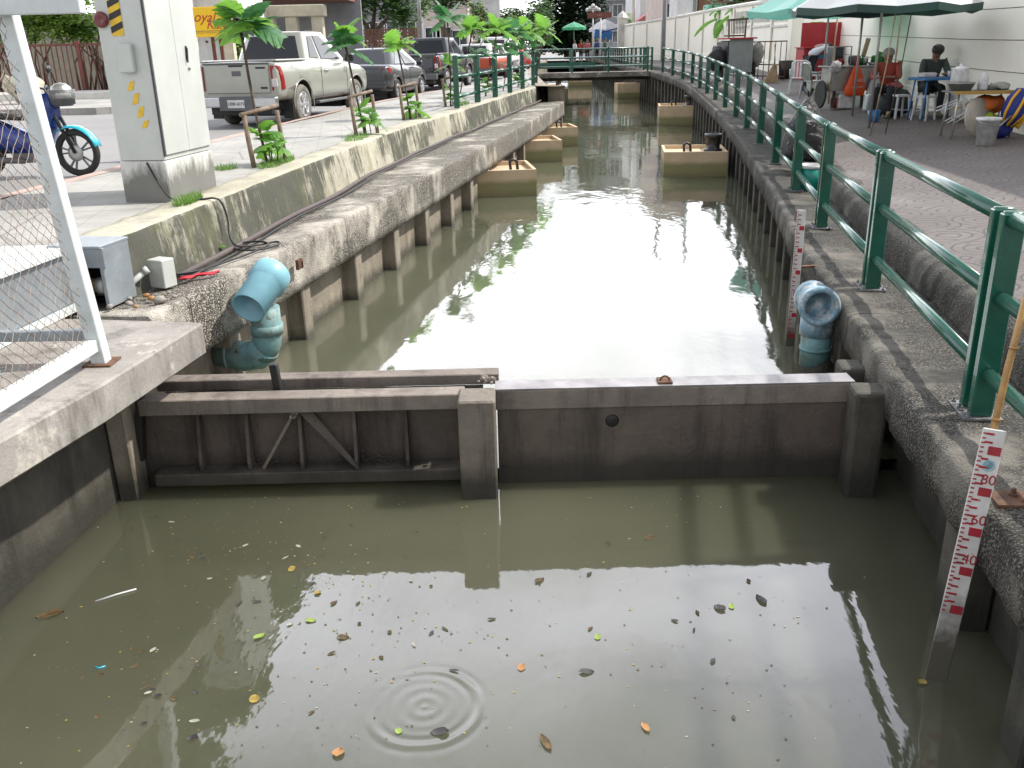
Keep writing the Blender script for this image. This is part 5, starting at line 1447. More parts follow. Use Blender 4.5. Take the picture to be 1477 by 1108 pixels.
drape('cloth_bundle', 'crumpled orange cloth stuffed under the worn board table', 'cloth', (BT.x + .15, BT.y + .35, BT.z + .36), (.26, .2, .14), 'orangecloth', 1)
drape('cloth_bundle', 'crumpled lime green cloth under the worn board table', 'cloth', (BT.x + .12, BT.y + .2, BT.z + .12), (.17, .16, .13), 'lime', 2)
drape('cloth_bundle', 'crumpled blue cloth between the oval board and the white bucket', 'cloth', (BT.x + .2, BT.y + .0, BT.z), (.2, .16, .17), 'deepblue', 3)
c = Vector((BT.x + .34, BT.y - .12, BT.z + .4))
t = thing('folded_umbrella', 'folded royal blue and yellow parasol leaning against the wall above the white bucket', 'parasol', (c.x - .3, c.y - .2, BT.z))
o = t.location
g = MB(o); m = RY(R(20)) @ RX(R(6)); g.lathe((c.x, c.y, c.z + .08), [(0, -.3), (.1, -.26), (.17, -.1), (.18, .1), (.12, .26), (0, .3)], 14, m); g.build('canopy', MAT['deepblue'], t)
g = MB(o)
for k in range(4):
    a = R(-150 + 50 * k); pts = []
    for z_, r_ in ((-.28, .09), (-.1, .175), (.1, .187), (.25, .13)): pts.append(Vector((c.x, c.y, c.z + .08)) + m.to_3x3() @ Vector((r_ * math.cos(a), r_ * math.sin(a), z_)))
    g.tube(pts, .022, 6)
g.tube([Vector((c.x, c.y, c.z + .08)) + m.to_3x3() @ Vector((.17 + .02 * math.cos(a), .0, .27 * math.sin(a))) for a in [R(-80 + 20 * k) for k in range(9)]], .05, 8)
g.build('trim', MAT['gold'], t)
g = MB(o); g.tube([(c.x - .06, c.y - .1, c.z + .0), (c.x - .55, c.y - .25, BT.z + .02)], .014, 8); g.build('shaft', MAT['steel'], t)
BK = at_y(1430, 14.0)
t = thing('bucket', 'dirty white plastic bucket at the foot of the wall', 'bucket', BK)
g = MB(); g.lathe((0, 0, 0), [(.13, 0), (.165, .36), (.18, .36), (.18, .4), (.165, .4), (.155, .36), (.12, .02), (0, .02)], 20); g.build('pail', MAT['pail'], t)
g = MB(); g.tube([(-.18, 0, .37), (-.15, -.12, .33), (0, -.19, .3), (.15, -.12, .33), (.18, 0, .37)], .005, 6); g.build('bail_handle', MAT['steel'], t)

# ------------------------------------------------------------------ food cart
FC = spotR(1238, 156); FC.z = zR(FC.x, FC.y)
t = thing('food_cart', 'steel sided food cart with a bicycle wheel and hanging bags under the grey parasol', 'food cart', FC, R(4))
g = MB(); g.box((0, .3, .62), (1.35, .62, .5)); g.build('cabinet_body', MAT['steel'], t, .01)
g = MB(); g.box((0, .3, .885), (1.5, .74, .03)); g.build('counter', MAT['steel'], t, .006)
for sx_ in (-.55, .1, .6):
    g = MB(); g.box((sx_, .1, .2), (.05, .05, .4)); g.build('leg', MAT['wood'], t)
g = MB(); g.lathe((-.78, .3, .3), [(.24, -.02), (.3, -.02), (.3, .02), (.24, .02), (.24, -.02)], 24, RY(R(90)))
for k in range(8): g.bar((-.78, .3, .3), (-.78, .3 + .25 * math.cos(k * .785), .3 + .25 * math.sin(k * .785)), .012, .012, (1, 0, 0))
g.build('wheel', MAT['tyre'], t)
for sx_ in (-.7, .72):
    g = MB(); g.tube([(sx_, .0, .1), (sx_ + .03, .02, 1.95)], .018, 8); g.build('canopy_pole', MAT['palewood'], t)
g = MB()
for a, b in (((-.62, .1, .9), (-.62, .1, 1.3)), ((-.25, .1, .9), (-.25, .1, 1.3)), ((-.62, .5, .9), (-.62, .5, 1.3)), ((-.25, .5, .9), (-.25, .5, 1.3)), ((-.62, .1, 1.3), (-.25, .1, 1.3)), ((-.62, .5, 1.3), (-.25, .5, 1.3)), ((-.62, .1, 1.3), (-.62, .5, 1.3)), ((-.25, .1, 1.3), (-.25, .5, 1.3))): g.bar(a, b, .02, .02)
g.build('glass_case_frame', MAT['steel'], t)
g = MB(); g.box((-.435, .51, 1.1), (.35, .006, .38)); g.box((-.626, .3, 1.1), (.006, .38, .38)); g.build('glass_case_pane', MAT['window_glass'] if 'window_glass' in MAT else MAT['winglass'], t)
o = FC
def FCp(x, y, z): 
    v = RZ(R(4)) @ Vector((x, y, z)); return Vector(o) + v
for i, (x, y, r, h, m, lab) in enumerate([(-.12, .2, .13, .2, 'greyplast', 'dark cooking pot at the middle of the food cart counter'), (.12, .3, .12, .16, 'steel', 'steel bowl on the food cart counter behind the white bags')]):
    lathe_thing('cooking_pot', lab, 'pot', FCp(x, y, .9), [(r * .8, 0), (r, h * .4), (r, h), (r * .9, h), (r * .85, .02), (0, .02)], m)
c = FCp(.16, .3, 1.05); g = MB(c); g.box(c + Vector((0, 0, .22)), (.1, .04, .4), RY(R(12))); tag(g.build('chopping_board', MAT['palewood'], None, .01), 'wooden chopping board standing upright on the food cart', 'board')
drape('herb_pile', 'heap of green herbs on the right end of the food cart', 'herbs', FCp(.5, .2, .89), (.22, .16, .13), 'food', 5)
drape('red_sauce_tub', 'small red bundle in the glass case of the food cart', 'food', FCp(-.42, .3, .9), (.1, .1, .08), 'redpanel', 6)
def bag(label, p, W, H, D, mat, seed, writing=None, wm=None, double=False):
    t = thing('plastic_bag', label, 'bag', p, R(4))
    g = MB(); rows = []
    for k in range(12):
        u = k / 11; z = -H * u
        w_ = W * (.22 + .78 * min(1, u * 1.35) ** .8) * (1 - .12 * max(0, u - .85) / .15) / 2; d_ = D * (.25 + .75 * math.sin(min(1, u * 1.1) * math.pi * .55)) / 2
        row = []
        for j in range(20):
            a = 2 * math.pi * j / 20; ww = 1 + .08 * noise.noise(Vector((math.cos(a) * 2 + seed, math.sin(a) * 2, u * 3)))
            pinch = 1 - (.35 if double else 0) * abs(math.sin(a)) * math.exp(-(math.cos(a) * 5) ** 2)
            row.append((w_ * math.cos(a) * ww, d_ * math.sin(a) * ww * pinch, z))
        rows.append(row)
    V = g.grid(rows, True, True); g.face(V[-1]); b = g.build('sack', MAT[mat], t)
    g = MB(); g.tube([(-.02, 0, -.01), (-.03, 0, .06), (0, 0, .1), (.03, 0, .06), (.02, 0, -.01)], .012, 6); g.build('tied_handles', MAT[mat], t)
    if writing:
        for s_, sz, z, x in writing: lettering('print', s_, sz, T(x, -D * .51 - .012, z) @ RX(R(90)), MAT[wm], b, .001)
    return t
bag('bright orange plastic carrier bag hanging on the front of the food cart', FCp(-.18, -.12, .9), .46, .62, .22, 'orangebag', 1, [('RUSCOM', .055, -.44, .0), ('NO.2', .09, -.3, .07)], 'whitewash')
bag('white plastic carrier bag with red lettering hanging on the food cart', FCp(.33, -.12, .86), .5, .72, .2, 'whitebag', 2, [('ETNM', .07, -.12, -.04)], 'redpanel', True)
JC = spotR(1254, 162)
t = thing('jerry_can', 'cloudy white plastic jerry can on the ground before the food cart', 'jerry can', JC, R(10))
g = MB(); g.box((0, 0, .19), (.26, .18, .36), RY(R(6))); b = g.build('can', MAT['drum'], t, .05, seg=3)
g = MB(); g.lathe((.04, 0, .36), [(.035, 0), (.035, .04), (0, .04)], 12); g.tube([(-.07, 0, .36), (-.06, 0, .41), (.0, 0, .41), (.01, 0, .37)], .014, 8); g.build('cap_and_handle', MAT['whitewash'], b)
drape('dark_bundle', 'dark tarpaulin heap between the food cart and the seated people', 'tarpaulin', at_y(1290, TB.y + 1.0), (.36, .25, .26), 'shirtgreen', 8)
drape('plastic_tub', 'pale pink wrapped bundle on the dark tarpaulin heap', 'bundle', Vector((at_y(1287, TB.y + 1.0).x, TB.y + 1.0, at_y(1287, TB.y + 1.0).z + .5)), (.17, .12, .09), 'shirtpink', 9)
lathe_thing('red_crate_pail', 'dark red pail under the food cart', 'pail', FCp(-.45, .2, 0), [(.1, 0), (.13, .22), (.12, .22), (.09, .02), (0, .02)], 'redpanel')

# more odds and ends of the stalls
lathe_thing('sauce_bottle', 'small red topped sauce bottle at the left of the food cart counter', 'bottle', FCp(-.15, .02, .9), [(.03, 0), (.03, .12), (.012, .16), (.012, .19), (0, .19)], 'redpanel', 10)
lathe_thing('sauce_bottle', 'small green bottle between the pots on the food cart counter', 'bottle', FCp(.0, .05, .9), [(.03, 0), (.03, .14), (.012, .19), (.012, .22), (0, .22)], 'food', 10)
lathe_thing('steel_tray', 'shallow steel tray at the right end of the food cart counter', 'tray', FCp(.32, .1, .9), [(.12, 0), (.17, .06), (.16, .06), (.11, .01), (0, .01)], 'steel')
bag('small clear plastic bag hanging beside the white lettered one on the food cart', FCp(.6, -.1, .84), .26, .4, .14, 'drum', 5)
drape('cloth_bundle', 'white cloth hung over the left corner of the food cart', 'cloth', FCp(-.62, -.02, .74), (.12, .06, .14), 'whitebag', 15)
c = at_y(1395, TB.y - .2); g = MB(c); g.box(c + Vector((0, 0, .3)), (.34, .03, .62), RX(R(-18)) @ RZ(R(15))); tag(g.build('folded_board', MAT['chairwhite'], None, .01), 'white folded panel leaning beside the yellow stool', 'board')
c = at_y(1404, TB.y - .45); g = MB(c); g.box(c + Vector((0, 0, .26)), (.12, .3, .5), RX(R(-14)) @ RZ(R(-10))); tag(g.build('crate', MAT['gold'], None, .01), 'yellow plastic crate stood on end before the oval board', 'crate')
c = Vector((BT.x + .05, BT.y + .42, BT.z + .72)); lathe_thing('plastic_jug', 'white plastic jug at the back of the worn board table', 'jug', c, [(.07, 0), (.08, .02), (.075, .18), (.05, .22), (.05, .26), (0, .26)], 'pail')
c = Vector((BT.x + .3, BT.y + .4, BT.z + .72)); drape('cloth_bundle', 'grey folded cloth on the right end of the worn board table', 'cloth', c, (.16, .12, .05), 'hatgrey', 16)
c = at_y(1262, TB.y + .3); lathe_thing('paint_pail', 'small blue pail beside the jerry can', 'pail', c, [(.09, 0), (.12, .22), (.11, .22), (.08, .02), (0, .02)], 'bluetable')
c = at_y(1218, FC.y + .1); g = MB(c); g.box(c + Vector((0, 0, .17)), (.36, .3, .32)); tag(g.build('polystyrene_box', MAT['pail'], None, .02), 'white polystyrene box under the middle of the food cart', 'box')

# ------------------------------------------------------------------ parasols over the stalls
def parasol(label, apex, rim_r, drop, sides, mat, valance, vmat, ground, rot=0, ribs=True, pole='steel', tilt=(0, 0), name='parasol'):
    t = thing(name, label, 'parasol', (apex[0], apex[1], ground), rot)
    H = apex[2] - ground
    tl = Matrix.Translation((0, 0, H)) @ RX(tilt[0]) @ RY(tilt[1])
    g = MB(); rows = []
    for r_, dz in ((.04, 0), (rim_r * .5, -drop * .42), (rim_r, -drop)):
        row = []
        for k in range(sides * 2):
            a = math.pi * k / sides; rr = r_ * (1 if k % 2 == 0 else math.cos(math.pi / sides) * .99)
            row.append(tl @ Vector((rr * math.cos(a), rr * math.sin(a), dz - (.03 * r_ if k % 2 else 0))))
        rows.append(row)
    if valance:
        rows.append([p + Vector((0, 0, -valance)) for p in rows[-1]])
    V = g.grid(rows, False, True); g.face(V[0])
    if valance and vmat != mat:
        o = g.build('canopy', [MAT[mat], MAT[vmat]], t)
        for p in o.data.polygons:
            if p.index >= len(o.data.polygons) - 1 - sides * 2 and p.index < len(o.data.polygons) - 1: p.material_index = 1
    else: o = g.build('canopy', MAT[mat], t)
    if ribs:
        g = MB()
        for k in range(sides):
            a = 2 * math.pi * k / sides
            g.bar(tl @ Vector((.03, 0, -.04)), tl @ Vector((rim_r * math.cos(a), rim_r * math.sin(a), -drop - .015)), .012, .014)
            g.bar(tl @ Vector((0, 0, -drop * .9)), tl @ Vector((rim_r * .5 * math.cos(a), rim_r * .5 * math.sin(a), -drop * .45 - .03)), .01, .012)
        g.build('ribs', MAT['bolt'], t)
    g = MB(); g.tube([(0, 0, 0), tl @ Vector((0, 0, .05))], .024, 10); g.build('pole', MAT[pole], t)
    return t
q = aty(1292, 16, 16.6)
parasol('large grey topped parasol with a dark green valance over the food cart', (q.x, 17.2, 3.1), 1.62, .76, 8, 'greycloth', .12, 'dkgreen', zR(q.x, 17.2), R(10))
q = aty(1190, 24, 22.5)
parasol('large teal parasol over the red stall beyond the food cart', (q.x + .25, 23, 3.2), 1.95, .72, 8, 'teal', .12, 'teal', zR(q.x, 23), R(0))
q = aty(1258, 24, 18.9)
parasol('bottle green parasol under the grey one, nearer the wall', (q.x, 19.4, 2.95), 1.2, .55, 8, 'dkgreen', .12, 'dkgreen', zR(q.x, 19.4), R(10))
for px, y_, t0, lab in ((1302, 16.2, 1.95, 'thin bamboo prop left of the seated pair, under the grey parasol'), (1280, 16.0, 2.0, 'pale bamboo prop with a white sleeve beside the jerry can')):
    c = at_y(px - 20, y_); g = MB(c); g.tube([c, c + Vector((.14, 0, 1.1)), c + Vector((.22, .02, t0 + .2))], .01, 7); tag(g.build('bamboo_prop', MAT['palewood'] if px < 1290 else MAT['wood']), lab, 'prop')

# ------------------------------------------------------------------ red stall, white chair, stooping man
RS = spotR(1185, 133); RS.x += .35; RS.y += .6
t = thing('stall_counter', 'dark red counter stall beyond the food cart, under the teal parasol', 'stall', RS, R(4))
g = MB(); g.box((.0, .6, .72), (1.3, .6, .85)); g.build('counter_box', MAT['redpanel'], t, .01)
g = MB(); g.box((.1, .92, 1.35), (1.25, .04, .95)); g.build('back_board', MAT['redpanel'], t)
g = MB(); g.box((0, .55, 1.16), (1.4, .7, .03)); g.build('counter_top', MAT['redpanel'], t)
g = MB(); g.box((.05, .29, .92), (.9, .02, .1)); g.build('blue_strip', MAT['bluetable'], t)
for sx_ in (-.55, .55):
    g = MB(); g.box((sx_, .4, .15), (.05, .05, .32)); g.build('leg', MAT['bluetable'], t)
mm = spotR(1160, 124); mm.z = zR(mm.x, mm.y)
person('man in a white shirt stooping over the red stall', at_y(1163, RS.y + .1), R(-70), standing(1.66, waist=(0, .1, 1.06), chest=(0, .32, 1.2), neck=(0, .46, 1.22), head=(0, .56, 1.2), lsh=(-.19, .36, 1.2), rsh=(.19, .36, 1.2), lel=(-.22, .46, .96), lwr=(-.18, .6, .86), lhd=(-.17, .67, .84), rel=(.22, .46, .96), rwr=(.18, .6, .86), rhd=(.17, .67, .84), face=(0, .4, -1)), 'shirtwhite', 'trouser', None, sleeve=.8)
def garden_chair(label, c, rz, mat='chairwhite'):
    t = thing('plastic_chair', label, 'chair', c, rz)
    g = MB(); g.box((0, 0, .42), (.46, .44, .03)); g.build('seat', MAT[mat], t, .012)
    g = MB()
    for k in range(5): g.box((-.17 + .085 * k, -.22 - .03, .64), (.05, .02, .4), RX(R(8)))
    g.tube([(-.22, -.2, .42), (-.23, -.27, .8), (-.12, -.285, .86), (.12, -.285, .86), (.23, -.27, .8), (.22, -.2, .42)], .022, 8); g.build('backrest', MAT[mat], t)
    for s in (-1, 1):
        g = MB(); g.tube([(s * .24, -.24, .62), (s * .26, .0, .64), (s * .25, .2, .62), (s * .24, .22, .42)], .02, 8); g.build('armrest', MAT[mat], t)
        for yy in (-.22, .2):
            g = MB(); g.bar((s * .26, yy * 1.2, 0), (s * .22, yy, .42), .05, .03, (0, 1, 0)); g.build('leg', MAT[mat], t)
    return t
c = at_y(1150, RS.y - .6); garden_chair('white plastic armchair beside the red stall', c, R(160))
c = at_y(1176, RS.y - .3); stool('white plastic stool between the white armchair and the red stall', c, .3)
c = spotR(1132, 114); lathe_thing('waste_bin', 'black waste bin at the foot of the wall pier', 'bin', c, [(.2, 0), (.26, .6), (.25, .6), (.19, .03), (0, .03)], 'blackplastic')
c = spotR(1173, 142); garden_chair('grey plastic chair half hidden by the food cart wheel', c, R(-80), 'steel')
g = MB((0, 0, 0)); c = Vector((spotR(1185, 118).x + .6, 29.5, 0)); c.z = zR(c.x, c.y)
g = MB(c); g.box(c + Vector((0, .4, 1.2)), (2.4, .04, 1.1)); tag(g.build('awning_screen', MAT['lime']), 'yellow green netting screen hung behind the red stall', 'screen')

# ------------------------------------------------------------------ loaded vendor tricycle, barrier, broom
VT = spotR(1066, 118); VT.z = zR(VT.x, VT.y)
t = thing('vendor_tricycle', 'vendor tricycle with a plain grey sheet metal back panel and a red rim', 'tricycle', VT, R(8))
g = MB(); g.box((0, 0, .85), (.86, .03, 1.1)); g.build('back_panel', MAT['greysheet'], t, .01)
g = MB(); g.box((0, .55, .9), (.92, 1.0, .9)); g.build('cargo_box', MAT['blackplastic'], t, .03)
g = MB(); g.box((.0, .4, 1.42), (1.0, 1.1, .05)); g.build('top_rim', MAT['redpanel'], t)
for sx_ in (-.55, .62):
    g = MB(); g.lathe((sx_, .5, .34), [(.27, -.03), (.34, -.03), (.35, 0), (.34, .03), (.27, .03), (.27, -.03)], 24, RY(R(90)))
    for k in range(10): g.bar((sx_, .5, .34), (sx_, .5 + .28 * math.cos(k * .628), .34 + .28 * math.sin(k * .628)), .008, .008, (1, 0, 0))
    g.build('wheel', MAT['tyre'], t)
g = MB(); g.tube([(-.4, -.02, .25), (-.3, -.3, .2), (.3, -.3, .2), (.4, -.02, .25)], .025, 8); g.build('tow_bar', MAT['bolt'], t)
tp = RZ(R(8))
def VTp(x, y, z): return Vector(VT) + tp @ Vector((x, y, z))
drape('goods_sack', 'bulky black sack tied to the left side of the vendor tricycle', 'sack', VTp(-.72, .4, .35), (.32, .4, .42), 'binbag', 11)
drape('goods_sack', 'grey white sack tied to the right side of the vendor tricycle', 'sack', VTp(.8, .5, .45), (.22, .35, .42), 'hatgrey', 12)
t = thing('wooden_chair', 'dark slatted wooden chair riding on top of the vendor tricycle', 'chair', VTp(-.08, .25, 1.45), R(8))
g = MB()
for k in range(9): g.box((-.22 + .055 * k, -.02 - .0, .33), (.022, .018, .42), RX(R(-6)))
g.bar((-.34, 0.02, .56), (.38, .02, .6), .05, .07); g.build('back_slats', MAT['wood'], t)
for s in (-1, 1):
    g = MB(); g.bar((s * .29, 0, 0), (s * .31, .02, .58), .05, .045, (0, 1, 0)); g.build('back_post', MAT['wood'], t)
g = MB(); g.box((0, .24, .06), (.56, .5, .05)); g.build('seat', MAT['wood'], t)
t = thing('steel_barrier', 'thin rusty steel barrier standing along the wall behind the tricycle', 'barrier', at_y(1105, 33), R(0)); o = t.location
g = MB(o); L0 = at_y(1030, 36.5); L1 = at_y(1128, 32)
for z in (.12, .5, 1.25): g.tube([L0 + Vector((0, 0, z)), L1 + Vector((0, 0, z))], .022, 6)
for k in range(15):
    q = L0.lerp(L1, k / 14); g.tube([q, q + Vector((0, 0, 1.25))], .014, 6)
g.build('frame', MAT['rust'], t)
c = at_y(1110, 31.5); g = MB(c)
g.tube([c + Vector((.1, 0, .45)), c + Vector((.02, 0, 1.2))], .015, 6); g.prism([c + Vector((-.25, 0, 0)), c + Vector((.22, 0, 0)), c + Vector((.16, 0, .55)), c + Vector((.05, 0, .6))], (0, .08, 0)); tag(g.build('broom', MAT['palewood']), 'wide twig broom leaning on the steel barrier', 'broom')

# ------------------------------------------------------------------ bin bag and teal bucket beside the rail
c = Vector((4.72, 13.6, zR(4.72, 13.6) - .03))
c.x = interp(RC, 14.1) + .66; c.y = 14.1
t = thing('bin_bag', 'bulging black bin bag tied at the top, leaning on the green railing', 'bin bag', (c.x, c.y, c.z))
g = MB(); rows = []
for k in range(15):
    u = k / 14; z = .92 * u; r_ = (.27 + .05 * math.sin(u * 5)) * (1 - u ** 4) + .02
    rows.append([(r_ * math.cos(a) * (1 + .2 * noise.noise(Vector((math.cos(a) * 1.6, math.sin(a) * 1.6, u * 4)))), r_ * 1.0 * math.sin(a) * (1 + .2 * noise.noise(Vector((math.cos(a) * 2, math.sin(a) * 2 + 4, u * 5)))), z) for a in [2 * math.pi * j / 28 for j in range(28)]])
V = g.grid(rows, True, True); g.face(V[0][::-1]); g.face(V[-1]); b = g.build('sack', MAT['binbag'], t)
g = MB()
for k in range(7):
    a = k * .9; g.poly([(0, 0, .9), (.03 * math.cos(a), .03 * math.sin(a), .93), (.09 * math.cos(a + .3), .09 * math.sin(a + .3), 1.0 + .03 * (k % 3)), (.06 * math.cos(a + .8), .06 * math.sin(a + .8), .97)])
g.build('knot', MAT['binbag'], b)
c = Vector((interp(RC, 12.5) + .54, 12.5, -.0))
t = thing('bucket', 'teal plastic bucket with a white rim behind the green railing', 'bucket', (c.x, c.y, -.12))
g = MB(); g.lathe((0, 0, 0), [(.13, 0), (.165, .3), (.16, .3), (.125, .02), (0, .02)], 20); g.build('pail', MAT['tealpail'], t)
g = MB(); g.lathe((0, 0, .3), [(.163, -.01), (.178, -.01), (.178, .035), (.16, .035), (.155, -.01)], 20); g.build('rim', MAT['pail'], t)

# ------------------------------------------------------------------ tide staffs
def staff(label, foot, top, width, step, marks, text, pole=None, face=None, first=0.0):
    t = thing('tide_staff', label, 'tide staff', foot)
    f, tp_ = Vector(foot), Vector(top); ax = (tp_ - f); L = ax.length; ax.normalize()
    fc = Vector(face) if face else Vector((0, -1, .1)); n = (fc - ax * fc.dot(ax)).normalized(); x = ax.cross(n).normalized() * -1
    x = n.cross(ax) * -1
    m = Matrix((x, ax, n)).transposed().to_4x4()
    g = MB(); g.box((0, 0, 0), (width, L, .012)); g.xf(T(*(ax * L / 2)) @ m); g.build('board', MAT['staff'], t, .003)
    red = MB(); 
    k = 0; s = first
    while s < L - .05:
        red.mi = 0
        b = MB
        red_start = len(red.bm.verts)
        # wide block, then finer ticks up to the next block
        red.box((width * .16, s + .02, .0075), (width * .55, .038, .003))
        for j in range(1, 5):
            if s + .055 + (j - 1) * step * .2 > L - .01: break
            red.box((-width * .1 - .006, s + .055 + (j - 1) * step * .2, .0075), (width * (.34 if j < 4 else .3), .009, .003), RZ(R(0)))
        for j in range(9):
            if s + .01 + j * step / 9 > L - .01: break
            red.box((-width * .39, s + .01 + j * step / 9, .0075), (width * .16, .006, .003))
        red.bm.verts.ensure_lookup_table()
        for v in red.bm.verts[red_start:]: v.co = m @ v.co
        s += step
    red.build('red_marks', MAT['staffred'], t, weld=False)
    for s_, txt in text:
        lettering('number', txt, .062, m @ T(width * .2, s_, .007), MAT['staffred'], t, .0012)
    return t, m, ax, x, n
foot = Vector((1.875, 3.335, ZLO - .12)); top = Vector((2.045, 3.5, .222))
t, m, ax, xx, n = staff('white tide staff with red marks and numbers on a bamboo pole, leaning on the right coping', foot, top, .092, .185, None, [(.72, '40'), (.905, '60'), (1.09, '80')], first=.46, face=(-.28, -1, .35))
t['label'] = 'white tide staff with red numbers on a bamboo pole, leaning on the near right coping'
g = MB(foot); a0 = foot + ax * 1.1 - n * .022
g.tube([foot + ax * .3 - n * .022, a0, a0 + ax * .45 + Vector((.01, .02, 0)), a0 + ax * 1.0 + Vector((.03, .03, .02))], .015, 9)
for s in (.25, .56, .86): g.tube([a0 + ax * (s - .006) + Vector((.02 * s, .02 * s, 0)), a0 + ax * (s + .006) + Vector((.02 * s, .02 * s, 0))], .0195, 9)
g.build('bamboo_pole', MAT['bamboo'], t)
g = MB(); g.lathe(ax * 1.155 + n * .0075 + xx * .005, [(.026, 0), (.026, .001), (.019, .0012), (.019, 0)], 18, m); g.build('printed_ring', MAT['staffblue'], t)
f2 = at(1139, 499, ZUP); 
t2, *_ = staff('slim white tide staff with red marks standing upright in the water by the right coping', f2 + Vector((0, 0, -.2)), f2 + Vector((.0, .0, 1.26)), .075, .2, None, [], first=.28, face=(-.25, -1, .1))
g = MB(f2 + Vector((0, 0, -.2))); g.bar(f2 + Vector((.03, .02, .74)), f2 + Vector((.32, .08, .74)), .04, .02); g.build('bracket', MAT['rust'], t2)

# ------------------------------------------------------------------ floating litter on the pool
random.seed(21)
def float_leaf(name, label, px, py, L, W, mat, rot, cat='leaf', group=None, curl=.006, lvl=ZLO):
    c = at(px, py, lvl)
    g = MB(); rows = []
    for i in range(6):
        u = i / 5 - .5; w_ = W * (1 - (2 * u) ** 2) ** .6 + .001
        rows.append([(u * L, s * w_ / 2, .004 + W * .12 * abs(s) + W * .1 * math.sin(u * 5)) for s in (-1, 0, 1)])
    g.grid(rows, True); g.xf(T(0, 0, 0) @ RZ(rot))
    o = g.build(name, MAT[mat]); o.location = c; return tag(o, label, cat, group)
sp = [('plastic_scrap', 'bright yellow scrap floating at the edge of the sky reflection', 421, 822, .05, .04, 'debris_yel', 'scrap'), ('leaf', 'yellow leaf floating near the top left of the sky reflection', 458, 856, .045, .035, 'debris_yel', 'leaf'),
      ('leaf', 'yellow green leaf floating left of the sky reflection', 374, 919, .07, .035, 'debris_grn', 'leaf'), ('leaf', 'pale green leaf floating inside the sky reflection at its left', 448, 896, .06, .03, 'debris_grn', 'leaf'),
      ('leaf', 'orange leaf floating in the middle of the pool', 752, 964, .05, .035, 'debris_org', 'leaf'), ('leaf', 'long orange leaf floating at the lower middle of the pool', 931, 1050, .07, .03, 'debris_org', 'leaf'),
      ('leaf', 'brown leaf pointing away, floating at the bottom of the pool', 787, 1072, .11, .035, 'debris_leaf', 'leaf'), ('leaf', 'dark soaked leaf right of the middle of the pool', 846, 970, .07, .04, 'debris_dark', 'leaf'),
      ('leaf', 'tan leaf floating above the ripple ring', 495, 920, .06, .035, 'debris_leaf', 'leaf'), ('leaf', 'yellow leaf floating left of the ripple ring', 367, 1010, .05, .045, 'debris_yel', 'leaf'),
      ('leaf', 'dark leaf floating lower right of the ripple ring', 634, 1057, .08, .045, 'debris_dark', 'leaf'), ('leaf', 'small green leaf floating below the ripple ring', 575, 1056, .035, .03, 'debris_grn', 'leaf'),
      ('leaf', 'yellow leaf floating beside the foot of the near tide staff', 1330, 985, .05, .035, 'debris_yel', 'leaf'), ('leaf', 'brown leaf floating before the plain weir wall', 937, 776, .07, .04, 'debris_leaf', 'leaf'),
      ('leaf', 'dark leaf floating in the right part of the sky reflection', 1098, 866, .1, .04, 'debris_dark', 'leaf'), ('leaf', 'green leaf beside the dark one in the right of the sky reflection', 1055, 876, .045, .03, 'debris_grn', 'leaf'),
      ('leaf', 'pale green leaf in the centre of the sky reflection', 862, 920, .045, .03, 'debris_grn', 'leaf'), ('leaf', 'orange brown clump of leaf floating at the far left', 72, 888, .14, .06, 'debris_leaf', 'leaf'),
      ('leaf', 'dark leaf floating near the bottom left edge', 278, 1066, .05, .04, 'debris_dark', 'leaf'), ('leaf', 'pinkish leaf floating near the bottom edge, left of centre', 488, 1087, .06, .05, 'debris_org', 'leaf'),
      ('leaf', 'grey leaf floating in the upper right of the sky reflection', 1038, 878, .07, .05, 'debris_dark', 'leaf'), ('leaf', 'red brown leaf floating below the pillar', 778, 838, .07, .035, 'debris_leaf', 'leaf')]
for nm, lab, px, py, L, W, mt, ct in sp: float_leaf(nm, lab, px, py, L, W, mt, random.uniform(0, 6.28), ct)
g = MB(); c0 = at(138, 869, ZLO); c1 = at(197, 851, ZLO)
g = MB(c0); g.tube([c0 + Vector((0, 0, .006)), c0.lerp(c1, .5) + Vector((0, .004, .007)), c1 + Vector((0, 0, .006))], .005, 6); tag(g.build('drinking_straw', MAT['whitewash']), 'white drinking straw floating at the left of the pool', 'straw')
c0 = at(137, 963, ZLO); g = MB(c0); g.tube([c0 + Vector((0, 0, .005)), c0 + Vector((.025, -.012, .005)), c0 + Vector((.05, .004, .005))], .004, 6); tag(g.build('straw_piece', MAT['cyanbike']), 'bent bright blue bit of straw floating at the left of the pool', 'straw')
# countable brown bits drifting in rafts
rafts = [(300, 735, 60, 8), (560, 722, 70, 6), (900, 715, 120, 6), (275, 790, 60, 14), (420, 790, 50, 20), (200, 950, 50, 22), (240, 975, 60, 26), (470, 835, 40, 20), (300, 780, 40, 25), (640, 890, 120, 30), (520, 930, 90, 40), (380, 870, 60, 40), (600, 860, 80, 50), (850, 760, 130, 40), (1000, 900, 120, 80), (180, 1000, 90, 30)]
for i in range(90):
    cx, cy, sx_, sy_ = random.choice(rafts)
    px, py = random.gauss(cx, sx_), random.gauss(cy, sy_)
    if not (20 < px < 1260 and 745 < py < 1100): continue
    float_leaf('leaf_scrap', 'small brown scrap of leaf drifting on the pool', px, py, random.uniform(.02, .055), random.uniform(.01, .024), random.choice(['debris_leaf', 'debris_leaf', 'debris_dark', 'debris_dark', 'debris_pale']), random.uniform(0, 6.28), 'leaf', 'brown leaf scraps drifting on the pool')
g = MB((0, 4, ZLO))
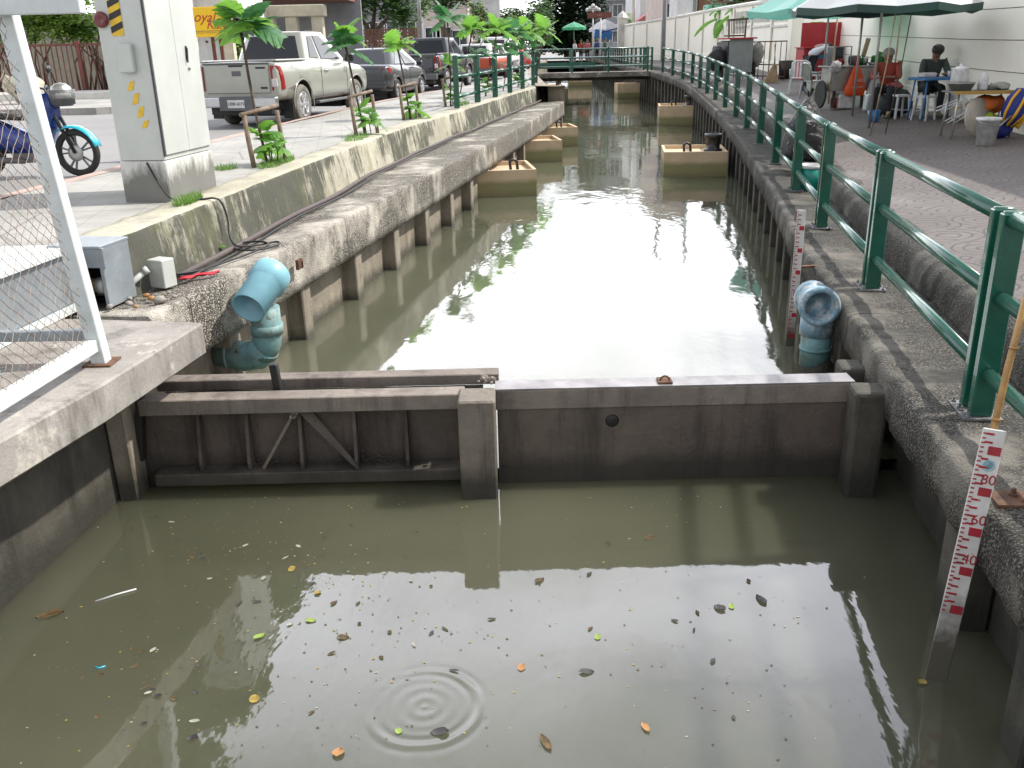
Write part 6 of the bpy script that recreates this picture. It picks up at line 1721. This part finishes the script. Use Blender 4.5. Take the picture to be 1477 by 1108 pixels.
for i in range(800):
    if random.random() < .75:
        cx, cy, sx_, sy_ = random.choice(rafts); px, py = random.gauss(cx, sx_ * 1.5), random.gauss(cy, sy_ * 1.5)
    else: px, py = random.uniform(0, 1300), random.uniform(715, 1108)
    if py < 712 or py > 1150: continue
    c = at(px, py, ZLO + .003); r_ = random.uniform(.0018, .006); a = random.uniform(0, 6.28)
    g.mi = random.choice([0, 0, 0, 1, 1, 2, 3])
    g.poly([c + Vector((r_ * (1 + .6 * (k % 2)) * math.cos(a + k * 1.2566), r_ * math.sin(a + k * 1.2566), 0)) for k in range(5)])
o = g.build('floating_specks', [MAT['debris_leaf'], MAT['debris_dark'], MAT['debris_pale'], MAT['debris_yel']], None, weld=False); tag(o, 'fine specks of leaf litter on the water', 'litter', None, 'stuff')
# ------------------------------------------------------------------ trees, hedges
def leaf_cloud(mb, c, rad, n, size, flat=.6):
    c = Vector(c)
    sub = [(c + Vector((random.uniform(-.62, .62) * rad[0], random.uniform(-.62, .62) * rad[1], random.uniform(-.6, .6) * rad[2])), random.uniform(.28, .5)) for _ in range(max(4, n // 110))]
    for i in range(n):
        q, k = random.choice(sub)
        v = Vector((random.gauss(0, 1), random.gauss(0, 1), random.gauss(0, 1))); v.normalize(); v *= random.random() ** .4
        p = q + Vector((v.x * rad[0] * k, v.y * rad[1] * k, v.z * rad[2] * k))
        a = random.uniform(0, 6.283); s = size * random.uniform(.6, 1.3)
        d = Vector((math.cos(a), math.sin(a), random.uniform(-.7, .4))).normalized(); w_ = d.cross(Vector((random.uniform(-.5, .5), random.uniform(-.5, .5), 1))).normalized() * s * .34
        mb.poly([p, p + d * s * .5 + w_, p + d * s, p + d * s * .5 - w_])
def tree(label, base, trunk_h, crowns, mat, size, trunk_r=.16, name='tree', group=None, cat='tree'):
    base = Vector(base)
    t = thing(name, label, cat, base, 0, group); o = t.location
    g = MB(o); top = base + Vector((random.uniform(-.2, .2), 0, trunk_h))
    g.tube(spline([base - Vector((0, 0, .1)), base.lerp(top, .5) + Vector((.1, 0, 0)), top], .6), trunk_r, 9)
    for c, r, n in crowns:
        g.tube([top - Vector((0, 0, .3)), top.lerp(Vector(c), .5) + Vector((0, 0, .1)), Vector(c)], [trunk_r * .7, trunk_r * .45, trunk_r * .15], 6)
    g.build('trunk', MAT['bark'], t)
    g = MB(o)
    for c, r, n in crowns: leaf_cloud(g, c, r, n, size)
    g.build('crown', MAT[mat], t, weld=False)
    return t
def X(px, y): return aty(px, 60, y).x
def Z(py, y, px=600): return aty(px, py, y).z
ZG = .62

# red railings with a hedge, far left
y = 32.0
t = thing('red_fence', 'red oxide steel fence of thin bars under the hedge across the road', 'fence', (X(70, y), y, ZG)); o = t.location
x0, x1 = X(-40, y), X(300, y); zt = Z(65, y, 90)
for i in range(9):
    x = x0 + i * 1.72
    if x < x1:
        g = MB(o); g.box((x, y, (ZG + zt) / 2 + .02), (.12, .12, zt - ZG + .2)); g.build('post', MAT['redfence'], t)
g = MB(o); g.box(((x0 + x1) / 2, y, zt), (x1 - x0, .06, .07)); g.build('top_rail', MAT['redfence'], t)
g = MB(o); g.box(((x0 + x1) / 2, y, ZG + .12), (x1 - x0, .05, .06)); g.build('bottom_rail', MAT['redfence'], t)
g = MB(o); x = x0
while x < x1: g.box((x, y, (ZG + zt) / 2), (.028, .028, zt - ZG)); x += .17
g.build('bars', MAT['redfence'], t)['kind'] = 'stuff'
g = MB(((x0 + x1) / 2, 30.4, ZG - .2)); g.box(((x0 + x1) / 2, 30.6, ZG - .02), (x1 - x0, 1.6, .36)); tag(g.build('plinth_wall', MAT['wallcap'], None, .02), 'low white plinth wall below the red fence across the road', 'wall')
t = thing('hedge', 'leafy light green hedge spilling over the red fence', 'hedge', (X(60, 33.4), 33.4, ZG)); o = t.location
g = MB(o)
for px in (-60, -25, 5, 35, 65, 90, 112, 134): leaf_cloud(g, (X(px, 33.4), 32.7, 3.05 + random.uniform(-.1, .15)), (1.15, .9, 1.0), 1500, .19)
g.build('foliage', MAT['leaf_hedge'], t, weld=False)
g = MB(o)
for k in range(26):
    x = X(random.uniform(-40, 150), 33.2); q = Vector((x, 33.2 + random.uniform(-.4, .4), ZG)); g.tube([q, q + Vector((random.uniform(-.3, .3), 0, 1.0)), q + Vector((random.uniform(-.8, .8), 0, 2.1))], [.04, .03, .02], 6)
g.build('stems', MAT['bark'], t)
g = MB((X(90, 36), 36, ZG)); g.box((X(90, 36), 36, 1.9), (12, .2, 2.8)); tag(g.build('garden_wall', MAT['beige']), 'beige garden wall behind the hedge stems', 'wall')
drape('planter_bundle', 'pale round boulder on the far pavement, seen through the chain link mesh', 'boulder', (X(22, 27.5), 27.5, ZG - .05), (.55, .4, .42), 'cream', 31)

# white shop with the yellow sign
y = 31.0
t = thing('shop_house', 'white shop house with a dark open front under a yellow sign', 'shop', (X(300, y), y, ZG)); o = t.location
xa, xb, xc = X(230, y), X(283, y), X(334, y)
g = MB(o); g.box(((xa + xb) / 2, y + 2, 3.1), (xb - xa, 4, 5.2)); g.build('side_wall', MAT['whitewash'], t)
g = MB(o); g.box(((xb + xc) / 2 + .05, y + 2.2, Z(10, y) + 1.2), (xc - xb + .2, 3.6, 2.6)); g.build('upper_wall', MAT['whitewash'], t)
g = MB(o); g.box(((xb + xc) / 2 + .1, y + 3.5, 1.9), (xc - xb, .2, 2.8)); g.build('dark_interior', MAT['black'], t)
g = MB(o); g.box((xc - .1, y + .1, 1.75), (.3, .3, 2.6)); g.build('front_column', MAT['cream'], t)
for k in range(2):
    g = MB(o); g.box((xb + .45 + .25 * k, y + .3, 1.6), (.1, .08, 2.2)); g.build('door_post', MAT['redfence'], t)
g = MB(o); g.box(((xb + xc) / 2, y + 1.8, Z(10, y) + 2.6), (xc - xb + 1.2, 4.6, .18)); g.build('roof', MAT['roof'], t)
zc, zs = (Z(11, y, 300) + Z(54, y, 300)) / 2, Z(11, y, 300) - Z(54, y, 300)
t = thing('shop_sign', 'bright yellow shop sign with red script lettering above the open shop front', 'sign', ((xb + xc) / 2, y - .45, zc), R(-4))
wS = xc - xb + .15
g = MB(); g.box((0, 0, 0), (wS, .06, zs)); b = g.build('board', MAT['signyellow'], t, .01)
lettering('lettering', 'Royal', .42, T(-wS * .16, -.034, zs * .16) @ RX(R(90)) @ RZ(R(-2)), MAT['signred'], b, .003, shear=.35)
lettering('lettering', 'Kafe', .38, T(wS * .24, -.034, -zs * .1) @ RX(R(90)) @ RZ(R(-2)), MAT['signred'], b, .003, shear=.35)
g = MB(); g.box((-.05, -.033, -zs * .3), (wS * .8, .004, .03)); g.box((-.1, -.033, -zs * .36), (wS * .6, .004, .02)); g.build('small_print', MAT['goldedge'], b)
tree('yellow green bush beside the shop column, above the silver pickup bed', (X(362, 33), 33, ZG), .5, [((X(352, 33), 33, 1.5), (.7, .6, .8), 700), ((X(378, 33), 33, 1.6), (.6, .6, .8), 600)], 'leaf_hedge', .15, .05, 'bush', None, 'bush')

# cream gatehouse / portico
y = 36.0
t = thing('gatehouse', 'old cream gatehouse with square columns and a heavy beam behind the silver pickup', 'gatehouse', (X(425, y), y, ZG)); o = t.location
for px in (392, 424, 461):
    g = MB(o); x = X(px, y); g.box((x, y, 2.0), (.42, .42, 2.9)); g.build('column', MAT['cream'], t, .02)
g = MB(o); g.box((X(434, y), y, Z(12, y)), (X(472, y) - X(394, y), .6, .4)); g.build('beam', MAT['cream'], t, .02)
g = MB(o); g.box((X(430, y), y + 1.4, Z(-12, y)), (3.6, 3.2, .35)); g.build('roof_slab', MAT['brick'], t)
g = MB(o); g.box((X(446, y), y + .9, 2.0), (X(458, y) - X(432, y), .08, 1.2)); g.build('notice_board', MAT['whitewash'], t)
g = MB(o); g.box((X(430, y), y + 3, 2.3), (4, .2, 3.6)); g.build('back_wall', MAT['greyhouse'], t)
y = 41
t = thing('lattice_wall', 'cream wall topped by a red brown brick lattice behind the dark saloon car', 'wall', (X(545, y), y, ZG)); o = t.location
g = MB(o); x0, x1 = X(478, y), X(602, y); g.box(((x0 + x1) / 2, y, (ZG + Z(70, y)) / 2), (x1 - x0, .25, Z(70, y) - ZG)); g.build('wall_base', MAT['cream'], t)
g = MB(o)
zb, zt = Z(69, y), Z(42, y)
for k in range(26):
    x = x0 + (x1 - x0) * k / 25; g.box((x, y, (zb + zt) / 2), (.07, .12, zt - zb))
for k in range(7): g.box(((x0 + x1) / 2, y, zb + (zt - zb) * k / 6), (x1 - x0, .11, .05))
g.build('lattice', MAT['brick'], t)
tree('broad dark green tree behind the brick lattice wall', (X(540, 46), 46, ZG), 2.2, [((X(500, 46), 46, 4.0), (2.3, 1.8, 1.9), 1900), ((X(550, 46), 46.5, 4.6), (2.4, 1.8, 2.2), 2100), ((X(590, 46), 46, 3.6), (1.3, 1.5, 1.7), 1100)], 'leaf_tree', .26)
tree('dark tree with a thin crown behind the gatehouse', (X(486, 43), 43, ZG), 2.4, [((X(484, 43), 43, 3.7), (1.2, 1.2, 1.6), 1300)], 'leaf_deep', .22)

t = thing('street_lamp', 'plain grey steel lamp post rising beyond the dark saloon car', 'street lamp', (X(607, 40), 40, ZG)); o = t.location
g = MB(o); x = X(607, 40); g.tube([(x, 40, ZG), (x, 40, 7.5)], [.09, .06], 10); g.build('post', MAT['steel'], t)
g = MB(o); g.tube([(x, 40, 7.4), (x + .5, 39.8, 7.8), (x + 1.3, 39.5, 7.9)], .04, 8); g.box((x + 1.5, 39.4, 7.9), (.6, .25, .12)); g.build('lamp_arm', MAT['steel'], t)

def house(name, label, x0, x1, y, dep, z1, mat, wins=(), roofmat='roof', pitched=False, cat='building', z0=.5):
    t = thing(name, label, cat, ((x0 + x1) / 2, y, z0)); o = t.location
    g = MB(o); g.box(((x0 + x1) / 2, y + dep / 2, (z0 + z1) / 2), (x1 - x0, dep, z1 - z0)); g.build('wall', MAT[mat], t)
    g = MB(o)
    if pitched: g.prism([(x0 - .5, y - .5, z1), (x1 + .5, y - .5, z1), ((x0 + x1) / 2, y - .5, z1 + (x1 - x0) * .28)], (0, dep + 1, 0))
    else: g.box(((x0 + x1) / 2, y + dep / 2, z1 + .1), (x1 - x0 + .5, dep + .5, .25))
    g.build('roof', MAT[roofmat], t)
    for (wx, wz, ww, wh) in wins:
        g = MB(o); fx = x0 + (x1 - x0) * wx
        for a, b, c, d in ((fx, wz + wh / 2, ww + .16, .08), (fx, wz - wh / 2, ww + .16, .08)): g.box((a, y - .02, b), (c, .12, d))
        for s in (-1, 1): g.box((fx + s * (ww / 2 + .04), y - .02, wz), (.08, .12, wh))
        g.box((fx, y - .02, wz), (.05, .08, wh))
        wd = g.build('window', MAT['whitewash'], t)
        g = MB(o); g.box((fx, y - .006, wz), (ww, .03, wh)); g.build('pane', MAT['winglass'], wd)
    return t
house('pale_house', 'pale cream two storey house beyond the dark pickup, behind a palm', X(612, 62), X(676, 62), 62, 8, 7.5, 'pinkhouse', [(.2, 2.6, .9, 1.1), (.45, 2.6, .9, 1.1), (.8, 2.4, .9, 1.1), (.3, 5.6, 1, 1.2), (.7, 5.6, 1, 1.2)], 'roof')
house('white_house', 'white gabled house end behind the pale cream house', X(655, 80), X(722, 80), 80, 8, 6.0, 'whitewash', [(.3, 3.2, 1, 1.2), (.7, 3.2, 1, 1.2)], 'roof', True)
house('terrace_house', 'long grey terrace block far left behind the trees', X(470, 74), X(610, 74), 74, 8, 9, 'greyhouse', [(.15 * k + .1, zz, 1.2, 1.3) for k in range(6) for zz in (3.2, 6.4)])
tree('light green bushy tree at the end of the left railing', (X(705, 66), 66, ZG), 1.8, [((X(690, 66), 66, 3.4), (1.8, 1.5, 1.7), 2200), ((X(722, 66), 66, 3.0), (1.6, 1.4, 1.5), 2000)], 'leaf_pale', .24)
tree('dark green tree rising behind the lamp post and the dark pickup', (X(640, 52), 52, ZG), 3.0, [((X(622, 52), 52, 5.0), (1.8, 1.6, 1.5), 1300), ((X(655, 52), 52.5, 4.6), (1.6, 1.5, 1.2), 1100)], 'leaf_tree', .26)
tree('mid green tree left of the big dark tree', (X(755, 84), 84, ZG), 2.0, [((X(735, 84), 84, 3.4), (2.2, 2, 1.8), 2000), ((X(765, 84), 84, 4.0), (2.5, 2, 2.1), 2400)], 'leaf_tree', .32)
tree('tree with pale young leaves beyond the left railing', (X(775, 70), 70, ZG), 1.6, [((X(772, 70), 70, 2.6), (1.6, 1.4, 1.1), 900)], 'leaf_pale', .25)
tree('huge dark rain tree over the far street behind the footbridge', (X(818, 105), 105, ZG), 3.5, [((X(800, 105), 105, 5.5), (3.6, 3, 4.2), 3400), ((X(835, 105), 104, 6.0), (3.6, 3, 4.4), 3400), ((X(818, 105), 105, 9.5), (5, 4, 4), 2600), ((X(795, 105), 104, 2.6), (2.6, 2, 1.8), 1800), ((X(838, 105), 104, 2.8), (2.4, 2, 1.8), 1800)], 'leaf_deep', .55, .4)
def mirrored(px, py, far_):
    """where something must hang to be mirrored by the pool at a photo pixel"""
    p = at(px, py, ZLO); d = ray(px, py); d.z = -d.z; return p + d * (far_ / d.y)
cr_ = []
for px, py, f_ in ((40, 850, 9), (110, 930, 9), (190, 880, 10), (250, 960, 9), (40, 1010, 8), (140, 1060, 8), (230, 1060, 8.5), (300, 905, 11), (345, 850, 12), (-60, 950, 9)):
    cr_.append((mirrored(px, py, f_), (1.6, 1.6, 1.25), 2100))
tree('unseen tall street tree at the far left, its crown added to darken the pool reflection', (-9.8, 9.5, ZROAD), 4.6, cr_, 'leaf_tree', .33, .2)  # unseen tree; crown clumps hung to block the sky mirrored in the pool

# far end of the street
y = 130
t = house('grey_block', 'grey apartment block with dark balconies at the far end of the canal', X(845, y), X(935, y), y, 10, 16, 'greyhouse', [(.1 + .2 * k, zz, 1.2, 1.5) for k in range(5) for zz in (3, 6.2, 9.4, 12.6)])
for zz in (4.4, 7.6, 10.8):
    g = MB(t.location); g.box((X(890, y), y - .5, zz), (X(930, y) - X(850, y), 1, .25)); g.build('balcony', MAT['whitewash'], t)
def pole(label, px, y, z1, r=.1, mat='steel', name='utility_pole', cat='pole', z0=.5):
    x = X(px, y); g = MB((x, y, z0)); g.tube([(x, y, z0), (x, y, z1)], [r, r * .8], 8); return tag(g.build(name, MAT[mat]), label, cat)
t = thing('street_sign', 'brown street name sign on two pale posts with a white lamp cluster', 'street sign', (X(862, 76), 76, ZG)); o = t.location
for px in (855, 866):
    g = MB(o); x = X(px, 76); g.tube([(x, 76, ZG), (x, 76, Z(14 if px < 860 else 28, 76))], .06, 8); g.build('post', MAT['whitewash'], t)
g = MB(o); g.box((X(864, 76), 75.9, Z(28, 76)), (X(881, 76) - X(847, 76), .08, .42)); b = g.build('name_board', MAT['signbrown'], t)
g = MB(o); x = X(855, 76)
for dx, dz in ((-.45, 0), (-.22, .12), (0, .3), (.22, .12), (.45, 0)):
    g.tube([(x, 76, Z(22, 76)), (x + dx, 76, Z(21, 76) + dz)], .03, 6); g.ball((x + dx, 76, Z(20, 76) + dz), .15, 10)
g.build('lamp_cluster', MAT['whitewash'], t)
lettering('lettering', '\u2022 \u2022 \u2022', .2, T(X(864, 76) - o.x, 75.85 - o.y, Z(28, 76) - o.z) @ RX(R(90)), MAT['whitewash'], b)
parasol('small mint green parasol over the far street corner', (X(828, 82), 82, Z(37, 82)), .75 * 82 / 60, .42, 8, 'mintcloth', .18, 'mintcloth', .6, 0, False)
for i, (px, y, sh, lab) in enumerate([(829, 80, 'shirtwhite', 'person in white standing under the mint green parasol far off'), (838, 79, 'shirtred', 'person in red standing right of the mint green parasol far off'), (847, 81, 'shirtpink', 'person in pink standing left of the street sign posts far off'), (861, 84, 'shirtblue', 'person in blue standing between the street sign posts far off'), (873, 78, 'shirtgreen', 'person in dark clothes standing right of the street sign posts far off')]):
    person(lab, (X(px, y), y, .62), R(180 + 30 * (i - 2)), standing(1.62 + .03 * i), sh, 'trouser', None)
y = 92
t = thing('market_canopy', 'white market canopy at the far street corner', 'canopy', (X(872, y), y, .5)); o = t.location
g = MB(o); x = X(872, y); g.lathe((x, y, Z(52, y)), [(1.5, 0), (1.5, .25), (.75, .8), (.1, 1.1), (0, 1.1)], 4, smooth=False); g.build('roof', MAT['whitewash'], t)
for s in (-1, 1):
    g = MB(o); g.tube([(x + s * 1.0, y, .5), (x + s * 1.0, y, Z(52, y))], .04, 6); g.build('leg', MAT['steel'], t)
t = thing('market_canopy', 'blue tarpaulin stall roof below the white market canopy', 'canopy', (X(866, 88), 88, .5)); o = t.location
g = MB(o); x = X(866, 88); g.box((x + .2, 88, Z(56, 88)), (1.6, 1.4, .7), RY(R(8))); g.build('roof', MAT['bluetable'], t)
for s in (-1, 1):
    g = MB(o); g.tube([(x + s * .7, 88, .5), (x + s * .7, 88, Z(56, 88))], .04, 6); g.build('leg', MAT['steel'], t)
t = thing('market_canopy', 'dark slanting stall awning against the end of the long wall', 'canopy', (X(880, 84), 84, .5)); o = t.location
g = MB(o); x = X(880, 84); g.box((x, 84, Z(50, 84)), (2.0, 1.4, .1), RY(R(-12))); g.build('roof', MAT['deepblue'], t)
for s in (-1, 1):
    g = MB(o); g.tube([(x + s * .8, 84, .5), (x + s * .8, 84, Z(50, 84))], .04, 6); g.build('leg', MAT['steel'], t)

# houses and plants over the long wall
yb = 70
house('corner_house', 'pale house with a white upper floor seen over the far end of the long wall', X(922, 84), X(962, 84), 84, 10, 9, 'whitewash', [(.3, 3.4, .9, 1.1), (.62, 3.4, .8, 1.2), (.3, 6.5, 1, 1.2)])
t = thing('awning', 'faded red awning sloping over the far end of the long wall', 'awning', (X(930, 80), 80, 2.5)); o = t.location
g = MB(o); g.prism([(X(916, 80), 79, Z(38, 80)), (X(944, 80), 79, Z(36, 80)), (X(941, 80), 79, Z(20, 80))], (0, 2, 0)); g.build('cloth', MAT['redroof'], t)
tree('bright green clipped shrub above the end pier of the long wall', (X(902, 82), 82, .6), 1.9, [((X(902, 82), 82, 3.2), (.8, .8, 1.2), 700)], 'leaf_hedge', .2, .08, 'shrub', None, 'shrub')
house('pink_house', 'pale pink plastered house over the middle of the long wall', X(958, 66), X(1003, 66), 66, 9, 8.5, 'pinkhouse', [(.15, 3.6, .4, 1.6), (.7, 3.5, 1.0, 1.5)])
house('white_annex', 'white annexe with a tall blank shutter over the middle of the long wall', X(975, 62), X(1002, 62), 62, 3, 5.5, 'whitewash', [])
house('timber_house', 'brown timber house behind the banana leaves over the long wall', X(1005, 68), X(1100, 68), 68, 8, 6.5, 'brick', [(.3, 3.6, 1, 1.1)], 'roof')
pole('pale concrete utility pole above the end of the long wall', 913, 80, 11, .17, 'wallcap')
pole('grey utility pole in front of the pale pink house', 957, 60, 10, .13, 'greyhouse')
pole('dark slanted utility pole right of the white annexe', 1000, 60, 10, .15, 'greysheet')
t = thing('teal_awning', 'pale teal awning over the long wall below the banana leaves', 'awning', (X(1035, 58), 58, 3)); o = t.location
g = MB(o); g.prism([(X(1014, 58), 57, Z(34, 58)), (X(1060, 58), 57, Z(31, 58)), (X(1056, 58), 57, Z(20, 58)), (X(1014, 58), 57, Z(17, 58))], (0, 1.5, 0)); g.build('cloth', MAT['teal'], t)
def banana(label, px, y, z0, n, L):
    base = Vector((X(px, y), y, .6)); t = thing('banana_plant', label, 'plant', base, 0, 'banana plants over the long wall'); o = t.location
    g = MB(o); g.tube([base, base + Vector((.05, 0, z0 - .6))], [.14, .09], 8); g.build('stem', MAT['leaf_pale'], t)
    g = MB(o)
    for i in range(n):
        az = i * 2.4; el = random.uniform(.3, 1.2); d = Vector((math.cos(az), math.sin(az), 0)); s = Vector((-d.y, d.x, 0)); rows = []
        for k in range(9):
            u = k / 8; p = base + Vector((0, 0, z0 - .6)) + d * L * u * math.cos(el) + Vector((0, 0, L * (u * math.sin(el) - .75 * u * u))); w_ = .3 * math.sin(math.pi * min(1, u * .9 + .08)) ** .6
            rows.append([p - s * w_ - Vector((0, 0, .08)), p, p + s * w_ - Vector((0, 0, .08))])
        g.grid(rows, True)
    g.build('leaves', MAT['leaf_young'], t)
banana('banana plant over the long wall, left one of the clump', 1045, 50, 2.9, 9, 2.0)
banana('banana plant over the long wall, middle one of the clump', 1078, 47, 3.0, 9, 2.1)
banana('banana plant over the long wall, right one of the clump', 1108, 44, 3.0, 9, 1.9)
tree('dark leafy tree behind the banana plants over the long wall', (X(1075, 54), 54, .6), 2.8, [((X(1050, 54), 54, 4.4), (2.2, 1.6, 1.5), 1200), ((X(1090, 54), 54, 4.6), (2.3, 1.6, 1.6), 1300), ((X(1130, 54), 54, 4.8), (2.2, 1.6, 1.7), 1200)], 'leaf_tree', .28)
tree('yellow green tree close behind the long wall above the teal parasol', (X(1165, 40), 40, .6), 2.8, [((X(1140, 40), 40, 4.3), (1.8, 1.4, 1.3), 1200), ((X(1185, 40), 40, 4.6), (1.8, 1.4, 1.4), 1200)], 'leaf_pale', .25)
